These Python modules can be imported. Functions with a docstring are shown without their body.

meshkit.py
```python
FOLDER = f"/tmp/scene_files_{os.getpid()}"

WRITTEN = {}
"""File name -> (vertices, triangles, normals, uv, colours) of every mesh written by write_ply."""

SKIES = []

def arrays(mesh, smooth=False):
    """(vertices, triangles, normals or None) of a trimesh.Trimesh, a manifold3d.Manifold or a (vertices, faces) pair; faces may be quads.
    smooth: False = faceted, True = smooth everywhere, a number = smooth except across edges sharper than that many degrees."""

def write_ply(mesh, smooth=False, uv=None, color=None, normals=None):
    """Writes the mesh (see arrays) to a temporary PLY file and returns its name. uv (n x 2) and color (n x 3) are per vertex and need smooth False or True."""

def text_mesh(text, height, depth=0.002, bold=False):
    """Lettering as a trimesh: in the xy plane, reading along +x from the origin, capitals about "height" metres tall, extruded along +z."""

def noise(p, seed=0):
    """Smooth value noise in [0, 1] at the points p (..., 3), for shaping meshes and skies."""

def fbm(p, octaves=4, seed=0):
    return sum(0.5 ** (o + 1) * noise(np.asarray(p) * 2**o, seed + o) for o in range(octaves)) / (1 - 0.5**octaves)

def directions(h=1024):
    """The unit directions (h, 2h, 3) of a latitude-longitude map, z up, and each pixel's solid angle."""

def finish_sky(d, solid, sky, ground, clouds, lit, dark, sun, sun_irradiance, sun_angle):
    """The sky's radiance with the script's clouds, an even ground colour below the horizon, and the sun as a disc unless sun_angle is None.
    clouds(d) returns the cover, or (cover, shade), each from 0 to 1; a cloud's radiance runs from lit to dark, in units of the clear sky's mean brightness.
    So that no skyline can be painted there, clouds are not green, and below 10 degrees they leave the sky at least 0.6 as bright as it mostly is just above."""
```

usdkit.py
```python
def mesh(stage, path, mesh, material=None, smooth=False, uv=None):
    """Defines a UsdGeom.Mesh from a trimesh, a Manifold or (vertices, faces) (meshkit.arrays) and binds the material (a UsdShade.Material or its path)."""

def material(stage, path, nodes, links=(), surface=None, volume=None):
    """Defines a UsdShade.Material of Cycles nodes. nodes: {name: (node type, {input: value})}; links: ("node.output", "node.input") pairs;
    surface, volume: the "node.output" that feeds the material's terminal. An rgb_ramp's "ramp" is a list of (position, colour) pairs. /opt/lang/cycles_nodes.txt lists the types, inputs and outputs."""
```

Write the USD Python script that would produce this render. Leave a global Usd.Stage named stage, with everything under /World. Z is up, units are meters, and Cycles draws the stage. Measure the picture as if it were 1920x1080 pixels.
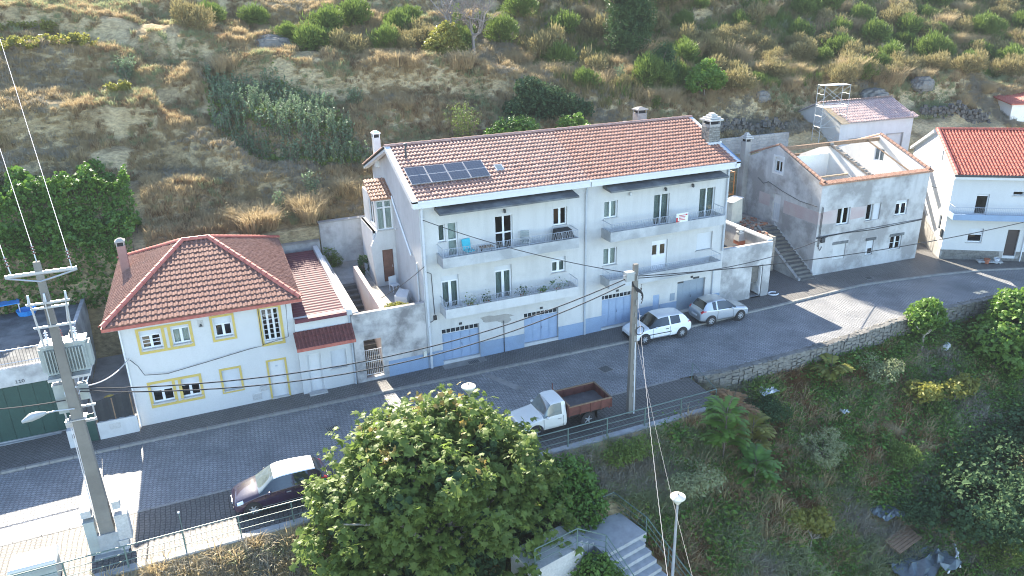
import math, random
import numpy as np
import trimesh
import usdkit, meshkit
from shapely.geometry import Polygon, box as sbox
from pxr import Usd, UsdGeom, UsdLux, UsdShade, Gf, Sdf, Vt

stage = Usd.Stage.CreateInMemory()
UsdGeom.SetStageUpAxis(stage, UsdGeom.Tokens.z)
UsdGeom.Xform.Define(stage, '/World')
UsdGeom.Scope.Define(stage, '/World/Looks')

# ---------------------------------------------------------------- camera, sky, sun
YAW, PITCH, ROLL = 0.389884, 0.374505, -0.0237696
cam = UsdGeom.Camera.Define(stage, '/World/camera')
_f = np.array([math.sin(YAW) * math.cos(PITCH), math.cos(YAW) * math.cos(PITCH), -math.sin(PITCH)])
_r = np.array([math.cos(YAW), -math.sin(YAW), 0.0])
_u = np.cross(_r, _f)
_c, _s = math.cos(ROLL), math.sin(ROLL)
RR, UU = _c * _r + _s * _u, -_s * _r + _c * _u
EYE = (-10.2277, -37.5847, 20.1926)
cam.AddTransformOp().Set(Gf.Matrix4d(*RR, 0, *UU, 0, *(-_f), 0, *EYE, 1))
cam.CreateFocalLengthAttr(24.0)
cam.CreateHorizontalApertureAttr(24.0 * 1920 / 1420.45)
cam.CreateExposureAttr(2.15)
SUN_EL, SH_AZ = math.radians(32.5), math.radians(-85.3)
to_sun = np.array([-math.cos(SH_AZ) * math.cos(SUN_EL), -math.sin(SH_AZ) * math.cos(SUN_EL), math.sin(SUN_EL)])
usdkit.material(stage, '/World/Looks/sky_look', {
    's': ('sky_texture', {'sky_type': 'single_scattering', 'sun_disc': False, 'ozone_density': 2.6, 'aerosol_density': 0.6, 'sun_elevation': SUN_EL,
                          'sun_rotation': math.atan2(to_sun[0], to_sun[1])}),
    'b': ('background_shader', {'strength': 0.1})}, [('s.color', 'b.color')], surface='b.background')
sky = UsdLux.DomeLight.Define(stage, '/World/sky')
UsdShade.MaterialBindingAPI.Apply(sky.GetPrim()).Bind(UsdShade.Material.Get(stage, '/World/Looks/sky_look'))
sky.GetPrim().SetCustomDataByKey('kind', 'structure')
sun = UsdLux.DistantLight.Define(stage, '/World/sun')
sun.CreateNormalizeAttr(True); sun.CreateIntensityAttr(1.12); sun.CreateAngleAttr(0.5)
sun.CreateColorAttr(Gf.Vec3f(1.0, 0.9, 0.75))
_x = np.cross([0, 0, 1.0], to_sun); _x /= np.linalg.norm(_x); _y = np.cross(to_sun, _x)
sun.AddTransformOp().Set(Gf.Matrix4d(*_x, 0, *_y, 0, *to_sun, 0, 0, 0, 0, 1))
sun.GetPrim().SetCustomDataByKey('kind', 'structure')

# ---------------------------------------------------------------- helpers
rng = np.random.default_rng(7)
USED = {}

def numbered(name, parent='/World'):
    k = USED.get((parent, name), 0); USED[(parent, name)] = k + 1
    return name if k == 0 else f'{name}_{k:03d}'

def tag(p, label=None, cat=None, group=None, kind=None):
    for k, v in (('label', label), ('category', cat), ('group', group), ('kind', kind)):
        if v: p.SetCustomDataByKey(k, v)
    return p

def thing(name, label, cat, loc=(0, 0, 0), rz=0.0, group=None, scale=None):
    x = UsdGeom.Xform.Define(stage, '/World/' + numbered(name))
    x.AddTranslateOp().Set(Gf.Vec3d(*map(float, loc)))
    if rz: x.AddRotateZOp().Set(float(rz))
    if scale is not None: x.AddScaleOp().Set(Gf.Vec3f(*((scale,) * 3 if np.ndim(scale) == 0 else scale)))
    return tag(x.GetPrim(), label, cat, group)

def copy(src, label, loc, rz=0.0, scale=None, group=None):
    d = src.GetCustomData()
    nm = src.GetName().split('_0')[0]
    x = UsdGeom.Xform.Define(stage, '/World/' + numbered(nm))
    p = x.GetPrim()
    p.GetReferences().AddInternalReference(src.GetPath())
    x.ClearXformOpOrder()
    for a in ('xformOp:translate', 'xformOp:rotateZ', 'xformOp:scale'):
        pass
    x.AddTranslateOp(opSuffix='c').Set(Gf.Vec3d(*map(float, loc)))
    x.AddRotateZOp(opSuffix='c').Set(float(rz))
    if scale is not None: x.AddScaleOp(opSuffix='c').Set(Gf.Vec3f(*((scale,) * 3 if np.ndim(scale) == 0 else scale)))
    p.SetInstanceable(True)
    return tag(p, label or d.get('label'), d.get('category'), group or d.get('group'))

BACK = False
def part(parent, name, mesh, mat, smooth=False, label=None, kind=None):
    base = str(parent.GetPath())
    if isinstance(mesh, MB): mesh = mesh.get()
    if BACK: mesh = trimesh.Trimesh(mesh.vertices * [1, -1, 1], mesh.faces[:, ::-1], process=False)
    m = usdkit.mesh(stage, f'{base}/{numbered(name, base)}', mesh, M[mat], smooth=smooth)
    return tag(m.GetPrim(), label, kind=kind)

def solo(name, mesh, mat, label=None, cat=None, group=None, kind=None, smooth=False):
    if isinstance(mesh, MB): mesh = mesh.get()
    m = usdkit.mesh(stage, '/World/' + numbered(name), mesh, M[mat], smooth=smooth)
    return tag(m.GetPrim(), label, cat, group, kind)

class MB:
    """Collects triangles."""
    def __init__(s): s.v, s.f, s.n = [], [], 0
    def add(s, v, f):
        v = np.asarray(v, float); f = np.asarray(f, int)
        if f.shape[1] == 4: f = np.vstack([f[:, [0, 1, 2]], f[:, [0, 2, 3]]])
        s.v.append(v); s.f.append(f + s.n); s.n += len(v); return s
    def tm(s, m): return s.add(m.vertices, m.faces)
    def box(s, lo, hi, rot=None, about=None):
        (x0, y0, z0), (x1, y1, z1) = lo, hi
        v = np.array([(x, y, z) for x in (x0, x1) for y in (y0, y1) for z in (z0, z1)], float)
        f = [(0, 1, 3, 2), (4, 6, 7, 5), (0, 4, 5, 1), (2, 3, 7, 6), (0, 2, 6, 4), (1, 5, 7, 3)]
        if rot is not None:
            c = np.mean([lo, hi], 0) if about is None else np.asarray(about, float)
            v = (v - c) @ np.asarray(rot).T + c
        return s.add(v, f)
    def quad(s, *p): return s.add(p, [(0, 1, 2, 3)])
    def hexa(s, bot, top):
        """8 corners: bottom ring, top ring"""
        return s.add(list(bot) + list(top), [(0, 3, 2, 1), (4, 5, 6, 7), (0, 1, 5, 4), (1, 2, 6, 5), (2, 3, 7, 6), (3, 0, 4, 7)])
    def tube(s, pts, r, k=6, cap=True):
        p = np.asarray(pts, float); r = np.broadcast_to(r, (len(p),)).astype(float)
        t = np.gradient(p, axis=0); t /= np.linalg.norm(t, axis=1, keepdims=True) + 1e-12
        a = np.cross(t, np.where(np.abs(t[:, 2:]) < 0.9, [0, 0, 1.0], [1.0, 0, 0])); a /= np.linalg.norm(a, axis=1, keepdims=True) + 1e-12
        b = np.cross(t, a); an = np.arange(k) * 2 * np.pi / k
        v = (p[:, None] + r[:, None, None] * (np.cos(an)[None, :, None] * a[:, None] + np.sin(an)[None, :, None] * b[:, None])).reshape(-1, 3)
        i, j = np.meshgrid(np.arange(len(p) - 1), np.arange(k), indexing='ij')
        q = np.stack([i * k + j, i * k + (j + 1) % k, (i + 1) * k + (j + 1) % k, (i + 1) * k + j], -1).reshape(-1, 4)
        f = np.vstack([q[:, [0, 1, 2]], q[:, [0, 2, 3]]])
        if cap and k > 2:
            e = (len(p) - 1) * k
            f = np.vstack([f, [(0, i + 1, i) for i in range(1, k - 1)], [(e, e + i, e + i + 1) for i in range(1, k - 1)]])
        return s.add(v, f)
    def lathe(s, prof, c=(0, 0, 0), k=12, axis='z'):
        """prof: (radius, height) pairs"""
        p = np.asarray(prof, float); an = np.arange(k) * 2 * np.pi / k
        v = np.stack([p[:, 0, None] * np.cos(an), p[:, 0, None] * np.sin(an), np.repeat(p[:, 1, None], k, 1)], -1).reshape(-1, 3)
        if axis == 'y': v = v[:, [0, 2, 1]]
        if axis == 'x': v = v[:, [2, 0, 1]]
        i, j = np.meshgrid(np.arange(len(p) - 1), np.arange(k), indexing='ij')
        q = np.stack([i * k + j, i * k + (j + 1) % k, (i + 1) * k + (j + 1) % k, (i + 1) * k + j], -1).reshape(-1, 4)
        return s.add(v + np.asarray(c, float), q)
    def prism(s, poly, z0, z1):
        m = trimesh.creation.extrude_polygon(poly if isinstance(poly, Polygon) else Polygon(poly), z1 - z0, engine='earcut')
        return s.add(m.vertices + [0, 0, z0], m.faces)
    def wall(s, poly, holes, v0, v1):
        """upright slab in the u-z plane between v0 and v1, holes (u0,u1,z0,z1) cut out"""
        p = Polygon(poly)
        for h in holes: p = p.difference(sbox(h[0], h[2], h[1], h[3]))
        for g in getattr(p, 'geoms', [p]):
            m = trimesh.creation.extrude_polygon(g, v1 - v0, engine='earcut')
            s.add(np.stack([m.vertices[:, 0], m.vertices[:, 2] + v0, m.vertices[:, 1]], 1), m.faces[:, ::-1])
        return s
    def sidewall(s, poly, holes, u0, u1):
        """upright slab in the v-z plane between u0 and u1"""
        p = Polygon(poly)
        for h in holes: p = p.difference(sbox(h[0], h[2], h[1], h[3]))
        for g in getattr(p, 'geoms', [p]):
            m = trimesh.creation.extrude_polygon(g, u1 - u0, engine='earcut')
            s.add(np.stack([m.vertices[:, 2] + u0, m.vertices[:, 0], m.vertices[:, 1]], 1), m.faces)
        return s
    def get(s): return trimesh.Trimesh(np.vstack(s.v), np.vstack(s.f), process=False)

def rotz(a): c, s_ = math.cos(a), math.sin(a); return np.array([[c, -s_, 0], [s_, c, 0], [0, 0, 1.0]])
def roty(a): c, s_ = math.cos(a), math.sin(a); return np.array([[c, 0, s_], [0, 1, 0], [-s_, 0, c]])
def rotx(a): c, s_ = math.cos(a), math.sin(a); return np.array([[1, 0, 0], [0, c, -s_], [0, s_, c]])

# ---------------------------------------------------------------- materials
M = {}
def mat(name, nodes, links, surface='p.BSDF'):
    M[name] = usdkit.material(stage, '/World/Looks/' + name, nodes, links, surface=surface); return M[name]

def plain(name, col, rough=0.6, metal=0.0, spec=0.5, vary=0.12, scale=3.0, bump=0.0, coat=0.0):
    c = np.array(col)
    nodes = {'g': ('geometry', {}), 'n': ('noise_texture', {'scale': scale, 'detail': 4, 'roughness': 0.6}),
             'r': ('rgb_ramp', {'ramp': [(0.25, c * (1 - vary)), (0.75, np.minimum(c * (1 + vary), 1))]}),
             'p': ('principled_bsdf', {'roughness': rough, 'metallic': metal, 'specular_ior_level': spec, 'coat_weight': coat})}
    links = [('g.position', 'n.vector'), ('n.fac', 'r.fac'), ('r.color', 'p.base_color')]
    if bump:
        nodes['n2'] = ('noise_texture', {'scale': scale * 8, 'detail': 3}); nodes['b'] = ('bump', {'strength': bump, 'distance': 0.02})
        links += [('g.position', 'n2.vector'), ('n2.fac', 'b.height'), ('b.normal', 'p.normal')]
    return mat(name, nodes, links)

def wallmat(name, base, stain, amount=0.5, thr=0.55, streak=0.4, rough=0.85):
    """Rendered wall: a coat of paint with blotchy stains and faint rain streaks (vertical noise)."""
    b, st = np.array(base), np.array(stain)
    nodes = {'g': ('geometry', {}),
             'm': ('mapping', {'scale': (2.2, 2.2, 0.22)}),
             'n1': ('noise_texture', {'scale': 0.55, 'detail': 8, 'roughness': 0.62}),
             'n2': ('noise_texture', {'scale': 1.0, 'detail': 5, 'roughness': 0.6}),
             'n3': ('noise_texture', {'scale': 14, 'detail': 4, 'roughness': 0.7}),
             'r1': ('rgb_ramp', {'ramp': [(thr - 0.08, (0, 0, 0)), (thr + 0.1, (1, 1, 1))]}),
             'r2': ('rgb_ramp', {'ramp': [(0.45, (0, 0, 0)), (0.8, (1, 1, 1))]}),
             'a': ('math', {'math_type': 'multiply', 'value2': amount}),
             'c': ('math', {'math_type': 'multiply', 'value2': streak}),
             'd': ('math', {'math_type': 'maximum'}),
             'mx': ('mix_color', {'a': b, 'b': st}),
             'mf': ('mix_color', {'blend_type': 'multiply', 'fac': 0.25}),
             'r3': ('rgb_ramp', {'ramp': [(0.3, (0.75, 0.75, 0.75)), (0.6, (1, 1, 1))]}),
             'bp': ('bump', {'strength': 0.25, 'distance': 0.01}),
             'p': ('principled_bsdf', {'roughness': rough, 'specular_ior_level': 0.25})}
    links = [('g.position', 'm.vector'), ('g.position', 'n1.vector'), ('m.vector', 'n2.vector'), ('g.position', 'n3.vector'),
             ('n1.fac', 'r1.fac'), ('n2.fac', 'r2.fac'), ('r1.color', 'a.value1'), ('r2.color', 'c.value1'), ('a.value', 'd.value1'), ('c.value', 'd.value2'),
             ('d.value', 'mx.fac'), ('mx.result', 'mf.a'), ('n3.fac', 'r3.fac'), ('r3.color', 'mf.b'), ('mf.result', 'p.base_color'),
             ('n3.fac', 'bp.height'), ('bp.normal', 'p.normal')]
    return mat(name, nodes, links)

def tilemat(name, c1, c2, c3, rough=0.6, spec=0.4):
    """Fired clay: each tile its own tone, lichen and soot in broad blotches."""
    nodes = {'g': ('geometry', {}), 'w': ('noise_texture', {'scale': 5.5, 'detail': 1}), 'n': ('noise_texture', {'scale': 0.7, 'detail': 6, 'roughness': 0.65}),
             'n3': ('noise_texture', {'scale': 30, 'detail': 3}),
             'r': ('rgb_ramp', {'ramp': [(0.3, c1), (0.7, c2)]}), 'r2': ('rgb_ramp', {'ramp': [(0.5, (0, 0, 0)), (0.75, (1, 1, 1))]}),
             'x': ('mix_color', {'b': c3}), 'q': ('math', {'math_type': 'multiply', 'value2': 0.55}),
             'bp': ('bump', {'strength': 0.2, 'distance': 0.01}),
             'p': ('principled_bsdf', {'roughness': rough, 'specular_ior_level': spec})}
    return mat(name, nodes, [('g.position', 'w.vector'), ('g.position', 'n.vector'), ('g.position', 'n3.vector'), ('w.fac', 'r.fac'), ('r.color', 'x.a'),
                             ('n.fac', 'r2.fac'), ('r2.color', 'q.value1'), ('q.value', 'x.fac'), ('x.result', 'p.base_color'), ('n3.fac', 'bp.height'), ('bp.normal', 'p.normal')])

def leafmat(name, cols, rough=0.5, trans=0.35, spec=0.4):
    """Leaves: tone varies from leaf to leaf; light passes through them."""
    k = len(cols)
    nodes = {'g': ('geometry', {}), 'n': ('noise_texture', {'scale': 0.9, 'detail': 2}),
             'a': ('math', {'math_type': 'multiply_add', 'value2': 0.6, 'value3': 0.0}), 'h': ('math', {'math_type': 'multiply', 'value2': 0.4}), 's': ('math', {'math_type': 'add'}),
             'r': ('rgb_ramp', {'ramp': [(i / (k - 1) * 0.9 + 0.05, c) for i, c in enumerate(cols)]}),
             'p': ('principled_bsdf', {'roughness': rough, 'specular_ior_level': spec}),
             't': ('translucent_bsdf', {}), 'x': ('mix_closure', {'fac': trans})}
    return mat(name, nodes, [('g.position', 'n.vector'), ('g.random_per_island', 'a.value1'), ('n.fac', 'h.value1'), ('a.value', 's.value1'), ('h.value', 's.value2'),
                             ('s.value', 'r.fac'), ('r.color', 'p.base_color'), ('r.color', 't.color'), ('p.BSDF', 'x.closure1'), ('t.BSDF', 'x.closure2')], surface='x.closure')

wallmat('white_render', (0.57, 0.572, 0.562), (0.36, 0.36, 0.35), 0.4, 0.56, 0.42)
wallmat('house_white', (0.59, 0.592, 0.582), (0.45, 0.45, 0.44), 0.22, 0.58, 0.22)
wallmat('weathered_render', (0.53, 0.525, 0.515), (0.23, 0.22, 0.21), 0.75, 0.51, 0.5)
wallmat('sooty_render', (0.55, 0.55, 0.54), (0.20, 0.20, 0.20), 0.75, 0.48, 0.45)
wallmat('peeling_render', (0.55, 0.53, 0.51), (0.17, 0.16, 0.16), 0.9, 0.505, 0.25)
wallmat('concrete', (0.36, 0.35, 0.33), (0.18, 0.17, 0.16), 0.6, 0.5, 0.4)
wallmat('mossy_concrete', (0.20, 0.21, 0.21), (0.075, 0.08, 0.085), 0.8, 0.46, 0.5)
wallmat('pole_concrete', (0.22, 0.205, 0.18), (0.12, 0.11, 0.10), 0.5, 0.5, 0.5)
wallmat('grey_blue_band', (0.26, 0.35, 0.48), (0.22, 0.27, 0.34), 0.5, 0.55, 0.25)
wallmat('balcony_concrete', (0.5, 0.51, 0.51), (0.24, 0.25, 0.25), 0.6, 0.5, 0.6)
wallmat('chimney_plaster', (0.36, 0.22, 0.19), (0.2, 0.13, 0.12), 0.6, 0.5, 0.4)
wallmat('pink_band', (0.46, 0.36, 0.345), (0.5, 0.45, 0.43), 0.8, 0.5, 0.4)
wallmat('inner_plaster', (0.82, 0.80, 0.74), (0.55, 0.5, 0.44), 0.4, 0.56, 0.3)
wallmat('rough_stone_wall', (0.24, 0.23, 0.21), (0.09, 0.09, 0.085), 0.8, 0.48, 0.3)
plain('white_paint', (0.66, 0.66, 0.65), 0.45, vary=0.04)
plain('white_pvc', (0.72, 0.73, 0.74), 0.35, vary=0.02)
plain('shutter_white', (0.55, 0.57, 0.59), 0.5, vary=0.04)
plain('ochre_trim', (0.56, 0.42, 0.13), 0.8, vary=0.08, spec=0.2)
plain('pale_granite', (0.46, 0.45, 0.43), 0.8, vary=0.2, scale=12)
plain('dark_metal', (0.05, 0.055, 0.06), 0.5, metal=0.3)
plain('iron_rail', (0.34, 0.37, 0.42), 0.5, metal=0.2)
plain('green_rail', (0.10, 0.15, 0.13), 0.5)
plain('galvanised', (0.5, 0.51, 0.52), 0.42, metal=0.7, vary=0.15)
plain('grey_steel', (0.36, 0.38, 0.38), 0.5, metal=0.2)
plain('transformer_grey', (0.33, 0.36, 0.34), 0.45)
plain('black_rubber', (0.018, 0.018, 0.02), 0.75)
plain('wire_black', (0.02, 0.02, 0.022), 0.6)
plain('wire_grey', (0.3, 0.3, 0.31), 0.5)
plain('wire_bare', (0.62, 0.62, 0.63), 0.4, metal=0.3)
plain('insulator_brown', (0.13, 0.035, 0.025), 0.15, coat=0.6)
plain('door_brown', (0.14, 0.065, 0.045), 0.5, vary=0.2)
plain('door_dark', (0.04, 0.03, 0.028), 0.4)
plain('garage_blue_grey', (0.27, 0.36, 0.5), 0.55, vary=0.06)
plain('garage_grey', (0.24, 0.29, 0.34), 0.5, vary=0.06)
plain('garage_green', (0.015, 0.05, 0.04), 0.5)
plain('dark_net', (0.03, 0.033, 0.036), 0.9)
plain('timber', (0.20, 0.13, 0.08), 0.85, vary=0.35, scale=6)
plain('pale_timber', (0.42, 0.33, 0.22), 0.85, vary=0.3, scale=6)
plain('orange_steel', (0.5, 0.17, 0.03), 0.5)
plain('rust_brown', (0.11, 0.034, 0.025), 0.7, vary=0.35, scale=4)
plain('truck_bed_floor', (0.09, 0.085, 0.085), 0.8, vary=0.25)
plain('plastic_blue', (0.03, 0.25, 0.62), 0.4)
plain('turquoise_cloth', (0.05, 0.42, 0.52), 0.8)
plain('terracotta', (0.32, 0.11, 0.06), 0.8)
plain('curtain_white', (0.72, 0.72, 0.70), 0.9)
plain('curtain_grey', (0.30, 0.34, 0.33), 0.9)
plain('wood_inside', (0.36, 0.15, 0.08), 0.7)
plain('dark_void', (0.012, 0.012, 0.014), 0.9)
plain('red_paint', (0.45, 0.02, 0.03), 0.5)
plain('burgundy_sheet', (0.13, 0.04, 0.05), 0.6, vary=0.2, spec=0.25)
plain('awning_tile', (0.13, 0.04, 0.035), 0.6, vary=0.3, scale=8)
plain('blue_flashing', (0.12, 0.25, 0.48), 0.4)
plain('zinc', (0.48, 0.52, 0.56), 0.4, metal=0.4)
plain('bark', (0.13, 0.10, 0.08), 0.9, vary=0.35, scale=8, bump=0.6)
plain('pale_bark', (0.32, 0.29, 0.25), 0.9, vary=0.3, scale=8, bump=0.4)
plain('dead_twig', (0.20, 0.17, 0.15), 0.9)
plain('plastic_white', (0.6, 0.62, 0.65), 0.4, vary=0.05)
plain('plastic_green', (0.02, 0.42, 0.25), 0.4)
plain('tarpaulin', (0.12, 0.15, 0.16), 0.5, vary=0.3)
plain('car_white', (0.8, 0.81, 0.82), 0.25, vary=0.01, coat=1.0)
plain('car_cream', (0.72, 0.71, 0.66), 0.35, vary=0.03, coat=0.5)
plain('car_silver', (0.5, 0.53, 0.56), 0.28, metal=0.65, vary=0.02, coat=1.0)
plain('car_purple', (0.022, 0.012, 0.026), 0.2, vary=0.02, coat=1.0)
plain('car_glass', (0.012, 0.016, 0.018), 0.04, vary=0.0, spec=0.9, coat=0.5)
plain('car_glass_pale', (0.12, 0.15, 0.15), 0.05, vary=0.3, scale=2.5, spec=0.9, coat=0.5)
plain('car_black', (0.012, 0.012, 0.013), 0.5)
plain('headlamp', (0.65, 0.7, 0.75), 0.1, coat=1.0)
plain('tail_red', (0.5, 0.015, 0.02), 0.15, coat=1.0)
plain('alloy', (0.6, 0.61, 0.62), 0.3, metal=0.8)
plain('cream_lamp', (0.7, 0.66, 0.55), 0.4)
plain('stone', (0.17, 0.165, 0.15), 0.9, vary=0.4, scale=5, bump=0.5)
plain('dark_rock', (0.1, 0.093, 0.083), 0.9, vary=0.45, scale=4, bump=0.6)
plain('granite_rock', (0.15, 0.143, 0.13), 0.9, vary=0.35, scale=2.5, bump=0.8)
plain('step_concrete', (0.35, 0.36, 0.36), 0.85, vary=0.2, scale=3, bump=0.3)
plain('dark_step', (0.13, 0.125, 0.115), 0.9, vary=0.3, scale=4)
plain('kerb_stone', (0.27, 0.26, 0.24), 0.85, vary=0.25, scale=4, bump=0.3)
plain('brick_rubble', (0.34, 0.15, 0.09), 0.9, vary=0.5, scale=5)
plain('rubble', (0.3, 0.26, 0.22), 0.9, vary=0.4, scale=4, bump=0.5)
tilemat('old_tile', (0.28, 0.155, 0.125), (0.44, 0.285, 0.24), (0.22, 0.165, 0.145), 0.7, 0.25)
tilemat('warm_tile', (0.28, 0.14, 0.105), (0.42, 0.245, 0.195), (0.25, 0.15, 0.12), 0.7, 0.25)
tilemat('brown_tile', (0.19, 0.095, 0.072), (0.29, 0.165, 0.132), (0.19, 0.115, 0.095), 0.75, 0.15)
tilemat('red_tile', (0.34, 0.065, 0.04), (0.45, 0.12, 0.075), (0.30, 0.08, 0.06), 0.5)
tilemat('pink_tile', (0.42, 0.30, 0.28), (0.56, 0.44, 0.41), (0.34, 0.26, 0.24), 0.6)
tilemat('ridge_red', (0.38, 0.10, 0.075), (0.46, 0.15, 0.11), (0.36, 0.13, 0.1), 0.6)
tilemat('small_tile', (0.30, 0.15, 0.095), (0.44, 0.26, 0.18), (0.22, 0.15, 0.115), 0.6)
mat('pane_glass', {'f': ('fresnel', {'IOR': 1.5}), 't': ('transparent_bsdf', {'color': (0.80, 0.85, 0.84)}), 'g': ('glossy_bsdf', {'color': (0.95, 0.97, 1.0), 'roughness': 0.02}),
                   'm': ('mix_closure', {})}, [('f.fac', 'm.fac'), ('t.BSDF', 'm.closure1'), ('g.BSDF', 'm.closure2')], surface='m.closure')
# solar cells: fine grid of lines on near-black glass
mat('solar_cell', {'tc': ('texture_coordinate', {}), 'mp': ('mapping', {'scale': (6.2, 6.2, 6.2)}), 'b': ('brick_texture', {'offset': 0.0, 'scale': 1.0, 'mortar_size': 0.03, 'brick_width': 1.0, 'row_height': 1.0,
                   'color1': (0.012, 0.016, 0.024), 'color2': (0.015, 0.02, 0.03), 'mortar': (0.06, 0.07, 0.085)}), 'p': ('principled_bsdf', {'roughness': 0.12, 'coat_weight': 0.6})},
    [('tc.object', 'mp.vector'), ('mp.vector', 'b.vector'), ('b.color', 'p.base_color')])
def cobbles(name, sx, sy, c1, c2, joint, rot=0.0, weave=True):
    nodes = {'g': ('geometry', {}), 'wn': ('noise_texture', {'scale': 0.45, 'detail': 3}), 'wv': ('mix_color', {'blend_type': 'add', 'fac': 0.3, 'use_clamp': False}),
             'm': ('mapping', {'scale': (sx, sy, 1), 'rotation': (0, 0, rot)}),
             'b': ('brick_texture', {'scale': 1.0, 'mortar_size': 0.09, 'mortar_smooth': 0.5, 'brick_width': 1.0, 'row_height': 1.0, 'color1': (0.25, 0.25, 0.25), 'color2': (1, 1, 1), 'mortar': (0, 0, 0)}),
             'n': ('noise_texture', {'scale': 0.5, 'detail': 6, 'roughness': 0.65}), 'r': ('rgb_ramp', {'ramp': [(0.3, c1), (0.7, c2)]}),
             'n2': ('noise_texture', {'scale': 11, 'detail': 3}), 'r2': ('rgb_ramp', {'ramp': [(0.25, (0.55, 0.55, 0.55)), (0.75, (1.25, 1.25, 1.25))]}), 'ml': ('mix_color', {'blend_type': 'multiply', 'fac': 0.8, 'use_clamp': False}),
             'mx': ('mix_color', {'b': joint}), 'bp': ('bump', {'strength': 0.8, 'distance': 0.025}), 'iv': ('math', {'math_type': 'subtract', 'value1': 1.0}),
             'p': ('principled_bsdf', {'roughness': 0.62, 'specular_ior_level': 0.45})}
    return mat(name, nodes, [('g.position', 'wn.vector'), ('g.position', 'wv.a'), ('wn.color', 'wv.b'), ('wv.result', 'm.vector'), ('m.vector', 'b.vector'), ('g.position', 'n.vector'), ('n.fac', 'r.fac'),
                             ('g.position', 'n2.vector'), ('n2.fac', 'r2.fac'), ('r.color', 'ml.a'), ('r2.color', 'ml.b'), ('ml.result', 'mx.a'), ('b.fac', 'mx.fac'),
                             ('mx.result', 'p.base_color'), ('b.fac', 'iv.value2'), ('iv.value', 'bp.height'), ('bp.normal', 'p.normal')])
cobbles('road_setts', 4.6, 6.4, (0.18, 0.187, 0.195), (0.36, 0.36, 0.36), (0.11, 0.11, 0.11), rot=0.5)
cobbles('strip_setts', 5.0, 5.6, (0.11, 0.106, 0.098), (0.165, 0.157, 0.145), (0.04, 0.038, 0.035), rot=math.pi / 2)
cobbles('pavement_setts', 6.5, 6.5, (0.13, 0.125, 0.12), (0.21, 0.205, 0.195), (0.06, 0.056, 0.052), rot=0.9)
# bare ground: straw litter, brown soil and grey-green patches
def soil(name, cols, scale=0.22):
    nodes = {'g': ('geometry', {}), 'n': ('noise_texture', {'scale': scale, 'detail': 10, 'roughness': 0.68, 'distortion': 0.4}), 'n2': ('noise_texture', {'scale': 3.0, 'detail': 8, 'roughness': 0.75}),
             'm': ('mapping', {'scale': (1.0, 2.2, 2.2)}), 'r': ('rgb_ramp', {'ramp': cols}), 'r2': ('rgb_ramp', {'ramp': [(0.3, (0.45, 0.45, 0.45)), (0.7, (1.3, 1.28, 1.2))]}),
             'x': ('mix_color', {'blend_type': 'multiply', 'fac': 1.0, 'use_clamp': False}), 'bp': ('bump', {'strength': 1.0, 'distance': 0.3}), 'p': ('principled_bsdf', {'roughness': 0.95, 'specular_ior_level': 0.1})}
    return mat(name, nodes, [('g.position', 'n.vector'), ('g.position', 'm.vector'), ('m.vector', 'n2.vector'), ('n.fac', 'r.fac'), ('r.color', 'x.a'), ('n2.fac', 'r2.fac'), ('r2.color', 'x.b'), ('x.result', 'p.base_color'),
                             ('n2.fac', 'bp.height'), ('bp.normal', 'p.normal')])
soil('hill_soil', [(0.3, (0.32, 0.245, 0.15)), (0.42, (0.42, 0.325, 0.19)), (0.5, (0.62, 0.50, 0.31)), (0.6, (0.53, 0.41, 0.24)), (0.72, (0.29, 0.265, 0.165))])

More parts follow.
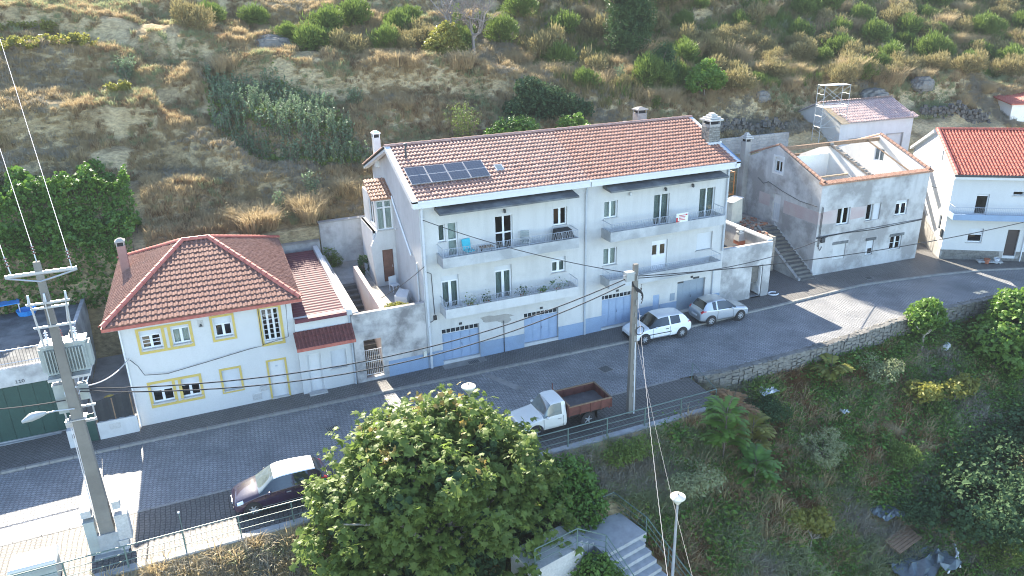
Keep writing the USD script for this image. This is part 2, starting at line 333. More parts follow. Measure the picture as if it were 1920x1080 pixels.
# ---------------------------------------------------------------- ground levels
def zg(x): return 0.1 + 0.0125 * np.minimum(x, 20.0)
NK = [(-70, -0.6), (-30, -0.85), (-21, -1.05), (-14.2, -1.15), (-8, -1.34), (-3.6, -1.5), (2, -1.75), (6, -1.87), (11.5, -2.05), (18, -1.95), (24.4, -1.7), (31.4, -1.35), (37.6, -2.2), (41, -2.9), (44.9, -4.2), (48, -6.2), (56, -13), (75, -32)]
SK = [(-70, -6.7), (-19, -6.77), (-11, -6.87), (2, -7.0), (12.4, -7.15), (15.5, -7.45), (24.2, -7.3), (29.4, -6.75), (34, -6.8), (38, -6.9), (41.6, -7.6), (44.5, -9.4), (52, -16), (72, -36)]
def nk(x): return np.interp(x, *zip(*NK))
def sk(x): return np.interp(x, *zip(*SK))
def se(x):  # the outer edge of the made ground on the valley side
    return np.where(x < 12.5, -10.62, sk(x) - 0.05)
def sstep(a, b, t):
    t = np.clip((t - a) / (b - a), 0, 1); return t * t * (3 - 2 * t)
R1 = [(-60, 43), (-23, 37.6), (-18.5, 36.4), (-13.9, 34.3), (-7.8, 30.7), (-1.6, 28.1), (1.6, 27), (13, 25), (21, 21.3), (31, 19.2), (44, 20.5), (56, 19), (69, 17), (120, 16)]
R2 = [(-60, 31), (-22.7, 31), (-14, 30), (-8, 24), (-4, 20.5), (8, 18)]
R3 = [(-60, 24.5), (-22, 24.3), (-13, 23.5), (-9, 19), (-4, 15.2), (8, 14)]
def zt(x, y, fine=True):
    x = np.asarray(x, float); y = np.asarray(y, float)
    g = zg(x)
    n1 = meshkit.fbm(np.stack([x / 7, y / 7, 0 * x], -1), 4, 3) - 0.5
    n2 = meshkit.fbm(np.stack([x / 1.6, y / 1.6, 0 * x + 5], -1), 3, 9) - 0.5
    # hill
    yy = y - 11.5
    h = 5.7 + 0.5 * np.maximum(yy, 0) - 0.004 * np.maximum(yy - 26, 0) ** 2 * 0.6
    fade = sstep(0.5, 5, yy)
    for R, a, w, xa, xb in ((R1, 1.5, 5.5, -99, 200), (R2, 1.2, 4.5, -99, 2), (R3, 1.7, 5.0, -99, -3)):
        t = y - np.interp(x, *zip(*R))
        h = h + a * sstep(-1.7, -0.1, t) * (1 - sstep(0, w, t)) * (1 - sstep(xb - 6, xb, x)) * fade
    t = y - (33 + 0.05 * x)
    h = h + 1.3 * sstep(-2, 0, t) * (1 - sstep(0, 6, t)) * sstep(14, 24, x)
    # the broken bank below the left terrace
    h = h - 1.3 * np.exp(-((x + 10) / 3.6) ** 2 - ((y - 20.5) / 1.7) ** 2)
    n0 = meshkit.fbm(np.stack([x / 16, y / 10, 0 * x + 2], -1), 3, 12) - 0.5
    t = h / 2.7 + n0 * 2.2; fl = np.floor(t); fr = t - fl
    step = fl + 0.1 * np.minimum(fr / 0.7, 1) + 0.9 * sstep(0.7, 1.0, fr)
    wt = fade * (0.72 - 0.3 * sstep(20, 34, x)) * (0.75 + 1.0 * n1)
    h = h + wt * (step - t) * 2.7
    n4 = np.abs(meshkit.fbm(np.stack([x / 3.1, y / 2.6, 0 * x + 8], -1), 4, 21) - 0.5)
    h = h + fade * (n1 * 1.0 + n2 * 0.8 + n4 * 1.5)
    toe = np.where(x < -7.7, sstep(10.4, 12.6, y), np.where(x < .2, (y > np.where(x > -7.7, 11.65, 10.75)) * 1.0, np.where(x < 20.5, (y > 10.75) * 1.0, sstep(10.8, 13.2, y))))
    up = g + (h - g) * toe
    up = np.where(x > 40, np.minimum(up, g + sstep(6, 13, y) * (h - g)), up)
    # valley side
    e = se(x)
    d = np.maximum(e - y, 0)
    drop = np.where(x < 12.5, 0.12, 0.12 + 0.85 * sstep(12.5, 15, x))
    down = g - drop * sstep(0, 0.12, d) - 0.62 * d * (1 - 0.25 * sstep(10, 24, d)) + (n1 * 1.1 + n2 * 0.5) * sstep(0.1, 2, d)
    z = np.where(y > 2, up, np.where(y < e, down, g - 0.09))
    return z

def sheet(name, xs, lo, hi, dz, matname, kind='structure', n=1, mb=None):
    """road-like strip between two lines, following the ground level"""
    m = mb or MB(); xs = np.asarray(xs, float)
    a, b = np.asarray(lo(xs), float) + 0 * xs, np.asarray(hi(xs), float) + 0 * xs
    ts = np.linspace(0, 1, n + 1)
    v = np.stack([np.stack([xs, a + (b - a) * t, zg(xs) + dz], -1) for t in ts], 1).reshape(-1, 3)
    k = n + 1
    f = [(i * k + j, (i + 1) * k + j, (i + 1) * k + j + 1, i * k + j + 1) for i in range(len(xs) - 1) for j in range(n)]
    m.add(v, f)
    return m if mb is not None else solo(name, m, matname, kind=kind)

gx = np.unique(np.concatenate([np.arange(-90, -30, 3), np.arange(-30, 62, 0.5), np.arange(62, 170, 3), [12.45, 12.55]]))
gy = np.unique(np.concatenate([np.arange(-75, -26, 3), np.arange(-26, -5, 0.35), np.arange(-5, 10, 0.6), np.arange(10, 48, 0.4), np.arange(48, 110, 3), [-10.64, -10.5, 10.7, 10.8, 11.6, 11.7]]))
X, Y = np.meshgrid(gx, gy, indexing='ij')
V = np.stack([X, Y, zt(X, Y)], -1).reshape(-1, 3)
i, j = np.meshgrid(np.arange(len(gx) - 1), np.arange(len(gy) - 1), indexing='ij'); k = len(gy)
Fq = np.stack([i * k + j, (i + 1) * k + j, (i + 1) * k + j + 1, i * k + j + 1], -1).reshape(-1, 4)
tm = MB().add(V, Fq)
solo('hillside', tm, 'hill_soil', kind='structure', smooth=True)
XS = np.unique(np.concatenate([np.arange(-70, 72, 1.0), [x for x, _ in NK], [x for x, _ in SK]]))
XR = XS[(XS >= -70) & (XS <= 72)]
sheet('road', XR, sk, nk, 0.0, 'road_setts', n=4)
XL = np.concatenate([XS[XS < 12.5], [12.5]])
sheet('parking_strip', XL, lambda x: 0 * x - 10.3, lambda x: sk(x) - 0.14, 0.045, 'strip_setts', n=2)
kb = tag(UsdGeom.Xform.Define(stage, '/World/flush_kerb').GetPrim(), kind='structure')
for x0, x1 in zip(np.arange(-40, 12.4, 1.02), np.arange(-39.0, 12.6, 1.02)):
    y0, y1 = sk(x0), sk(x1); a, b = zg(x0), zg(x1); w = 0.14
    m = MB().hexa([(x0, y0 - w, a - .1), (x1 - .015, y1 - w, b - .1), (x1 - .015, y1, b - .1), (x0, y0, a - .1)], [(x0, y0 - w, a + .055), (x1 - .015, y1 - w, b + .055), (x1 - .015, y1, b + .055), (x0, y0, a + .055)]); part(kb, 'stone', m, 'kerb_stone')
kb = tag(UsdGeom.Xform.Define(stage, '/World/edge_coping').GetPrim(), kind='structure')
for x0 in np.arange(-40, 12.3, 1.6):
    x1 = min(x0 + 1.585, 12.5); a, b = zg(x0), zg(x1)
    m = MB().hexa([(x0, -10.62, a - .5), (x1, -10.62, b - .5), (x1, -10.3, b - .5), (x0, -10.3, a - .5)], [(x0, -10.62, a + .07), (x1, -10.62, b + .07), (x1, -10.3, b + .07), (x0, -10.3, a + .07)]); part(kb, 'coping_stone', m, 'step_concrete')
# north pavement: from the kerb back to (and under) the house fronts
back = lambda x: np.where(x < -15, 1.9, np.where(x < -4, 0.6, np.where(x < 24, 0.15, np.where(x < 29, 4.0, 1.6))))
XN = np.unique(np.concatenate([XS[(XS > -60) & (XS < 62)], [-15.01, -14.99, -4.01, -3.99, 23.99, 24.01, 28.99, 29.01, 39.5]]))
sheet('pavement', XN, lambda x: nk(x) + 0.16, lambda x: np.where(x > 39.6, nk(x) + 6.5, back(x)), 0.115, 'pavement_setts', n=3)
kb = tag(UsdGeom.Xform.Define(stage, '/World/kerb').GetPrim(), kind='structure'); kx = -45.0
while kx < 60:
    x1 = kx + 0.98; y0, y1 = nk(kx), nk(x1); a, b = zg(kx), zg(x1); w = 0.16
    m = MB().hexa([(kx, y0, a - .1), (x1, y1, b - .1), (x1, y1 + w, b - .1), (kx, y0 + w, a - .1)], [(kx, y0, a + .12), (x1, y1, b + .12), (x1, y1 + w, b + .12), (kx, y0 + w, a + .12)]); part(kb, 'kerb_stone', m, 'kerb_stone'); kx += 1.0
# low stone wall along the right end of the road, stones built up singly
def stone_wall(name, pts, z0f, z1f, w, label, group=None, size=0.3):
    t = thing(name, label, 'wall'); core, st = MB(), MB()
    pts = np.asarray(pts, float); seg = np.linalg.norm(np.diff(pts, axis=0), axis=1); L = np.concatenate([[0], np.cumsum(seg)])
    P = lambda s: np.array([np.interp(s, L, pts[:, 0]), np.interp(s, L, pts[:, 1])])
    s = 0.0
    for s in np.arange(0, L[-1] - .01, 1.0):
        p, q = P(s), P(min(s + 1, L[-1])); d = (q - p) / np.linalg.norm(q - p); nrm = np.array([-d[1], d[0]])
        a, b, c, e = p - nrm * w / 2 * .8, q - nrm * w / 2 * .8, q + nrm * w / 2 * .8, p + nrm * w / 2 * .8
        core.hexa([(*a, z0f(p[0])), (*b, z0f(q[0])), (*c, z0f(q[0])), (*e, z0f(p[0]))], [(*a, z1f(p[0]) - .04), (*b, z1f(q[0]) - .04), (*c, z1f(q[0]) - .04), (*e, z1f(p[0]) - .04)])
    s = 0.0
    while s < L[-1]:
        dl = rng.uniform(.7, 1.5) * size; p, q = P(s), P(min(s + dl, L[-1])); d = (q - p) / (np.linalg.norm(q - p) + 1e-9); nrm = np.array([-d[1], d[0]])
        lo, hi = z0f(p[0]), z1f(p[0]); z = lo
        while z < hi - .05:
            dz = min(rng.uniform(.6, 1.2) * size, hi - z)
            for sgn in ((-1,) if z < hi - size * .8 else (-1, 1)):
                o = w / 2 + rng.uniform(-.03, .05)
                a, b = (p + d * .02) + nrm * sgn * w * .1, (q - d * .02) + nrm * sgn * w * .1
                c, e = b + nrm * sgn * (o - w * .1), a + nrm * sgn * (o - w * .1)
                j = lambda pt, zz: (pt[0] + rng.uniform(-.03, .03), pt[1] + rng.uniform(-.03, .03), zz + rng.uniform(-.03, .03))
                st.hexa([j(a, z), j(b, z), j(c, z + .02), j(e, z + .02)], [j(a, z + dz - .02), j(b, z + dz - .02), j(c, z + dz - .04), j(e, z + dz - .04)])
            z += dz
        s += dl
    part(t, 'core', core, 'rough_stone_wall'); part(t, 'stones', st, 'stone', kind='stuff')
    return t
stone_wall('roadside_wall', [(x, sk(x) - .2) for x in (12.9, 15.5, 20, 24.2, 29.4, 34, 38, 41.6, 44.5, 48)], lambda x: float(zg(x)) - 1.35, lambda x: float(zg(x)) + .16 + .22 * float(sstep(20, 26, x)), 0.42, 'low rough stone wall along the valley side of the road')
# drain covers and the patch of poured concrete before the first garage
def cover(x, y, w, d, rz, label, dz=.12, mt='dark_metal'):
    t = thing('drain_cover', label, 'drain cover', (x, y, zg(x) + dz), rz); fr, gr = MB(), MB()
    fr.box((-w / 2, -d / 2, -.03), (w / 2, d / 2, .008)); part(t, 'frame', fr, 'kerb_stone')
    for k in range(7):
        u = -w / 2 + .05 + (w - .1) * k / 7; gr.box((u, -d / 2 + .04, .008), (u + (w - .1) / 7 * .6, d / 2 - .04, .016))
    part(t, 'grate', gr, mt)
cover(2.55, -.45, .75, .45, 2, 'dark iron cover in the pavement before the first grey garage door')
cover(9.0, -4.4, .7, .7, 10, 'worn iron cover in the roadway between the pickup and the white hatchback', .004)
cover(-6.2, -3.9, .7, .6, 8, 'dark iron cover in the roadway before the annex', .004)
cover(43.1, -1.75, 1.0, .6, -33, 'iron grating in the forecourt of the house with the stone plinth')
cover(32.6, -.6, .6, .5, -5, 'iron cover in the pavement before the roofless house')
m = MB(); sheet('', np.array([0.75, 1.5, 2.3, 3.3]), lambda x: 0 * x - .62, lambda x: 0 * x - .002, .119, '', mb=m)
solo('concrete_apron', m, 'concrete', kind='structure')
m = MB(); sheet('', np.array([3.0, 3.25]), lambda x: 0 * x - 4.6, lambda x: 0 * x - 2.1, .004, '', mb=m)
m2 = MB().add([(2.55, -2.1, .136), (2.95, -2.1, .141), (4.0, -4.3, .154), (3.55, -4.4, .149)], [(0, 3, 2, 1)])
solo('road_patch', m2, 'concrete', kind='structure')

# ---------------------------------------------------------------- building pieces
def frame_mesh(u0, u1, z0, z1, v, n=2, w=0.07, d=0.06, bars=0, mid=None):
    m = MB()
    m.box((u0, v, z0), (u0 + w, v + d, z1)); m.box((u1 - w, v, z0), (u1, v + d, z1))
    m.box((u0 + w, v, z0), (u1 - w, v + d, z0 + w)); m.box((u0 + w, v, z1 - w), (u1 - w, v + d, z1))
    for k in range(1, n):
        u = u0 + (u1 - u0) * k / n; m.box((u - w * .9, v - .012, z0 + w), (u + w * .9, v + d - .002, z1 - w))
    if mid: m.box((u0 + w, v + .004, mid - .04), (u1 - w, v + d - .004, mid + .04))
    for k in range(bars):
        z = z0 + w + (z1 - z0 - 2 * w) * (k + 1) / (bars + 1); m.box((u0 + w, v + .01, z - .016), (u1 - w, v + .035, z + .016))
    return m

def window(b, u0, u1, z0, z1, v=0.0, rec=0.12, n=2, shut=0.0, sill=True, mid=None, bars=0, frame='white_pvc', curtain=None, name='window', w=0.07, glass='pane_glass', shutmat='shutter_white', label=None):
    """a window or glazed door set back in its opening: frame > panes, shutter, sill, curtain"""
    zt_ = z1 - (z1 - z0) * shut
    f = part(b, name, frame_mesh(u0, u1, z0, zt_, v + rec, n, w, .06, bars, mid), frame, label=label)
    if shut < 1:
        for k in range(n):
            a, c = u0 + (u1 - u0) * k / n, u0 + (u1 - u0) * (k + 1) / n
            part(f, 'pane', MB().box((a + w * .7, v + rec + .026, z0 + w * .7), (c - w * .7, v + rec + .034, zt_ - w * .7)), glass)
    if shut > 0:
        m = MB(); z = zt_
        while z < z1 - .005:
            zz = min(z + .052, z1); m.hexa([(u0, v + rec - .012, z), (u1, v + rec - .012, z), (u1, v + rec + .02, z), (u0, v + rec + .02, z)], [(u0, v + rec + .002, zz), (u1, v + rec + .002, zz), (u1, v + rec + .02, zz), (u0, v + rec + .02, zz)]); z += .052
        part(f, 'shutter', m, shutmat)
    if sill: part(f, 'sill', MB().box((u0 - .06, v - .06, z0 - .06), (u1 + .06, v + rec, z0 - .002)), 'pale_granite' if sill == 1 else sill)
    if curtain:
        m = MB(); us = np.linspace(u0 + .02, u1 - .02, 25); vs = v + rec + .16 + .025 * np.sin(np.arange(25) * 2.1)
        pts = np.array([(a, c, z) for a, c in zip(us, vs) for z in (z0 + .03, zt_ - .03)])
        m.add(pts, [(2 * q, 2 * q + 2, 2 * q + 3, 2 * q + 1) for q in range(24)]); part(f, 'curtain', m, curtain)
    return f

def balcony(b, u0, u1, ztop, zbot, v=-1.1, rail=7.5, mt='balcony_concrete', skip=None):
    m = MB(); t = .1
    m.box((u0, v, zbot), (u1, 0, zbot + .2)); m.box((u0, v, zbot + .2), (u1, v + t, ztop))
    m.box((u0, v + t, zbot + .2), (u0 + t, 0, ztop)); m.box((u1 - t, v + t, zbot + .2), (u1, 0, ztop))
    s = part(b, 'balcony', m, mt)
    m = MB(); r = .017
    vv = v + .05; a, c = u0 + .05, u1 - .05
    m.tube([(a, 0, rail), (a, vv, rail), (c, vv, rail), (c, 0, rail)], r, 5)
    m.tube([(a, vv, ztop + .06), (c, vv, ztop + .06)], r * .7, 4)
    n = int((c - a) / .9)
    for k in range(n + 1):
        u = a + (c - a) * k / n; m.tube([(u, vv, ztop), (u, vv, rail)], r, 4)
    st = .15; k = 0; u = a
    while u < c - st:
        m.tube([(u, vv, ztop + .06), (u + st / 2, vv, rail)], r * .55, 3, False); m.tube([(u + st / 2, vv, rail), (u + st, vv, ztop + .06)], r * .55, 3, False); u += st
    for uu in (a, c):
        for q in range(1, 7): m.tube([(uu, v + (-v) * q / 7, ztop), (uu, v + (-v) * q / 7, rail)], r * .6, 3, False)
    part(s, 'railing', m, 'iron_rail')
    return s

def tile_roof(b, O, U, S, poly, pu, ps, mt, ind=300, h=0.055, kind='roll', slab=True, slabmat=None, name='roof', lift=.035):
    O, U, S = (np.asarray(q, float) for q in (O, U, S)); U = U / np.linalg.norm(U); S = S / np.linalg.norm(S); N = np.cross(U, S)
    pg = Polygon(poly)
    at = lambda u, s, n: O + np.multiply.outer(u, U) + np.multiply.outer(s, S) + np.multiply.outer(n, N)
    m = MB(); ring = np.array(pg.exterior.coords)[:-1]
    mm = trimesh.creation.extrude_polygon(pg, .1, engine='earcut'); m.add(at(mm.vertices[:, 0], mm.vertices[:, 1], mm.vertices[:, 2] - .1), mm.faces)
    root = part(b, name, m, slabmat or mt)
    ang = np.linspace(math.pi, 0, 5)
    if kind == 'roll': pr = np.array([(0, .012), (.42, .0)] + [(.71 + .29 * math.cos(a), math.sin(a)) for a in ang[1:]] + [(1.0, .012)])
    else: pr = np.array([(.5 + .5 * math.cos(a), math.sin(a)) for a in ang])
    pr = pr[np.argsort(pr[:, 0], kind='stable')]; pu_, ph = pr[:, 0] * pu * 1.01, pr[:, 1] * h
    K = len(pr); f = []
    for a in range(K - 1): f += [(a, a + 1, K + a + 1), (a, K + a + 1, K + a), (2 * K + a, 2 * K + a + 1, a + 1), (2 * K + a, a + 1, a)]
    f = np.array(f)
    x0, y0, x1, y1 = pg.bounds; cs = []
    inner = pg.buffer(1e-6)
    from shapely.geometry import Point
    for jj in range(int((y1 - y0) / ps + .5)):
        for ii in range(int((x1 - x0) / pu + .5)):
            u, s = x0 + ii * pu, y0 + jj * ps
            if inner.contains(Point(u + pu / 2, s + ps * .5)): cs.append((u, s))
    solid, rest = cs[:ind], cs[ind:]
    def mk(u, s):
        du, ds, dn = (rng.normal(0, q) for q in (.004, .006, .004))
        uu = u + pu_ + du
        lo = at(uu, np.full(K, s + ds), ph + lift + dn); hi = at(uu, np.full(K, s + ps * 1.06 + ds), ph + dn * .5); lip = at(uu, np.full(K, s + ds), ph * .6 + .003)
        return np.vstack([lo, hi, lip])
    for u, s in solid: part(root, 'tile', MB().add(mk(u, s), f), mt)
    if rest:
        m = MB()
        for u, s in rest: m.add(mk(u, s), f)
        part(root, 'tiles', m, mt, kind='stuff')
    return root, at

def caps(b, p, q, mt, r=.11, step=.4, name='ridge_tiles', up=.02):
    """a row of half-round capping tiles along an edge"""
    p, q = np.asarray(p, float), np.asarray(q, float); L = np.linalg.norm(q - p); d = (q - p) / L
    side = np.cross(d, [0, 0, 1.0]); side /= np.linalg.norm(side); nn = np.cross(side, d)
    m = MB(); an = np.linspace(0, math.pi, 6)
    for s in np.arange(0, L - .02, step):
        e = min(s + step * 1.06, L)
        ring = lambda at_, rr, o: p + d * at_ + np.outer(np.cos(an) * rr, side) + np.outer(np.sin(an) * rr + o, nn)
        v = np.vstack([ring(s, r * 1.08, up), ring(e, r * .95, up), ring(s, r * .9, up)])
        f = []
        for a in range(5): f += [(a, a + 1, 6 + a + 1, 6 + a), (12 + a, 12 + a + 1, a + 1, a)]
        m.add(v, np.array(f))
    return part(b, name, m, mt)

def chimney(b, c, w, d, z0, z1, mt, cap='concrete', name='chimney', holes=True, capstyle='slab'):
    m = MB(); x, y = c
    m.box((x - w / 2, y - d / 2, z0), (x + w / 2, y + d / 2, z1))
    ch = part(b, name, m, mt)
    m = MB()
    for sx in (-1, 1):
        for sy in (-1, 1): m.box((x + sx * w / 2 * .98 - .05 * (sx > 0) - 0.0 * w, y + sy * d / 2 * .98 - .05 * (sy > 0), z1), (x + sx * w / 2 * .98 + .05 * (sx < 0), y + sy * d / 2 * .98 + .05 * (sy < 0), z1 + .22))
    if capstyle == 'slab':
        m.box((x - w * .6, y - d * .6, z1 + .22), (x + w * .6, y + d * .6, z1 + .3)); m.hexa([(x - w * .55, y - d * .55, z1 + .3), (x + w * .55, y - d * .55, z1 + .3), (x + w * .55, y + d * .55, z1 + .3), (x - w * .55, y + d * .55, z1 + .3)], [(x - w * .2, y - d * .2, z1 + .42), (x + w * .2, y - d * .2, z1 + .42), (x + w * .2, y + d * .2, z1 + .42), (x - w * .2, y + d * .2, z1 + .42)])
    else:
        for q, (rw, zz) in enumerate(((.66, .22), (.5, .34), (.32, .46), (.2, .56))): m.box((x - w * rw, y - d * rw, z1 + zz), (x + w * rw, y + d * rw, z1 + zz + .1))
    part(ch, 'cowl', m, cap)
    part(ch, 'flue', MB().box((x - w * .36, y - d * .36, z1 - .1), (x + w * .36, y + d * .36, z1 + .2)), 'dark_void')
    return ch

def pipe(b, pts, r=.05, mt='white_pvc', name='drainpipe'):
    m = MB(); m.tube(pts, r, 8)
    for p, q in zip(pts[:-1], pts[1:]):
        if abs(p[2] - q[2]) > 1.5:
            for z in np.arange(min(p[2], q[2]) + .7, max(p[2], q[2]), 1.5): m.lathe([(r * 1.3, -.03), (r * 1.3, .03)], (p[0], p[1], z), 8)
    return part(b, name, m, mt)

# ---------------------------------------------------------------- the yellow-trimmed house on the left
LHx, LHy, LHz = -15.15, .46, -.13
lh = thing('trimmed_house', 'white two storey house with ochre window surrounds and a hipped brown tile roof', 'house', (LHx, LHy, LHz), -.95)
W, D, ZE = 8.12, 10.2, 5.78
op = [(.89, 1.80, 4.3, 5.24), (2.31, 3.14, 4.3, 5.24), (4.29, 5.11, 4.3, 5.34), (6.57, 7.43, 3.63, 5.39), (.86, 1.88, 1.3, 2.36), (2.19, 3.14, 1.3, 2.36), (4.24, 5.1, 1.25, 2.4), (6.55, 7.38, .32, 2.42)]
m = MB(); m.wall([(0, -.3), (W, -.3), (W, ZE), (0, ZE)], op, 0, .28)
m.sidewall([(.28, -.3), (D, -.3), (D, ZE), (.28, ZE)], [], 0, .28); m.sidewall([(.28, -.3), (D, -.3), (D, ZE), (.28, ZE)], [], W - .28, W); m.wall([(.28, -.3), (W - .28, -.3), (W - .28, ZE), (.28, ZE)], [], D - .28, D)
m.box((.28, .28, 2.75), (W - .28, D - .28, 2.95))
part(lh, 'wall', m, 'house_white')
def trim(b, u0, u1, z0, z1, w, mt='ochre_trim', bottom=True, t=.025):
    m = MB(); m.box((u0 - w, -t, z0 - (w if bottom else 0)), (u0, 0.03, z1 + w)); m.box((u1, -t, z0 - (w if bottom else 0)), (u1 + w, 0.03, z1 + w)); m.box((u0, -t + .002, z1), (u1, .03, z1 + w))
    if bottom: m.box((u0, -t + .002, z0 - w), (u1, .03, z0))
    return part(b, 'window_trim', m, mt)
for (a, z0, z1) in ((op[0], 4.18, 5.36), (op[4], 1.18, 2.44)):
    u1 = 3.28; trim(lh, .86, 3.13, z0, z1 - .07, .13)
    m = MB(); m.box((1.86, -.023, z0), (2.0, .03, z1 - .07)); m.box((2.14, -.023, z0), (2.28, .03, z1 - .07)); part(lh, 'window_trim', m, 'ochre_trim')
trim(lh, op[2][0] - .06, op[2][1] + .06, 4.18, 5.38, .11); trim(lh, op[3][0] - .02, op[3][1] + .02, 3.5, 5.45, .14); trim(lh, op[6][0], op[6][1], 1.2, 2.42, .11); trim(lh, op[7][0], op[7][1], -.1, 2.44, .1, bottom=False)
window(lh, *op[0][:2], 4.3, 5.24, shut=.25, bars=2, sill=True); window(lh, *op[1][:2], 4.3, 5.24, shut=.12, curtain='curtain_white', sill=True)
window(lh, *op[2][:2], 4.3, 5.34, shut=.35, sill=True)
window(lh, *op[4][:2], 1.3, 2.36, shut=.35); window(lh, *op[5][:2], 1.3, 2.36, shut=.35); window(lh, *op[6][:2], 1.25, 2.4, shut=1.0, n=1, label='window fully closed by its pale roller shutter')
# the tall window of glass blocks: 3 x 6 panes
f = part(lh, 'glass_block_window', frame_mesh(6.57, 7.43, 3.63, 5.39, .1, 3, .06, .07, 5), 'white_paint')
for a in range(3):
    for c in range(6):
        u = 6.63 + a * .247 + .03; z = 3.69 + c * .273 + .03
        part(f, 'pane', MB().box((u, .13, z), (u + .19, .142, z + .215)), 'pane_glass')
m = MB().box((6.55, .1, .32), (7.38, .16, 2.42)); m.box((6.62, .09, 1.5), (7.31, .1, 2.3)); m.box((6.62, .09, .5), (7.31, .1, 1.35)); d_ = part(lh, 'door', m, 'white_paint')
part(d_, 'handle', MB().tube([(7.27, .09, 1.4), (7.27, .05, 1.4), (7.16, .05, 1.4)], .014), 'galvanised')
part(d_, 'house_number', MB().box((6.9, .083, 2.06), (7.02, .089, 2.14)), 'zinc')
part(lh, 'doorstep', MB().box((6.4, -.35, -.1), (7.5, .1, .12)).box((6.5, -.06, .12), (7.42, .1, .31)), 'pale_granite')
part(lh, 'letter_box', MB().box((6.0, -.06, .86), (6.32, 0, 1.12)), 'pale_granite'); part(lh, 'meter_hatch', MB().box((5.53, -.015, .37), (6.0, .01, .72)), 'pale_granite')
m = MB().box((3.55, -.02, 4.98), (3.82, .01, 5.37)); t_ = part(lh, 'tile_plaque', m, 'pale_granite'); m = MB()
m.lathe([(.05, 0), (.05, .012), (.0, .014)], (3.685, -.032, 5.24), 8, 'y'); m.hexa([(3.6, -.034, 5.03), (3.77, -.034, 5.03), (3.77, -.02, 5.03), (3.6, -.02, 5.03)], [(3.65, -.034, 5.18), (3.72, -.034, 5.18), (3.72, -.02, 5.18), (3.65, -.02, 5.18)]); part(t_, 'relief', m, 'dark_metal')
# hip roof
eu0, eu1, ev0, ev1, er, eh = -.58, 8.6, -.45, 10.7, 7.95 - LHz, 5.9
A, B = np.array([3.3, 5.1, er]), np.array([4.65, 5.1, er])
C0, C1, C2, C3 = (np.array(q, float) for q in ((eu0, ev0, eh), (eu1, ev0, eh), (eu1, ev1, eh), (eu0, ev1, eh)))
def face(O, P1, T1, T2, **kw):
    U = (P1 - O); L = np.linalg.norm(U); U = U / L; mid = (T1 + T2) / 2; S = mid - O - U * np.dot(mid - O, U); h_ = np.linalg.norm(S); S /= h_
    pr = lambda q: (float(np.dot(q - O, U)), float(np.dot(q - O, S)))
    return tile_roof(lh, O, U, S, [pr(O), pr(P1), pr(T2)] + ([pr(T1)] if np.linalg.norm(T1 - T2) > .01 else []), .245, .4, 'brown_tile', lift=.04, **kw)
face(C0, C1, A, B, ind=300); face(C3, C0, A, A, ind=0); face(C1, C2, B, B, ind=0); face(C2, C3, B, A, ind=0)
for p, q in ((C0, A), (C1, B), (C2, B), (C3, A), (A, B)): caps(lh, p, q, 'ridge_red', .15, .42, up=.03)
m = MB(); m.box((eu0 - .03, ev0 - .06, eh - .2), (eu1 + .03, ev0 + .02, eh - .04)); m.box((eu0 - .05, ev0 + .02, eh - .2), (eu0 + .02, ev1, eh - .04)); m.box((eu1 - .02, ev0 + .02, eh - .2), (eu1 + .05, ev1, eh - .04))
part(lh, 'gutter', m, 'ridge_red')
m = MB().box((eu0 + .03, ev0 + .03, eh - .24), (eu1 - .03, ev1 - .03, eh - .14)); part(lh, 'soffit', m, 'house_white')
ch = chimney(lh, (.1, 6.9), .42, .42, 5.7, 7.75, 'chimney_plaster', 'concrete', capstyle='slab'); part(ch, 'flashing', MB().box((-.2, 6.6, 5.75), (.4, 7.2, 6.12)), 'zinc')
pipe(lh, [(.06, -.05, 5.6), (.06, -.05, 0)], .035)

# ---------------------------------------------------------------- the two joined white houses
def apartment(x0, x1, label, loc):
    b = thing('apartment_house', label, 'house', loc); return b
ZL = [(-.3)]
EAVE, APEX, AV, EV = 10.05, 12.09, 4.8, -.51
SLP = (APEX - EAVE) / (AV - EV)
def roofz(v): return EAVE + SLP * (v - EV) if v < AV else APEX - .352 * (v - AV)
ap1 = thing('apartment_house', 'white three storey house with solar panels on its tile roof', 'house', (0, 0, 0))
ap2 = thing('apartment_house', 'white three storey house with a banner on its upper balcony and a bare tile roof', 'house', (10.01, 0, 0))
o1 = [(1.0, 1.41, 7.6, 8.58), (1.52, 2.1, 6.66, 8.62), (4.29, 5.34, 6.66, 8.6), (7.86, 8.74, 7.57, 8.62), (1.0, 2.02, 3.62, 5.62), (4.18, 5.22, 3.62, 5.68), (7.75, 8.66, 4.7, 5.65), (.87, 3.12, .43, 2.42), (5.94, 8.18, .5, 2.45)]
o2 = [(1.16, 2.06, 7.56, 8.6), (4.57, 5.66, 6.66, 8.58), (7.86, 9.0, 6.66, 8.58), (1.18, 2.1, 4.6, 5.7), (4.56, 5.7, 3.7, 5.66), (7.88, 9.06, 4.56, 5.7), (1.14, 3.29, .5, 2.65), (6.62, 8.75, .58, 2.64), (4.83, 5.3, .95, 2.05)]
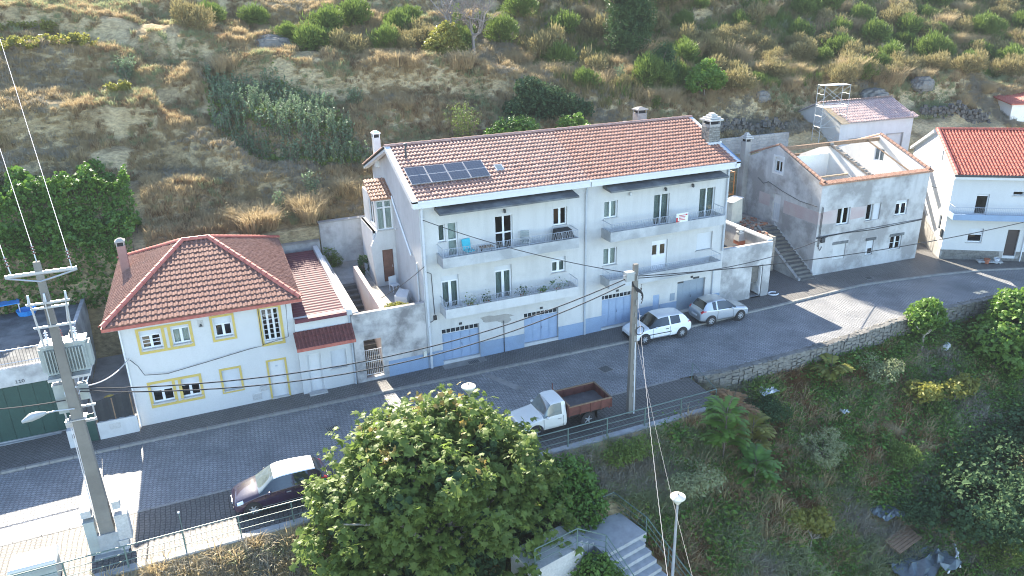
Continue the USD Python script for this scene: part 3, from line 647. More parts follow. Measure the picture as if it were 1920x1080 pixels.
for b, ops, first in ((ap1, o1, True), (ap2, o2, False)):
    L = 10.0 if first else 9.99
    m = MB(); m.wall([(0, -.3), (L, -.3), (L, 9.95), (0, 9.95)], ops, 0, .28)
    gable = [(.28, -.3), (10.5, -.3), (10.5, roofz(10.5) - .1), (AV, APEX - .1), (.28, roofz(.28) - .1)]
    if first: m.sidewall(gable, [], 0, .28)
    else: m.sidewall(gable, [], L - .28, L)
    m.sidewall(gable, [], L - .15, L) if first else None
    m.wall([(.28, -.3), (L - .28, -.3), (L - .28, 9.9), (.28, 9.9)], [], 10.22, 10.5)
    for z in (3.35, 6.4, 9.4): m.box((.28, .28, z), (L - .29, 10.2, z + .2))
    for u in (3.4, 6.9): m.box((u, .6, .1), (u + .12, 10.2, 9.3))
    part(b, 'wall', m, 'white_render')
    # grey-blue plinth between the doors, 3 mm proud
    m = MB(); e = [(0.02, .86), (3.13, 5.92), (8.19, 9.98)] if first else [(.02, 1.13), (3.3, 4.82), (5.31, 6.61), (8.76, 9.97)]
    for a, c in e: part(b, 'plinth', MB().box((a, -.03, -.2), (c, -.001, 1.18 if first else 1.35)), 'grey_blue_band')
    # roof
    O = (-.44 if first else 0, EV, EAVE); Lr = 10.45 if first else 10.35; sl = math.hypot(AV - EV, APEX - EAVE)
    tile_roof(b, O, (1, 0, 0), (0, AV - EV, APEX - EAVE), [(.3 if first else 0, .12), (Lr - (0 if first else .3), .12), (Lr - (0 if first else .3), sl), (.3 if first else 0, sl)], .215, .362, 'old_tile' if first else 'warm_tile', ind=300, h=.055, lift=.075)
    rl = math.hypot(11.1 - AV, APEX - roofz(11.1))
    tile_roof(b, (O[0] + Lr, 11.1, roofz(11.1)), (-1, 0, 0), (0, -(11.1 - AV), APEX - roofz(11.1)), [(0, 0), (Lr, 0), (Lr, rl), (0, rl)], .215, .362, 'old_tile', ind=0, h=.06, name='rear_roof')
    caps(b, (O[0], AV, APEX), (O[0] + Lr, AV, APEX), 'old_tile', .12, .4)
    m = MB(); m.box((O[0], EV, EAVE - .03), (O[0] + Lr, EV + .22, EAVE + .06)); m.box((O[0] + .05, EV + .06, EAVE - .34), (O[0] + Lr - (0 if first else .05), 0, EAVE - .03)); part(b, 'cornice', m, 'white_paint')
    # verge
    m = MB(); u0, u1 = (-.44, -.14) if first else (10.05, 10.35)
    for (va, vb) in ((EV, AV), (AV, 11.1)):
        za, zb = roofz(va), roofz(vb)
        m.hexa([(u0, va, za - .26), (u1, va, za - .26), (u1, vb, zb - .26), (u0, vb, zb - .26)], [(u0, va, za + .07), (u1, va, za + .07), (u1, vb, zb + .07), (u0, vb, zb + .07)])
    if first: m.hexa([(-.14, EV + .2, roofz(EV + .2) - .3), (0.0, EV + .2, roofz(EV + .2) - .3), (0.0, AV, APEX - .3), (-.14, AV, APEX - .3)], [(-.14, EV + .2, roofz(EV + .2) - .1), (0, EV + .2, roofz(EV + .2) - .1), (0, AV, APEX - .1), (-.14, AV, APEX - .1)])
    part(b, 'verge', m, 'white_paint')
    if not first:
        m = MB(); va, vb = EV + .05, 2.1; m.hexa([(10.35, va, roofz(va) - .2), (10.39, va, roofz(va) - .2), (10.39, vb, roofz(vb) - .2), (10.35, vb, roofz(vb) - .2)], [(10.35, va, roofz(va) + .1), (10.39, va, roofz(va) + .1), (10.39, vb, roofz(vb) + .1), (10.35, vb, roofz(vb) + .1)]); part(b, 'flashing', m, 'blue_flashing')
    # canopy over the upper balcony
    a, c = (.85, 9.0) if first else (1.02, 9.18)
    m = MB(); m.hexa([(a, -1.0, 9.34), (c, -1.0, 9.34), (c, 0, 9.42), (a, 0, 9.42)], [(a, -1.0, 9.44), (c, -1.0, 9.44), (c, 0, 9.62), (a, 0, 9.62)]); part(b, 'canopy', m, 'mossy_concrete')
    a, c = (.84, 8.96) if first else (1.0, 9.04)
    balcony(b, a, c, 7.03, 6.44, rail=7.5, mt='balcony_concrete')
    balcony(b, a, c, 4.06, 3.52, rail=4.5, mt='white_render' if first else 'balcony_concrete')
    for (g0, g1, z0, z1) in (ops[7:9] if first else ops[6:8]):
        mt = 'garage_blue_grey' if (first or g0 < 4) else 'garage_grey'
        d_ = part(b, 'garage_door', MB().box((g0, .16, z0), (g1, .22, z1 - (.34 if mt[-4:] == 'grey' and mt != 'garage_grey' else .0))), mt)
        n = 4; zc = z1 - .34
        for k in range(n):
            a_, c_ = g0 + (g1 - g0) * k / n, g0 + (g1 - g0) * (k + 1) / n
            part(d_, 'leaf', MB().box((a_ + .012, .135, z0 + .03), (c_ - .012, .16, zc - .03)).box((a_ + .08, .125, z0 + .15), (c_ - .08, .135, (z0 + zc) / 2 - .06)).box((a_ + .08, .125, (z0 + zc) / 2 + .06), (c_ - .08, .135, zc - .12)) if mt != 'garage_grey' else MB().box((a_ + .004, .14, z0 + .03), (c_ - .004, .16, z1 - .03)), mt)
        if mt != 'garage_grey':
            m = MB(); m.box((g0, .15, zc), (g1, .2, zc + .03)); m.box((g0, .15, z1 - .03), (g1, .2, z1))
            for k in range(9): u = g0 + (g1 - g0 - .03) * k / 8; m.box((u, .148, zc + .03), (u + .03, .2, z1 - .03))
            fr = part(d_, 'fanlight', m, 'white_paint')
            for k in range(8): u = g0 + (g1 - g0 - .03) * k / 8 + .03; part(fr, 'pane', MB().box((u, .17, zc + .03), (u + (g1 - g0 - .03) / 8 - .03, .178, z1 - .03)), 'car_glass')
        else:
            for u, zz in ((g0 + .08, z1 - .16), (g1 - .95, z1 + .02)): part(d_, 'vent', MB().box((u, .1 if zz < z1 else -.02, zz), (u + .45, .14 if zz < z1 else .0, zz + .13)), 'dark_metal')
        part(d_, 'handle', MB().tube([((g0 + g1) / 2 + .06, .125, (z0 + zc) / 2 + .1), ((g0 + g1) / 2 + .06, .09, (z0 + zc) / 2 + .1), ((g0 + g1) / 2 + .06, .09, (z0 + zc) / 2 - .05)], .012), 'dark_metal')
        part(b, 'house_number', MB().box(((g0 + g1) / 2 - .09, -.02, z1 + .12), ((g0 + g1) / 2 + .09, 0, z1 + .26)), 'dark_metal')
# openings of the left one
window(ap1, 1.0, 1.41, 7.6, 8.58, n=1, curtain='curtain_grey'); window(ap1, 1.52, 2.1, 6.66, 8.62, n=1, mid=7.6, shut=.0, curtain='curtain_white', sill=False, name='balcony_door')
window(ap1, 4.29, 5.34, 6.66, 8.6, n=2, mid=7.6, sill=False, name='balcony_door', w=.06); window(ap1, 7.86, 8.74, 7.57, 8.62, n=2)
part(ap1, 'furniture_inside', MB().box((7.95, .9, 7.0), (8.25, 1.3, 8.25)).box((8.35, .9, 7.0), (8.66, 1.3, 8.3)), 'wood_inside')
window(ap1, 1.0, 2.02, 3.62, 5.62, n=2, shut=.16, sill=False, curtain='curtain_grey', name='balcony_door', w=.09); window(ap1, 4.18, 5.22, 3.62, 5.68, n=2, shut=.14, sill=False, curtain='curtain_grey', name='balcony_door', w=.09)
window(ap1, 7.75, 8.66, 4.7, 5.65, n=2, shut=.25, curtain='curtain_grey', w=.09)
window(ap2, 1.16, 2.06, 7.56, 8.6, n=2, curtain='curtain_white'); window(ap2, 4.57, 5.66, 6.66, 8.58, n=2, sill=False, curtain='curtain_grey', name='balcony_door', w=.05); window(ap2, 7.86, 9.0, 6.66, 8.58, n=2, sill=False, curtain='curtain_grey', name='balcony_door', w=.05)
window(ap2, 1.18, 2.1, 4.6, 5.7, n=2, curtain='curtain_white'); window(ap2, 7.88, 9.06, 4.56, 5.7, n=1, shut=1.0, sill=True)
f = part(ap2, 'balcony_door', MB().wall([(4.56, 3.7), (5.7, 3.7), (5.7, 5.66), (4.56, 5.66)], [(4.66, 4.98, 4.74, 5.36), (5.22, 5.56, 4.74, 5.36)], .1, .16), 'white_pvc')
for a in (4.66, 5.22): part(f, 'pane', MB().box((a, .12, 4.74), (a + .34, .128, 5.36)), 'pane_glass')
part(ap2, 'meter_cabinet', MB().box((4.83, .02, .95), (5.3, .08, 2.05)), 'garage_blue_grey'); part(ap2, 'hatch', MB().box((6.1, -.03, 1.45), (6.45, .0, 1.95)), 'garage_grey')
for b, u in ((ap1, 4.85), (ap2, 5.3), (ap2, 7.25), (ap2, 2.85)):
    l = part(b, 'wall_lamp', MB().box((u - .05, -.1, 8.88), (u + .05, 0, 8.98)).lathe([(.0, -.2), (.08, -.14), (.06, 0)], (u, -.12, 8.95), 8), 'dark_metal' if u != 2.85 else 'shutter_white')
pipe(ap1, [(.14, -.07, 9.6), (.14, -.07, 6.9), (.14, -.07, .15)], .075, 'shutter_white'); pipe(ap1, [(9.94, -.2, 9.68), (9.94, -.08, 9.2), (9.94, -.08, .2)], .06, 'zinc')
pipe(ap2, [(9.86, -.08, 9.6), (9.86, -.08, 4.3)], .07, 'zinc'); pipe(ap2, [(9.3, -.06, 3.55), (9.3, -.06, .35)], .05, 'zinc'); pipe(ap1, [(4.62, -.06, 2.3), (4.62, -.06, .2)], .025, 'dark_metal')
# patch of bare cement by the second garage
def blob(u, z, a, b_, n=26, seed=1):
    r = np.random.default_rng(seed); an = np.linspace(0, 2 * math.pi, n, endpoint=False); k = 1 + .28 * np.convolve(np.tile(r.normal(0, 1, n), 3), np.ones(3) / 3, 'same')[n:2 * n]
    return [(u + a * k_ * math.cos(t), z + b_ * k_ * math.sin(t)) for t, k_ in zip(an, k)]
m = MB(); m.wall(blob(4.15, 2.55, 1.0, .2, seed=3), [], -.004, 0.001); m.wall(blob(4.7, 2.35, .42, .3, seed=5), [], -.007, .001); part(ap1, 'bare_cement_patch', m, 'concrete')
chimney(ap1, (-.02, 8.6), .42, .42, 10.2, 12.0, 'white_render', 'white_paint', capstyle='slab')
chimney(ap2, (9.85, 10.4), .75, .7, 9.2, 11.7, 'concrete', 'concrete', name='chimney')
chimney(ap2, (8.9, 13.0 - 2.2), .5, .5, 9.6, 10.7, 'concrete', 'concrete')
# stone chimney: facing stones proud of the stack
cx, cy = 9.86, 2.0
ch = chimney(ap2, (cx, cy), .8, .8, 10.6, 12.1, 'concrete', 'pale_granite', capstyle='stack')
m = MB()
for sx, sy in ((0, -1), (-1, 0), (1, 0), (0, 1)):
    z = 10.7
    while z < 11.95:
        u = -.4
        while u < .38:
            w = min(rng.uniform(.09, .2), .4 - u); h_ = rng.uniform(.1, .17); o = .4 + rng.uniform(.005, .03)
            if sx == 0: m.box((cx + u + .01, cy + sy * o - (.05 if sy > 0 else 0), z), (cx + u + w - .01, cy + sy * o + (.05 if sy < 0 else 0), z + h_ - .015))
            else: m.box((cx + sx * o - (.05 if sx > 0 else 0), cy + u + .01, z), (cx + sx * o + (.05 if sx < 0 else 0), cy + u + w - .01, z + h_ - .015))
            u += w
        z += .14
part(ch, 'facing_stones', m, 'stone', kind='stuff')
part(ch, 'flashing', MB().box((cx - .5, cy - .52, 10.82), (cx + .52, cy + .1, 11.02)), 'zinc')
# solar panels, skylight, vent pipe on the left roof
sa = thing('solar_array', 'array of eight dark solar panels on the left tile roof', 'solar panels', (0, 0, 0))
up = np.array([0, AV - EV, APEX - EAVE]); up /= np.linalg.norm(up); nr = np.cross([1, 0, 0], up)
def rp(u, v, h): p = np.array([u, v, roofz(v)]); return p + nr * h
m = MB()
for s in (.9, 1.6, 2.3): m.tube([rp(-.02, s, .12), rp(4.46, s, .12)], .025, 4)
for u in np.arange(.2, 4.4, .7):
    for s in (.9, 2.3): m.tube([rp(u, s, .0), rp(u, s, .12)], .02, 4)
part(sa, 'mounting_rails', m, 'galvanised')
for i_ in range(4):
    for j_ in range(2):
        u0, v0 = -.05 + i_ * 1.125, .86 + j_ * .76; u1, v1 = u0 + 1.1, v0 + .735
        q = lambda u, v, h: tuple(rp(u, v, h))
        p_ = part(sa, 'panel', MB().hexa([q(u0, v0, .15), q(u1, v0, .15), q(u1, v1, .15), q(u0, v1, .15)], [q(u0, v0, .185), q(u1, v0, .185), q(u1, v1, .185), q(u0, v1, .185)]), 'galvanised')
        part(p_, 'cells', MB().hexa([q(u0 + .02, v0 + .02, .184), q(u1 - .02, v0 + .02, .184), q(u1 - .02, v1 - .02, .184), q(u0 + .02, v1 - .02, .184)], [q(u0 + .02, v0 + .02, .19), q(u1 - .02, v0 + .02, .19), q(u1 - .02, v1 - .02, .19), q(u0 + .02, v1 - .02, .19)]), 'solar_cell')
q = lambda u, v, h: tuple(rp(u, v, h))
sk_ = part(ap1, 'skylight', MB().hexa([q(5.0, 1.33, .0), q(5.47, 1.33, .0), q(5.47, 1.84, .0), q(5.0, 1.84, .0)], [q(5.0, 1.33, .14), q(5.47, 1.33, .14), q(5.47, 1.84, .14), q(5.0, 1.84, .14)]), 'zinc')
part(sk_, 'pane', MB().hexa([q(5.05, 1.38, .135), q(5.42, 1.38, .135), q(5.42, 1.79, .135), q(5.05, 1.79, .135)], [q(5.05, 1.38, .15), q(5.42, 1.38, .15), q(5.42, 1.79, .15), q(5.05, 1.79, .15)]), 'car_glass_pale')
part(ap1, 'vent_pipe', MB().tube([(.42, 3.4, 11.4), (.42, 3.35, 12.35)], .06, 8).lathe([(.11, 0), (.1, .1), (0, .13)], (.42, 3.35, 12.35), 8), 'dark_metal')
# porch wing on the left gable
m = MB(); Y0 = 5.8
m.wall([(-1.32, 3.2), (-.0, 3.2), (-.0, 8.95), (-1.02, 8.95), (-1.05, 6.9), (-1.5, 6.0)], [(-.86, -.2, 3.62, 5.68), (-1.0, -.06, 6.95, 8.75)], Y0, Y0 + .2)
m.sidewall([(Y0 + .2, 3.2), (9.2, 3.2), (9.2, 6.9), (Y0 + .2, 6.9)], [], -1.32, -1.15); m.sidewall([(Y0 + .2, 6.9), (9.2, 6.9), (9.2, 8.9), (Y0 + .2, 8.9)], [(6.3, 7.6, 7.1, 8.6)], -1.04, -.9)
m.box((-1.3, Y0 + .2, 6.75), (0, 9.2, 6.9))
part(ap1, 'porch_wing', m, 'white_render')
d_ = part(ap1, 'door', MB().box((-.86, Y0 + .08, 3.62), (-.2, Y0 + .14, 5.68)).box((-.8, Y0 + .065, 3.8), (-.26, Y0 + .08, 4.6)).box((-.8, Y0 + .065, 4.7), (-.26, Y0 + .08, 5.58)), 'door_brown'); part(d_, 'handle', MB().tube([(-.27, Y0 + .05, 4.65), (-.27, Y0 + .03, 4.5)], .015), 'galvanised')
window(ap1, -1.0, -.06, 6.95, 8.75, v=Y0, rec=.06, n=2, mid=8.3, sill=True, curtain='curtain_white')
f = part(ap1, 'side_window', MB().sidewall([(6.3, 7.1), (7.6, 7.1), (7.6, 8.6), (6.3, 8.6)], [(6.37, 6.9, 7.17, 8.53), (7.0, 7.53, 7.17, 8.53)], -1.0, -.94), 'white_pvc'); part(f, 'pane', MB().box((-.975, 6.37, 7.17), (-.968, 7.53, 8.53)), 'pane_glass')
tile_roof(ap1, (-1.3, Y0 - .25, 8.92), (1, 0, 0), (.0, 1, .42), [(0, 0), (1.3, 0), (1.3, 1.9), (0, 1.9)], .2, .34, 'small_tile', ind=40, name='porch_roof')
pipe(ap1, [(-.06, .9, 6.3), (-.06, .9, 3.4)], .05, 'zinc'); pipe(ap1, [(-.07, 5.6, 9.0), (-.07, 5.2, 8.6), (-.07, 2.0, 6.4)], .05, 'white_pvc')

# ---------------------------------------------------------------- between the trimmed house and the white houses
an = thing('annex', 'low white annex under a burgundy corrugated sheet roof', 'annex', (0, 0, 0))
m = MB(); m.wall([(-7.03, -.2), (-4.1, -.2), (-4.1, 4.55), (-7.03, 4.55)], [(-6.62, -5.92, .12, 2.42), (-5.38, -4.56, 1.32, 2.38)], .1, .34)
m.sidewall([(.34, -.2), (10.8, -.2), (10.8, 4.62), (.34, 4.62)], [], -4.36, -4.1); part(an, 'wall', m, 'house_white')
# corrugated sheet: ridges run along the house front
m = MB(); vs = np.arange(.0, 10.8, .05); prof = .03 * np.sin(vs / .36 * 2 * math.pi)
v = np.array([(u, y, 4.52 + .022 * y + p_) for y, p_ in zip(vs, prof) for u in (-7.0, -4.32)]); m.add(v, [(2 * a, 2 * a + 1, 2 * a + 3, 2 * a + 2) for a in range(len(vs) - 1)])
m.box((-7.0, -.12, 4.36), (-4.32, .02, 4.55)); part(an, 'sheet_roof', m, 'burgundy_sheet', smooth=40)
m = MB(); m.hexa([(-4.32, 0.0, 4.3), (-4.02, 0, 4.3), (-4.02, 10.8, 4.3), (-4.32, 10.8, 4.3)], [(-4.32, 0.0, 4.62), (-4.02, 0, 4.62), (-4.02, 10.8, 5.0), (-4.32, 10.8, 5.0)]); part(an, 'parapet', m, 'white_render')
tile_roof(an, (-7.15, -.8, 3.2), (1, 0, 0), (0, .8, .62), [(0, 0), (3.05, 0), (3.05, 1.05), (0, 1.05)], .2, .34, 'awning_tile', ind=60, h=.04, name='awning')
part(an, 'awning_edge', MB().box((-7.15, -.84, 3.06), (-4.1, -.78, 3.24)), 'ridge_red')
part(an, 'door', MB().box((-6.62, .2, .12), (-5.92, .26, 2.42)).box((-6.54, .185, .3), (-6.0, .2, 1.1)).box((-6.54, .185, 1.25), (-6.0, .2, 2.3)), 'white_paint')
window(an, -5.38, -4.56, 1.32, 2.38, v=.1, rec=.1, n=1, shut=1.0)
part(an, 'doorstep', MB().box((-6.75, -.3, -.1), (-5.8, .1, .2)), 'pale_granite'); pipe(an, [(-4.2, .04, 4.3), (-4.2, .04, .1)], .045, 'zinc')

fw = thing('street_wall', 'tall wall with peeling sooty paint beside the barred gate', 'wall', (0, 0, 0))
part(fw, 'wall', MB().wall([(-4.1, -.2), (-.02, -.2), (-.02, 4.26), (-4.1, 4.26)], [(-3.58, -2.6, .36, 2.66)], 0, .25), 'peeling_render')
m = MB(); m.box((-2.3, -.012, -.2), (-.02, 0, 1.15)); part(fw, 'plinth', m, 'grey_blue_band')
part(fw, 'electric_box', MB().box((-.3, -.12, 1.0), (-.12, 0, 1.35)), 'cream_lamp')
g_ = part(fw, 'gate', MB().tube([(-3.56, .12, .5), (-3.56, .12, 2.0), (-2.62, .12, 2.0), (-2.62, .12, .5), (-3.56, .12, .5)], .022, 5).tube([(-3.56, .12, 1.3), (-2.62, .12, 1.3)], .018, 5), 'white_paint')
m = MB()
for k in range(1, 9): u = -3.56 + .94 * k / 9; m.tube([(u, .12, .5), (u, .12, 2.0)], .012, 4)
part(g_, 'bars', m, 'white_paint')
st = thing('yard_stair', 'stair climbing from the barred gate up to the paved yard', 'stairs', (0, 0, 0))
n_ = 16
for k in range(n_):
    y0 = .7 + k * .4; z0 = .3 + (k + 1) * 3.1 / n_
    part(st, 'step', MB().box((-3.62, y0, z0 - .35), (-2.45, y0 + .42, z0)), 'dark_step')
part(st, 'landing', MB().box((-3.62, .25, .1), (-2.4, .7, .3)), 'dark_step')
m = MB(); m.sidewall([(.25, .2), (7.6, .2), (7.6, 3.6), (7.2, 4.45), (.25, 4.24)], [], -2.45, -2.2); part(st, 'side_wall', m, 'pink_band', label='slanting plastered wall beside the stair')
m = MB().sidewall([(.25, 0), (10.8, 0), (10.8, 4.3), (.25, 4.3)], [], -4.02, -3.64); part(st, 'flank_wall', m, 'weathered_render')
yd = MB(); yd.box((-3.64, 7.05, 1.0), (0, 11.4, 3.4)); yd.box((-2.2, .25, 1.0), (0, 7.05, 3.38)); yard = solo('yard_paving', yd, 'concrete', kind='structure')
m = MB(); m.hexa([(-1.15, 2.3, 3.4), (-.55, 1.8, 3.4), (-.1, 2.9, 3.4), (-.6, 3.3, 3.4)], [(-1.15, 2.3, 4.02), (-.55, 1.8, 3.98), (-.1, 2.9, 4.0), (-.6, 3.3, 4.05)])
solo('kennel', m, 'white_paint', 'slanting white board lid beside the brown door on the terrace', 'lid')
gm = thing('garden_chair', 'grey green plastic chair on the terrace beside the brown door', 'chair', (-.55, 4.6, 3.4), 15)
m = MB(); m.box((-.24, -.24, .4), (.24, .24, .44)); part(gm, 'seat', m, 'shutter_white'); part(gm, 'backrest', MB().box((-.24, .2, .44), (.24, .26, .9)), 'shutter_white')
for a in (-1, 1):
    for c in (-1, 1): part(gm, 'leg', MB().box((a * .22 - .02, c * .22 - .02, 0), (a * .22 + .02, c * .22 + .02, .4)), 'shutter_white')
rw = thing('retaining_wall', 'tall stained retaining wall behind the paved yard', 'wall', (0, 0, 0))
part(rw, 'wall', MB().box((-3.65, 11.4, 2.5), (.1, 11.75, 6.25)), 'weathered_render'); part(rw, 'coping', MB().box((-3.72, 11.34, 6.25), (.1, 11.8, 6.33)), 'concrete')
rw2 = thing('retaining_wall', 'lower grey white garden wall behind the burgundy roof', 'wall', (0, 0, 0))
part(rw2, 'wall', MB().box((-7.6, 11.3, 2.5), (-3.75, 11.6, 5.1)), 'weathered_render'); part(rw2, 'coping', MB().box((-7.65, 11.24, 5.1), (-3.75, 11.66, 5.17)), 'concrete')

# ---------------------------------------------------------------- garage terrace on the far left
gt = thing('garage', 'flat roofed white garage with a dark green door and railed roof terrace', 'garage', (0, 0, 0))
m = MB(); m.wall([(-26, -.4), (-17.9, -.4), (-17.9, 3.85), (-26, 3.85)], [(-24.5, -18.25, .0, 2.9)], 1.76, 2.0); m.box((-26, 2.0, 3.0), (-17.9, 14.5, 3.2)); m.box((-18.15, 2.0, -.4), (-17.9, 14.5, 3.0)); m.hexa([(-18.1, 2, 3.2), (-17.9, 2, 3.2), (-17.9, 14.5, 3.2), (-18.1, 14.5, 3.2)], [(-18.1, 2, 3.85), (-17.9, 2, 3.85), (-17.9, 14.5, 3.4), (-18.1, 14.5, 3.4)])
part(gt, 'wall', m, 'sooty_render'); part(gt, 'terrace_floor', MB().box((-26, 2.0, 3.2), (-18.1, 14.5, 3.23)), 'mossy_concrete')
d_ = part(gt, 'door', MB().box((-24.5, 1.86, .0), (-18.25, 1.92, 2.9)), 'garage_green')
for k in range(10): part(d_, 'panel', MB().box((-24.5 + k * .625 + .015, 1.84, .04), (-24.5 + (k + 1) * .625 - .015, 1.86, 2.86)), 'garage_green')
m = MB(); m.tube([(-26, 2.05, 4.68), (-18.0, 2.05, 4.68)], .03, 6); m.tube([(-26, 2.05, 4.0), (-18.0, 2.05, 4.0)], .02, 5)
r_ = part(gt, 'railing', m, 'iron_rail'); m = MB()
for u in np.arange(-26, -17.95, .14): m.tube([(u, 2.05, 3.85), (u, 2.05, 4.68)], .009, 4)
part(r_, 'bars', m, 'dark_metal')
tx = meshkit.text_mesh('110', .16, .012); part(gt, 'house_number', (np.stack([tx.vertices[:, 0] - 20.15, 1.75 - tx.vertices[:, 2], tx.vertices[:, 1] + 3.02], 1), tx.faces[:, ::-1]), 'dark_metal')
part(gt, 'threshold', MB().box((-24.5, 1.55, -.2), (-18.2, 1.76, -.02)), 'step_concrete')
hu = thing('terrace_hut', 'small white hut with a grid window at the back of the garage terrace', 'hut', (0, 0, 0))
part(hu, 'wall', MB().wall([(-21.0, 3.23), (-18.3, 3.23), (-18.3, 4.6), (-21, 4.75)], [(-20.3, -19.2, 3.5, 4.2)], 13.0, 13.2).box((-18.5, 13.2, 3.23), (-18.3, 16, 4.55)).box((-21, 13.2, 3.23), (-20.8, 16, 4.55)), 'house_white')
part(hu, 'roof', MB().hexa([(-21.2, 12.8, 4.7), (-18.15, 12.8, 4.58), (-18.15, 16, 4.75), (-21.2, 16, 4.85)], [(-21.2, 12.8, 4.8), (-18.15, 12.8, 4.68), (-18.15, 16, 4.85), (-21.2, 16, 4.95)]), 'mossy_concrete')
f = part(hu, 'window', frame_mesh(-20.3, -19.2, 3.5, 4.2, 13.06, 4, .04, .05, 1), 'dark_metal'); part(f, 'pane', MB().box((-20.3, 13.08, 3.5), (-19.2, 13.09, 4.2)), 'car_glass_pale')
tb = thing('terrace_table', 'bright blue plastic table on the garage roof terrace', 'table', (-21.95, 11.3, 3.23), 8)
part(tb, 'tabletop', MB().box((-.75, -.4, .7), (.75, .4, .75)), 'plastic_blue')
for a in (-1, 1):
    for c in (-1, 1): part(tb, 'leg', MB().box((a * .68 - .025, c * .33 - .025, 0), (a * .68 + .025, c * .33 + .025, .7)), 'white_pvc')
tub = MB().lathe([(.18, 0), (.42, .02), (.5, .3), (.53, .3), (.45, .0)], (0, 0, 0), 14)
t_ = tag(part(thing('paddling_tub', 'round blue tub beside the table on the garage terrace', 'tub', (-20.9, 11.0, 3.23)), 'shell', tub, 'plastic_blue'))
gp = thing('gate_post', 'white rendered gate post below the transformer pole', 'post', (0, 0, 0)); part(gp, 'pillar', MB().box((-18.2, -.22, -.3), (-17.5, .2, .93)), 'white_render'); part(gp, 'letter_slot', MB().box((-18.0, -.24, .5), (-17.75, -.22, .72)), 'dark_void')
lw = thing('garden_wall', 'low white wall topped by dark netting beside the trimmed house', 'wall', (0, 0, 0)); part(lw, 'wall', MB().box((-16.9, 0, -.3), (-15.13, .2, .93)), 'white_render')
m = MB(); us = np.linspace(-16.85, -15.25, 14); m.add([(u, .12 + .05 * math.sin(q * 1.7), z) for q, u in enumerate(us) for z in (.93, 1.5 + .08 * math.sin(q * .9), 2.05 + .02 * q)], [(3 * a + b_, 3 * a + 3 + b_, 3 * a + 4 + b_, 3 * a + 1 + b_) for a in range(13) for b_ in (0, 1)]); part(lw, 'netting', m, 'dark_net')
for u in (-16.87, -16.05, -15.23): part(lw, 'stake', MB().box((u - .025, .08, .93), (u + .025, .16, 2.1)), 'timber')
part(lw, 'meter_hatch', MB().box((-16.4, -.015, .45), (-15.9, 0, .75)), 'pale_granite')
sd = thing('garden_gate', 'dark sheet metal gate between the gate post and the low wall', 'gate', (0, 0, 0)); part(sd, 'leaf', MB().box((-17.5, .02, -.1), (-16.92, .06, 1.5)), 'garage_green'); part(sd, 'stile', MB().box((-16.96, -.01, -.1), (-16.9, .02, 1.55)), 'dark_metal')
solo('side_passage', MB().box((-17.85, .25, -.5), (-15.2, 11, -.08)), 'concrete', kind='structure')
br = thing('breeze_block_stack', 'grey block stack with a yellow basin in the side passage', 'blocks', (-16.6, 2.6, -.08))
for a in range(3):
    for c in range(2): part(br, 'block', MB().box((-.75 + a * .5, -.15, c * .42), (-.28 + a * .5, .15, c * .42 + .41)), 'concrete')
part(br, 'basin', MB().lathe([(.0, .84), (.2, .84), (.27, 1.05), (.25, 1.05), (.18, .87), (0, .87)], (.1, 0, 0), 12), 'ochre_trim')

# ---------------------------------------------------------------- low court wall right of the white houses
cw = thing('court_wall', 'stained blue grey wall with an open white iron gate', 'wall', (0, 0, 0))
m = MB(); m.wall([(20.0, -.2), (24.05, -.2), (24.05, 4.3), (20.0, 4.3)], [(22.5, 23.42, .55, 2.76)], 0.0, .25); m.sidewall([(.25, -.2), (7.5, -.2), (7.5, 4.3), (.25, 4.3)], [], 23.85, 24.15); part(cw, 'wall', m, 'sooty_render')
m = MB(); m.hexa([(23.78, .25, 4.3), (24.22, .25, 4.3), (24.22, 7.5, 4.3), (23.78, 7.5, 4.3)], [(23.78, .25, 4.4), (24.22, .25, 4.4), (24.22, 7.5, 4.4), (23.78, 7.5, 4.4)]); part(cw, 'coping', m, 'white_paint')
g_ = part(cw, 'gate_leaf', MB().box((23.32, .05, .6), (23.38, .98, 2.7)), 'white_paint'); m = MB()
for k in range(7): m.box((23.29, .12 + k * .12, .65), (23.32, .16 + k * .12, 2.65))
part(g_, 'bars', m, 'white_paint')
solo('court_floor', MB().box((20.0, .25, 1.5), (23.85, 7.5, 3.1)), 'dark_step', kind='structure'); solo('gate_passage', MB().box((22.5, .0, .2), (23.42, 1.2, .54)), 'concrete', kind='structure')
gr = thing('brick_barbecue', 'small brick barbecue with a pale chimney in the walled court', 'barbecue', (23.4, 2.6, 3.1))
part(gr, 'base', MB().box((-.28, -.28, 0), (.28, .28, .65)), 'terracotta'); part(gr, 'hood', MB().hexa([(-.3, -.3, .65), (.3, -.3, .65), (.3, .3, .65), (-.3, .3, .65)], [(-.16, -.16, 1.15), (.16, -.16, 1.15), (.16, .16, 1.15), (-.16, .16, 1.15)]), 'concrete'); part(gr, 'cowl', MB().box((-.2, -.2, 1.15), (.2, .2, 1.25)).box((-.12, -.12, 1.25), (.12, .12, 1.4)).box((-.22, -.22, 1.4), (.22, .22, 1.46)), 'pale_granite')
ct = thing('canvas_canopy', 'small dark canvas canopy on a white pole in the walled court', 'canopy', (21.2, 1.6, 3.1))
part(ct, 'canvas', MB().hexa([(-.7, -.6, 1.0), (.8, -.6, .9), (.8, .7, 1.0), (-.7, .7, 1.15)], [(-.7, -.6, 1.02), (.8, -.6, .92), (.8, .7, 1.02), (-.7, .7, 1.17)]), 'dark_net'); part(ct, 'pole', MB().tube([(0, 0, 0), (0, 0, 1.0)], .025), 'white_paint')
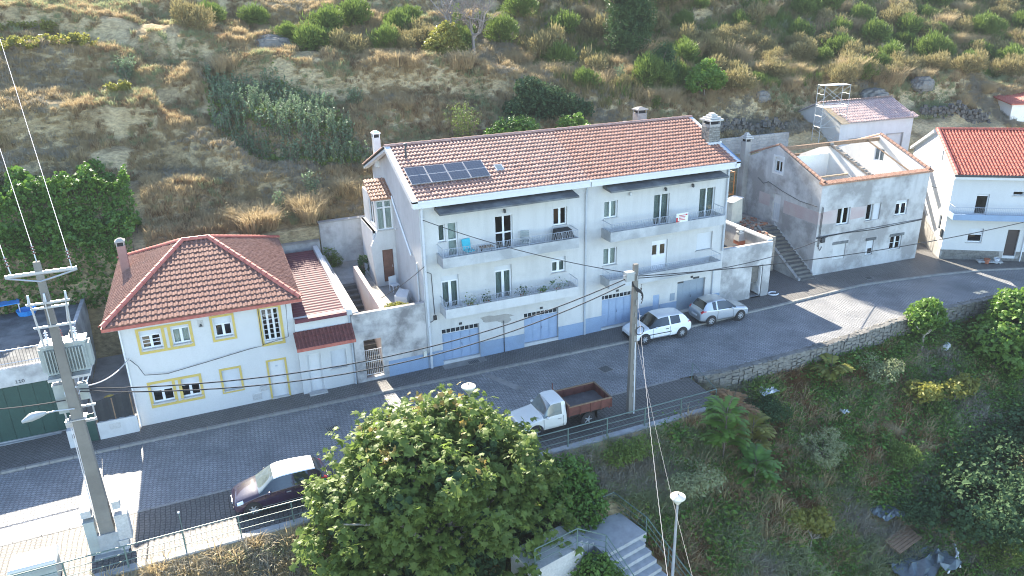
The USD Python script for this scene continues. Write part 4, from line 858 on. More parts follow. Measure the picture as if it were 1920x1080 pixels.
# terrace with rubble before the roofless house
tr = solo('rubble_terrace', MB().box((24.15, 3.6, 0), (27.55, 12.0, 3.1)).box((27.55, 6.05, 0), (29.4, 12.0, 3.1)), 'rubble', kind='structure')
rb = thing('rubble_heap', 'heap of broken bricks and plaster by the white door of the roofless house', 'rubble', (0, 0, 0)); m = MB(); m2 = MB()
for _ in range(260):
    x, y = rng.uniform(24.4, 29.0), rng.uniform(3.8, 8.5); y = max(y, 6.3) if x > 27.4 else y; s_ = rng.uniform(.04, .16); z = 3.1 + rng.uniform(0, .12)
    (m if rng.random() < .55 else m2).box((x - s_, y - s_ * .6, z - .03), (x + s_, y + s_ * .6, z + s_ * .6), rot=rotz(rng.uniform(0, 3)) @ rotx(rng.uniform(-.5, .5)))
part(rb, 'brick_pieces', m, 'brick_rubble', kind='stuff'); part(rb, 'plaster_pieces', m2, 'rubble', kind='stuff')
pl = thing('plank_pile', 'loose pale planks lying on the rubble terrace', 'planks', (25.6, 4.2, 3.2))
for k in range(6): part(pl, 'plank', MB().box((-.8, k * .16 - .4, .02 + k % 2 * .04), (.9, k * .16 - .28, .05 + k % 2 * .04), rot=rotz(rng.uniform(-.5, .5))), 'pale_timber' if k % 2 else 'white_paint')

# ---------------------------------------------------------------- the roofless house
RA = math.radians(-2.63)
rh = thing('roofless_house', 'roofless white house with stained walls and open rafters', 'house', (29.26, 1.53, .35), -2.63)
RW, RD, RE, RAp = 9.75, 9.86, 6.82, 8.68
ops = [(1.66, 2.78, 3.71, 4.95), (4.27, 5.56, 3.71, 4.95), (6.98, 8.12, 3.79, 4.92), (1.7, 2.82, 1.08, 2.25), (4.74, 5.42, 1.02, 2.15), (6.98, 8.08, 1.12, 2.17)]
m = MB(); m.wall([(0, -.4), (RW, -.4), (RW, RE), (0, RE)], ops, 0, .35)
gp_ = [(.35, -.4), (RD - .3, -.4), (RD - .3, RE), (RD / 2, RAp), (.35, RE + .15)]
m.sidewall(gp_, [(4.3, 5.18, 6.75, 7.85), (4.08, 4.96, 3.0, 5.1)], 0, .35)
m.wall([(.35, -.4), (RW - .35, -.4), (RW - .35, RE - .5), (.35, RE - .5)], [], RD - .3, RD)
part(rh, 'wall', m, 'weathered_render')
part(rh, 'far_gable', MB().sidewall(gp_, [(4.12, 5.12, 6.75, 7.75)], RW - .35, RW), 'inner_plaster')
m = MB(); m.box((.353, .353, RE - 2.6), (RW - .353, RD - .3, RE - 2.35)); part(rh, 'attic_floor', m, 'rubble')
m = MB(); m.sidewall([(.36, RE - 2.35), (RD - .3, RE - 2.35), (RD - .3, RE - .4), (RD / 2, RAp - .25), (.36, RE - .1)], [(1.6, 2.5, RE - 2.35, RE - .4)], 4.6, 4.78); m.wall([(.353, RE - 2.35), (4.6, RE - 2.35), (4.6, RAp - .9), (.353, RAp - .9)], [], 4.75, 4.9); part(rh, 'partition', m, 'inner_plaster')
part(rh, 'paint_band', MB().wall([(.02, 3.95), (1.4, 3.9), (4.2, 4.05), (4.2, 4.85), (1.4, 4.9), (.02, 4.8)], [(1.6, 2.84, 3.7, 5.2)], -.006, .0), 'pink_band')
part(rh, 'paint_band', MB().sidewall([(.02, 3.95), (3.7, 3.9), (3.7, 4.85), (.02, 4.85)], [], -.006, 0).sidewall([(5.3, 4.0), (6.6, 4.0), (6.6, 4.9), (5.3, 4.9)], [], -.006, 0), 'pink_band')
# openings
window(rh, *ops[0][:2], *ops[0][2:], n=2, curtain='curtain_grey', rec=.14); window(rh, 4.27, 4.88, 3.71, 4.95, n=1, rec=.14, label='narrow window beside the one closed with board')
part(rh, 'boarded_window', MB().box((4.92, .1, 3.71), (5.56, .16, 4.95)), 'shutter_white'); part(rh, 'mullion', MB().box((4.86, .02, 3.71), (4.94, .3, 4.95)), 'weathered_render')
window(rh, *ops[2][:2], *ops[2][2:], n=2, shut=.2, rec=.12)
part(rh, 'bricked_window', MB().box((1.7, .06, 1.08), (2.82, .2, 2.25)), 'white_render')
part(rh, 'boarded_window', MB().box((4.74, .08, 1.02), (5.42, .2, 2.15)), 'shutter_white'); part(rh, 'vent', MB().box((5.0, .06, 1.1), (5.35, .085, 1.5)), 'dark_void')
window(rh, *ops[5][:2], *ops[5][2:], n=2, bars=1, rec=.1)
for (a, c, z0, z1) in ops[3:]: part(rh, 'lintel_hood', MB().box((a - .12, -.05, z1), (c + .14, 0, z1 + .2)), 'mossy_concrete')
f = part(rh, 'gable_window', MB().sidewall([(4.3, 6.75), (5.18, 6.75), (5.18, 7.85), (4.3, 7.85)], [(4.38, 4.7, 6.83, 7.55), (4.78, 5.1, 6.83, 7.55)], .1, .16), 'white_pvc'); part(f, 'pane', MB().box((.125, 4.38, 6.83), (.133, 5.1, 7.55)), 'pane_glass')
part(rh, 'window_surround', MB().sidewall([(4.12, 6.6), (5.36, 6.6), (5.36, 8.0), (4.12, 8.0)], [(4.3, 5.18, 6.75, 7.85)], -.03, 0), 'white_paint')
d_ = part(rh, 'door', MB().box((.1, 4.08, 3.0), (.16, 4.96, 5.1)), 'white_paint', label='white panelled door at the top of the outside stair'); m = MB()
for k in range(4): m.box((.085, 4.14 + k * .2, 3.15), (.1, 4.28 + k * .2, 4.4))
part(d_, 'panel_bars', m, 'shutter_white')
f = part(rh, 'far_window', MB().sidewall([(4.12, 6.75), (5.12, 6.75), (5.12, 7.75), (4.12, 7.75)], [(4.2, 4.58, 6.83, 7.67), (4.66, 5.04, 6.83, 7.67)], RW - .3, RW - .24), 'white_pvc'); part(f, 'pane', MB().box((RW - .275, 4.2, 6.83), (RW - .268, 5.04, 7.67)), 'car_glass_pale')
m = MB(); m.box((-.02, -.02, RE - .02), (RW + .02, .35, RE + .06)); part(rh, 'wall_plate', m, 'pale_timber')
# the tiles left along the eaves and both verges
tile_roof(rh, (-.12, -.18, RE + .06), (1, 0, 0), (0, 1, .38), [(0, 0), (RW + .24, 0), (RW + .24, .42), (0, .42)], .2, .4, 'small_tile', ind=60, h=.05, name='eaves_tiles')
for nm, u in (('verge_tiles', -.05), ('verge_tiles', RW - .28)):
    for a, c in (((0, .0, RE + .14), (0, RD / 2, RAp + .05)), ((0, RD / 2, RAp + .05), (0, RD, RE + .1))): caps(rh, (u + .17, a[1], a[2]), (u + .17, c[1], c[2]), 'small_tile', .13, .36, name=nm)
rr = lambda v: RE + .1 + (RAp - RE - .1) * (1 - abs(v - RD / 2) / (RD / 2))
part(rh, 'ridge_beam', MB().box((.2, RD / 2 - .12, RAp - .38), (RW - .2, RD / 2 + .12, RAp - .12)), 'timber'); part(rh, 'tie_beam', MB().box((.3, 2.6, RE - .3), (4.8, 2.72, RE - .18)), 'pale_timber'); part(rh, 'wall_beam', MB().box((.3, 8.0, RE + .15), (6.0, 8.16, RE + .32)), 'timber')
for u in (4.69, 8.2): part(rh, 'rafter', MB().tube([(u, .2, RE), (u, RD / 2, RAp - .2)], .06, 4), 'timber')
m = MB()
for _ in range(90):
    x, y = rng.uniform(4.9, 7.2), rng.uniform(4.9, 8.5); s_ = rng.uniform(.06, .2); m.box((x - s_, y - s_ * .5, RE - 2.3), (x + s_, y + s_ * .5, RE - 2.3 + s_ * rng.uniform(.6, 3)), rot=rotz(rng.uniform(0, 3)))
for q in np.linspace(0, 1, 40):
    y = .4 + q * 4.4; s_ = rng.uniform(.06, .13); z = RE - .05 + q * 1.6; m.box((4.6 - .05, y - s_, z), (4.8 + .05, y + s_, z + s_ * 1.6), rot=rotx(rng.uniform(-.3, .3)))
part(rh, 'fallen_debris', m, 'rubble', kind='stuff')
part(rh, 'fallen_plank', MB().tube([(7.0, .7, RE - 2.2), (5.6, 4.6, RE - .6)], .07, 4), 'pale_timber'); part(rh, 'fallen_plank', MB().tube([(1.0, .5, RE - .2), (2.1, 3.4, RE - 1.2)], .06, 4), 'pale_timber')
ch = chimney(rh, (.45 - .62, 8.55), .55, .6, 2.6, 8.45, 'concrete', 'pale_granite', capstyle='stack')
m = MB(); m.tube([(0, -.05, 2.95), (2.5, -.05, 3.05), (5, -.05, 2.98), (RW, -.05, 3.18)], .03, 5); m.tube([(0, -.05, 3.03), (3.5, -.05, 3.1), (RW, -.05, 3.24)], .02, 4); m.tube([(.3, -.05, 5.2), (.3, -.05, 2.2), (.45, -.05, 2.0), (.6, -.05, 2.3)], .025, 4); m.tube([(.2, -.05, 5.25), (.2, -.05, 2.3)], .02, 4)
part(rh, 'cable', m, 'wire_black'); part(rh, 'junction_box', MB().box((.42, -.16, 2.6), (.72, 0, 2.95)), 'dark_metal')
m = MB(); m.tube([(-.05, 6.9, 5.9), (-.05, 6.2, 5.6), (-.05, 5.6, 5.85), (-.06, 4, 5.5), (-.05, 2, 5.2), (-.05, .2, 5.22)], .02, 4); part(rh, 'cable', m, 'wire_black')
# outside stair
os_ = thing('outside_stair', 'narrow stone stair climbing the left wall of the roofless house', 'stairs', (29.26, 1.53, .35), -2.63)
for k in range(15):
    v0 = -.55 + k * .33; z1 = (k + 1) * 2.72 / 15; part(os_, 'step', MB().box((-1.35, v0, max(-.3, z1 - .5)), (-.06, v0 + .36, z1)), 'dark_step')
m = MB(); m.sidewall([(-.5, -.3), (4.6, -.3), (4.6, 2.78), (-.1, .3), (-.5, .3)], [], -1.55, -1.36); part(os_, 'side_wall', m, 'sooty_render'); part(os_, 'coping', MB().hexa([(-1.58, -.2, .26), (-1.33, -.2, .26), (-1.33, 4.6, 2.78), (-1.58, 4.6, 2.78)], [(-1.58, -.2, .33), (-1.33, -.2, .33), (-1.33, 4.6, 2.86), (-1.58, 4.6, 2.86)]), 'concrete')
m = MB(); m.sidewall([(-.2, .2), (4.5, 2.75), (4.5, 2.95), (-.2, .42)], [], -.055, -.03); part(os_, 'skirting', m, 'white_render')

# ---------------------------------------------------------------- the white house with the bright red roof
HR = -33.0
ho = thing('red_roof_house', 'white house with a bright red tile roof and a stone clad base', 'house', (40.52, .22, .35), HR)
HW, HD, HE, HA = 11.0, 9.7, 6.55, 9.0
ops = [(1.68, 2.7, 1.48, 2.56), (4.35, 5.15, .5, 2.53), (1.74, 2.6, 3.6, 5.17), (4.13, 4.83, 5.13, 5.4), (7.3, 8.3, 4.2, 5.2), (7.2, 8.2, 1.5, 2.55)]
m = MB(); m.wall([(0, -.4), (HW, -.4), (HW, HE), (0, HE)], ops, 0, .3)
gb = [(.3, -.4), (HD, -.4), (HD, 6.75), (5.15, HA - .1), (.3, HE)]
m.sidewall(gb, [(2.9, 3.2, 7.0, 7.75), (.9, 1.35, 2.1, 3.2)], 0, .3); m.sidewall(gb, [], HW - .3, HW); m.wall([(.3, -.4), (HW - .3, -.4), (HW - .3, 6.5), (.3, 6.5)], [], HD - .3, HD)
for z in (3.2, 5.9): m.box((.3, .3, z), (HW - .3, HD - .3, z + .2))
m.box((3.3, .3, 0), (3.4, HD - .3, 6))
part(ho, 'wall', m, 'house_white')
m = MB(); u = 0
cl = part(ho, 'stone_cladding', MB().wall([(0, -.3), (HW, -.3), (HW, .84), (0, .84)], [(4.3, 5.2, .3, 2)], -.03, 0), 'concrete'); m = MB()
for z in np.arange(-.2, .8, .13):
    u = rng.uniform(0, .15)
    while u < HW - .1:
        w = rng.uniform(.15, .4)
        if not (4.1 < u + w and u < 5.15 and z > .3): m.box((u + .01, -.03 - rng.uniform(.01, .035), z), (min(u + w, HW) - .01, -.03, z + .12))
        u += w
part(cl, 'stones', m, 'stone', kind='stuff')
part(ho, 'side_plinth', MB().sidewall([(.0, -.4), (8.5, -.4), (8.5, 3.9), (2.6, 1.7), (0, .9)], [], -.03, 0), 'concrete')
window(ho, *ops[0][:2], *ops[0][2:], n=1, shut=.42); part(ho, 'door', MB().box((4.35, .14, .5), (5.15, .2, 2.53)).box((4.44, .125, .6), (5.06, .14, 1.4)).box((4.44, .125, 1.55), (5.06, .14, 2.43)), 'door_dark')
window(ho, *ops[2][:2], 3.6, 5.17, n=1, sill=False, name='balcony_door', shut=.06); window(ho, *ops[3][:2], *ops[3][2:], n=1, w=.03); window(ho, *ops[4][:2], *ops[4][2:], n=2, shut=.2); window(ho, *ops[5][:2], *ops[5][2:], n=2, shut=.3)
part(ho, 'slit_window', MB().box((.1, 2.9, 7.0), (.13, 3.2, 7.75)), 'car_glass_pale'); part(ho, 'dark_window', MB().box((.1, .9, 2.1), (.13, 1.35, 3.2)), 'dark_void')
m = MB(); m.box((.0, -1.1, 3.46), (HW, 0, 3.6)); m.box((.0, -1.1, 3.6), (HW, -1.0, 3.9)); m.box((0, -1.0, 3.6), (.1, 0, 3.9)); b_ = part(ho, 'balcony', m, 'grey_blue_band')
m = MB(); m.tube([(.05, 0, 4.42), (.05, -1.05, 4.42), (HW, -1.05, 4.42)], .02, 5)
for u in np.arange(.05, HW, .12): m.tube([(u, -1.05, 3.9), (u, -1.05, 4.42)], .008, 3, False)
for v_ in np.arange(-.9, 0, .12): m.tube([(.05, v_, 3.9), (.05, v_, 4.42)], .008, 3, False)
part(b_, 'railing', m, 'iron_rail')
sl = math.hypot(5.5, HA - HE)
tile_roof(ho, (-.12, -.38, HE + .1), (1, 0, 0), (0, 5.53, HA - HE - .1), [(.25, .0), (HW + .3, 0), (HW + .3, sl), (.25, sl)], .235, .4, 'red_tile', ind=0, h=.075, kind='roll', name='roof')
tile_roof(ho, (HW + .2, 10.0, 6.72), (-1, 0, 0), (0, -4.85, HA - 6.72), [(0, 0), (HW + .3, 0), (HW + .3, 5.35), (0, 5.35)], .235, .4, 'red_tile', ind=0, h=.075, name='rear_roof')
caps(ho, (-.1, 5.15, HA), (HW + .2, 5.15, HA), 'red_tile', .13, .42); caps(ho, (.0, -.36, HE + .14), (.0, 5.15, HA + .02), 'ridge_red', .15, .42, name='verge_tiles')
m = MB(); m.box((-.15, -.5, HE - .02), (HW + .2, -.36, HE + .13)); part(ho, 'gutter', m, 'dark_metal'); m = MB(); m.box((-.1, -.42, HE - .22), (HW + .2, 0, HE - .02)); part(ho, 'soffit', m, 'white_paint')
m = MB(); m.hexa([(-.25, 5.15, HA - .25), (0, 5.15, HA - .25), (0, 10, 6.5), (-.25, 10, 6.5)], [(-.25, 5.15, HA - .02), (0, 5.15, HA - .02), (0, 10, 6.72), (-.25, 10, 6.72)]); part(ho, 'verge', m, 'white_paint')
part(ho, 'bench', MB().box((2.4, -.9, .2), (4.1, -.4, .3)).box((2.5, -.85, -.2), (2.6, -.45, .2)).box((3.9, -.85, -.2), (4.0, -.45, .2)), 'step_concrete'); part(ho, 'wall_lamp', MB().box((1.0, -.2, 3.35), (1.2, 0, 3.5)).lathe([(0, -.14), (.1, -.1), (.08, 0)], (1.1, -.2, 3.35), 8), 'shutter_white'); pipe(ho, [(5.55, -.05, 6.4), (5.55, -.05, 0)], .045)
part(ho, 'wall_box', MB().box((-.12, .15, 1.75), (0, .45, 2.35)), 'dark_metal')
for x, y, lb, mt in ((42.6, -2.1, 'dark flower pot by the stone clad house', 'terracotta'), (43.3, -2.35, 'white plastic pot by the stone clad house', 'plastic_white')):
    t_ = thing('flower_pot', lb, 'flower pot', (x, y, .46)); part(t_, 'pot', MB().lathe([(0, 0), (.14, 0), (.2, .34), (.22, .34), (.22, .38), (.17, .38), (.15, .3), (0, .3)], k=12), mt); part(t_, 'soil', MB().lathe([(.17, .31), (0, .33)], k=10), 'dark_step')

# ---------------------------------------------------------------- the small house under repair, its scaffold, and the house above
sc_ = thing('small_house', 'small white house with a pale pinkish tile roof under repair', 'house', (42.0, 13.0, 5.0), -3.0)
m = MB(); m.wall([(0, -1), (8.2, -1), (8.2, 3.75), (0, 3.75)], [(1.2, 2.9, .3, 2.2), (5.4, 7.2, .4, 2.3)], 0, .25); gb = [(.25, -1), (6.0, -1), (6.0, 3.75), (3.0, 5.1), (.25, 3.8)]; m.sidewall(gb, [], 0, .25); m.sidewall(gb, [], 7.95, 8.2); part(sc_, 'wall', m, 'white_render')
for a, c, z0, z1 in ((1.2, 2.9, .3, 2.2), (5.4, 7.2, .4, 2.3)): part(sc_, 'filled_opening', MB().box((a, .1, z0), (c, .2, z1)), 'white_render'); trim(sc_, a, c, z0, z1, .1, 'concrete', False)
sl = math.hypot(3.3, 1.45)
tile_roof(sc_, (-.1, -.3, 3.72), (1, 0, 0), (0, 3.3, 1.42), [(.7, .05), (8.5, .05), (8.4, sl), (.5, sl)], .28, .42, 'pink_tile', ind=0, h=.08, slabmat='concrete'); tile_roof(sc_, (8.4, 6.3, 3.72), (-1, 0, 0), (0, -3.3, 1.42), [(0, 0), (8.5, 0), (8.5, sl), (0, sl)], .28, .42, 'pink_tile', ind=0, h=.08, slabmat='concrete', name='rear_roof')
part(sc_, 'roof_battens', MB().hexa([(-.15, -.3, 3.66), (.75, -.3, 3.66), (.6, 3.0, 5.08), (-.15, 3.0, 5.08)], [(-.15, -.3, 3.74), (.75, -.3, 3.74), (.6, 3.0, 5.16), (-.15, 3.0, 5.16)]), 'pale_timber')
def scaffold(name, label, loc, rz, w, d, levels, mt, decks, lh_=1.9, braces=True):
    t = thing(name, label, 'scaffold', loc, rz); m = MB()
    H = levels * lh_
    for a in (0, w):
        for c in (0, d): part(t, 'standard', MB().tube([(a, c, 0), (a, c, H)], .03, 5), mt)
    m = MB()
    for k in range(levels + 1):
        z = min(k * lh_ + .1, H - .05)
        for c in (0, d): m.tube([(0, c, z), (w, c, z)], .022, 4)
        for a in (0, w):
            m.tube([(a, 0, z), (a, d, z)], .022, 4)
            if k < levels:
                for q in (.95,): m.tube([(a, 0, z + q), (a, d, z + q)], .016, 4)
    part(t, 'ledgers', m, mt)
    if braces:
        m = MB()
        for k in range(levels):
            for c in (0, d): m.tube([(0, c, k * lh_ + .1), (w, c, (k + 1) * lh_ - .1)], .018, 4); m.tube([(w, c, k * lh_ + .1), (0, c, (k + 1) * lh_ - .1)], .018, 4)
        part(t, 'braces', m, mt)
    for k in decks: part(t, 'deck', MB().box((.0, .05, k * lh_ - .06), (w, d - .05, k * lh_ - .02)), 'white_paint')
    return t
scaffold('scaffold', 'grey tube scaffold with white decks against the gable of the small house', (40.3, 13.6, 4.6), -12, 2.4, 1.1, 4, 'grey_steel', (3, 4), 1.85)
scaffold('scaffold', 'orange frame scaffold beside the dark block wall', (25.9, 8.6, 3.1), 4, 1.6, 1.0, 2, 'orange_steel', (), 1.9, False)
uh = thing('upper_house', 'cream house with a dark red roof at the right edge', 'house', (65.3, 14.0, 5.4), -20)
m = MB(); m.wall([(0, -2), (7, -2), (7, 3.2), (0, 3.2)], [], 0, .25); gb = [(.25, -2), (6, -2), (6, 3.9), (.25, 3.2)]; m.sidewall(gb, [], 0, .25); m.sidewall(gb, [], 6.75, 7); m.wall([(.25, -2), (6.75, -2), (6.75, 3.9), (.25, 3.9)], [], 5.75, 6); part(uh, 'wall', m, 'inner_plaster'); tile_roof(uh, (-.4, -.4, 3.2), (1, 0, 0), (0, 6.8, .85), [(0, 0), (7.8, 0), (7.8, 6.85), (0, 6.85)], .24, .4, 'ridge_red', ind=0)
bw = thing('block_wall', 'dark grey concrete block wall at the foot of the hill', 'wall', (28.6, 14.2, 3.0), -2)
part(bw, 'core', MB().box((0, .03, 0), (8.6, .18, 5.25)), 'concrete'); n_ = 0
for r_ in range(21):
    for k in range(18):
        u0 = k * .5 - (.25 if r_ % 2 else 0); u1 = min(u0 + .49, 8.6); u0 = max(u0, 0)
        if u1 - u0 > .1 and r_ >= 5: part(bw, 'block', MB().box((u0, -.01 - .01 * rng.random(), r_ * .25 + .005), (u1 - .005, .03, r_ * .25 + .243)), 'concrete')
sh_ = thing('lean_to_shed', 'pale lean-to with a strip of clay tiles between the white houses and the tall chimney', 'shed', (20.9, 8.3, 3.1))
part(sh_, 'wall', MB().box((0, 0, 0), (2.1, 2.2, 3.0)), 'weathered_render'); tile_roof(sh_, (-.1, -.2, 3.02), (1, 0, 0), (0, 1, .4), [(0, 0), (2.3, 0), (2.3, 2.6), (0, 2.6)], .22, .38, 'small_tile', ind=70); part(sh_, 'window', MB().box((.3, -.02, 1.4), (.7, .02, 2.4)), 'car_glass_pale')
ws = thing('wrapped_stack', 'pale sheet wrapped building materials by the orange scaffold', 'materials', (27.0, 8.0, 3.1), 10); m = MB().hexa([(-.6, -.5, 0), (.6, -.5, 0), (.6, .5, 0), (-.6, .5, 0)], [(-.55, -.45, 1.7), (.5, -.45, 1.9), (.55, .5, 1.85), (-.5, .45, 1.6)]); part(ws, 'wrapping', m, 'cream_lamp'); part(ws, 'top_sheet', MB().hexa([(-.65, -.55, 1.72), (.6, -.5, 1.95), (.62, .55, 1.9), (-.6, .5, 1.65)], [(-.65, -.55, 1.76), (.6, -.5, 1.99), (.62, .55, 1.94), (-.6, .5, 1.69)]), 'white_paint')
bt = thing('tile_heap', 'heap of broken orange tiles behind the roofless house', 'tiles', (0, 0, 0)); m = MB()
for _ in range(120):
    x, y = rng.normal(39.5, .8), rng.normal(12.2, .5); z = 4.2 + 1.0 * math.exp(-((x - 39.5) ** 2 + (y - 12.2) ** 2)); m.box((x - .2, y - .12, z), (x + .2, y + .12, z + .03), rot=rotz(rng.uniform(0, 3)) @ rotx(rng.uniform(-.6, .6)))
part(bt, 'tiles', m, 'small_tile', kind='stuff'); part(bt, 'slab', MB().box((38.4, 11.6, 3.5), (40.8, 13.0, 4.2)), 'concrete')

# ---------------------------------------------------------------- poles, cables, lamps, railings
def insulator(t, base, top, rad=.075):
    b_, q = np.asarray(base, float), np.asarray(top, float); d = q - b_; L = np.linalg.norm(d)
    m = MB().tube([b_, q], .02, 6); ins = part(t, 'insulator_pin', m, 'galvanised'); m = MB()
    for k in range(3):
        c = b_ + d * (.45 + .18 * k); m.tube([c, c + d / L * .02, c + d / L * .05], [rad * .5, rad, rad * .45], 10)
    part(ins, 'sheds', m, 'insulator_brown')
PX, PY, PZ = -15.85, -8.98, -.1
tp = thing('transformer_pole', 'tall tapered concrete pole carrying a transformer, crossarms and a street light', 'utility pole', (PX, PY, PZ))
m = MB().hexa([(-.27, -.2, 0), (.27, -.2, 0), (.27, .2, 0), (-.27, .2, 0)], [(-.1, -.085, 12.1), (.1, -.085, 12.1), (.1, .085, 12.1), (-.1, .085, 12.1)]); part(tp, 'shaft', m, 'pole_concrete')
part(tp, 'plinth', MB().box((-.6, -.5, -.2), (.6, .5, .1)).hexa([(-.37, -.28, .1), (.37, -.28, .1), (.37, .28, .1), (-.37, .28, .1)], [(-.36, -.27, .95), (.36, -.27, .95), (.36, .27, .95), (-.36, .27, .95)]), 'step_concrete')
part(tp, 'crossarm', MB().hexa([(-1.0, -.1, 11.68), (1.15, -.1, 11.68), (1.15, 0, 11.62), (-1.0, 0, 11.62)], [(-1.0, -.1, 11.77), (1.15, -.1, 11.77), (1.15, 0, 11.77), (-1.0, 0, 11.77)]).tube([(-1.0, -.05, 11.66), (0, -.12, 11.42), (1.15, -.05, 11.66)], .03, 4), 'galvanised')
insulator(tp, (-.8, -.05, 11.75), (-.9, .1, 12.4)); insulator(tp, (.0, .05, 12.1), (-.05, .2, 12.65)); insulator(tp, (1.0, -.05, 11.75), (.95, .1, 12.4))
for z, a, c in ((10.62, -.6, .72), (10.45, -.5, .66), (9.75, -.55, .72)): part(tp, 'bracket', MB().box((a, -.2, z), (c, -.12, z + .07)), 'galvanised')
for u in (-.5, -.02, .62):
    m = MB().tube([(u, -.16, 10.7), (u * 1.0 + .02, -.16, 11.0)], [.05, .03], 8); s_ = part(tp, 'fuse_post', m, 'plastic_white'); part(s_, 'fuse_link', MB().tube([(u, -.2, 10.9), (u * .8, -.28, 9.8)], .018, 5), 'galvanised')
for u in (-.46, .6): part(tp, 'strut', MB().tube([(u, -.2, 10.6), (u * .85, -.2, 9.0)], .035, 4), 'galvanised')
BACK = True
tk = part(tp, 'transformer', MB().box((-.62, -.85, 7.75), (.75, -.25, 8.85)).box((-.68, -.9, 8.85), (.81, -.2, 8.93)), 'transformer_grey'); m = MB()
for u in np.arange(-.55, .72, .1): m.box((u, -1.0, 7.85), (u + .03, -.85, 8.75)); m.box((u, -.25, 7.85), (u + .03, -.1, 8.75))
for v in np.arange(-.8, -.3, .1): m.box((-.75, v, 7.85), (-.62, v + .03, 8.75)); m.box((.75, v, 7.85), (.88, v + .03, 8.75))
part(tk, 'cooling_fins', m, 'transformer_grey')
for u in (-.4, .05, .5):
    m = MB().tube([(u, -.5, 8.93), (u, -.5, 9.4)], .025, 6)
    for z in (9.0, 9.1, 9.2, 9.3): m.tube([(u, -.5, z), (u, -.5, z + .02), (u, -.5, z + .05)], [.03, .075, .03], 8)
    part(tk, 'bushing', m, 'insulator_brown' if u == .05 else 'plastic_white')
for u in (-.2, .3): part(tk, 'low_bushing', MB().tube([(u, -.8, 8.93), (u, -.85, 9.1)], .04, 6), 'dark_metal')
m = MB()
for (a, b_, c) in (((-.55, -.9, 8.7), (-.8, -1.05, 8.2), (-.3, -.5, 7.3)), ((.7, -.9, 8.8), (1.05, -1.0, 8.2), (.5, -.4, 7.2)), ((.5, -.95, 8.3), (.1, -1.1, 7.9), (.0, -.5, 7.4)), ((.8, -.8, 8.0), (.3, -1.1, 7.7), (.2, -.5, 7.2))):
    s_ = np.linspace(0, 1, 9)[:, None]; m.tube((1 - s_) ** 2 * np.array(a) + 2 * s_ * (1 - s_) * np.array(b_) + s_ ** 2 * np.array(c), .025, 5)
part(tk, 'jumper_leads', m, 'plastic_white'); part(tp, 'transformer_shelf', MB().box((-.6, -.9, 7.64), (.75, .1, 7.74)).tube([(-.45, -.8, 7.66), (-.2, -.1, 6.9)], .03, 4).tube([(.55, -.8, 7.66), (.2, -.1, 6.9)], .03, 4), 'galvanised')
bx = part(tp, 'switch_box', MB().box((-.58, -.5, 6.2), (-.2, -.2, 7.3)).box((-.6, -.52, 7.3), (-.18, -.18, 7.36)), 'transformer_grey'); part(tp, 'switch_box', MB().box((.22, -.46, 6.6), (.5, -.2, 7.25)), 'transformer_grey')
part(tp, 'bracket', MB().box((-.4, -.3, 6.28), (.62, -.22, 6.36)), 'galvanised'); part(tp, 'bracket', MB().box((-.45, -.32, 5.65), (.55, -.24, 5.75)).box((-.5, -.5, 5.55), (-.2, -.26, 5.8)), 'galvanised'); part(tp, 'strap', MB().box((-.3, -.26, 6.0), (.3, .22, 6.04)), 'galvanised')
for a, c in (((-.42, -.3, 7.3), (-.42, -.3, 5.6)), ((.5, -.28, 7.2), (.52, -.28, 5.7))): part(tp, 'conduit', MB().tube([a, c], .03, 5), 'galvanised')
m = MB(); m.tube([(-.36, -.3, 5.6), (-.38, -.34, 3), (-.4, -.36, 1.2)], .02, 5); m.tube([(-.3, -.3, 5.6), (-.32, -.33, 3), (-.36, -.36, 1.2)], .02, 5); part(tp, 'conduit', m, 'plastic_white')
BACK = False
sl_ = part(tp, 'street_light', MB().tube([(0, -.2, 6.5), (-.5, -.6, 6.75), (-.85, -.85, 6.85)], .03, 6), 'galvanised'); p_ = np.array([(-.75, -.8, 6.85), (-.95, -.95, 6.9), (-1.15, -1.1, 6.93), (-1.4, -1.28, 6.9)]); part(sl_, 'lamp_head', MB().tube(p_, [.06, .13, .15, .05], 10), 'grey_steel', smooth=50)
for (a, c, z0, z1, v0, v1) in ((.36, .82, .5, 1.65, -.3, .15), (.36, .62, 1.85, 2.15, -.1, .2), (.34, .66, .1, .5, -.35, .05)): part(tp, 'cable_box', MB().box((a, v0, z0), (c, v1, z1)).box((a - .02, v0 - .02, z1), (c + .02, v1 + .02, z1 + .05)), 'pale_granite')
part(tp, 'cable_box', MB().box((-.72, -.25, .1), (-.36, .15, 1.6)).box((-.74, -.27, 1.6), (-.34, .17, 1.65)), 'transformer_grey'); part(tp, 'cable_box', MB().box((-.75, -.1, 1.75), (-.4, .25, 2.05)), 'pale_granite')
up_ = thing('utility_pole', 'slim grey concrete pole standing on the paved strip behind the pickup truck', 'utility pole', (7.78, -9.08, .2))
part(up_, 'shaft', MB().hexa([(-.19, -.13, 0), (.19, -.13, 0), (.19, .13, 0), (-.19, .13, 0)], [(-.15, -.08, 8.0), (.07, -.08, 8.0), (.07, .08, 8.0), (-.15, .08, 8.0)]), 'pole_concrete'); m = MB()
for z in np.arange(1, 7.6, .62): m.box((-.03, -.135, z), (.03, -.1, z + .25))
part(up_, 'recess_marks', m, 'concrete'); part(up_, 'junction_box', MB().box((-.62, -.2, 7.25), (-.2, .1, 7.7)), 'grey_steel'); part(up_, 'bracket', MB().tube([(-.1, -.1, 7.6), (-.75, -.1, 7.55)], .03, 5), 'galvanised'); m = MB()
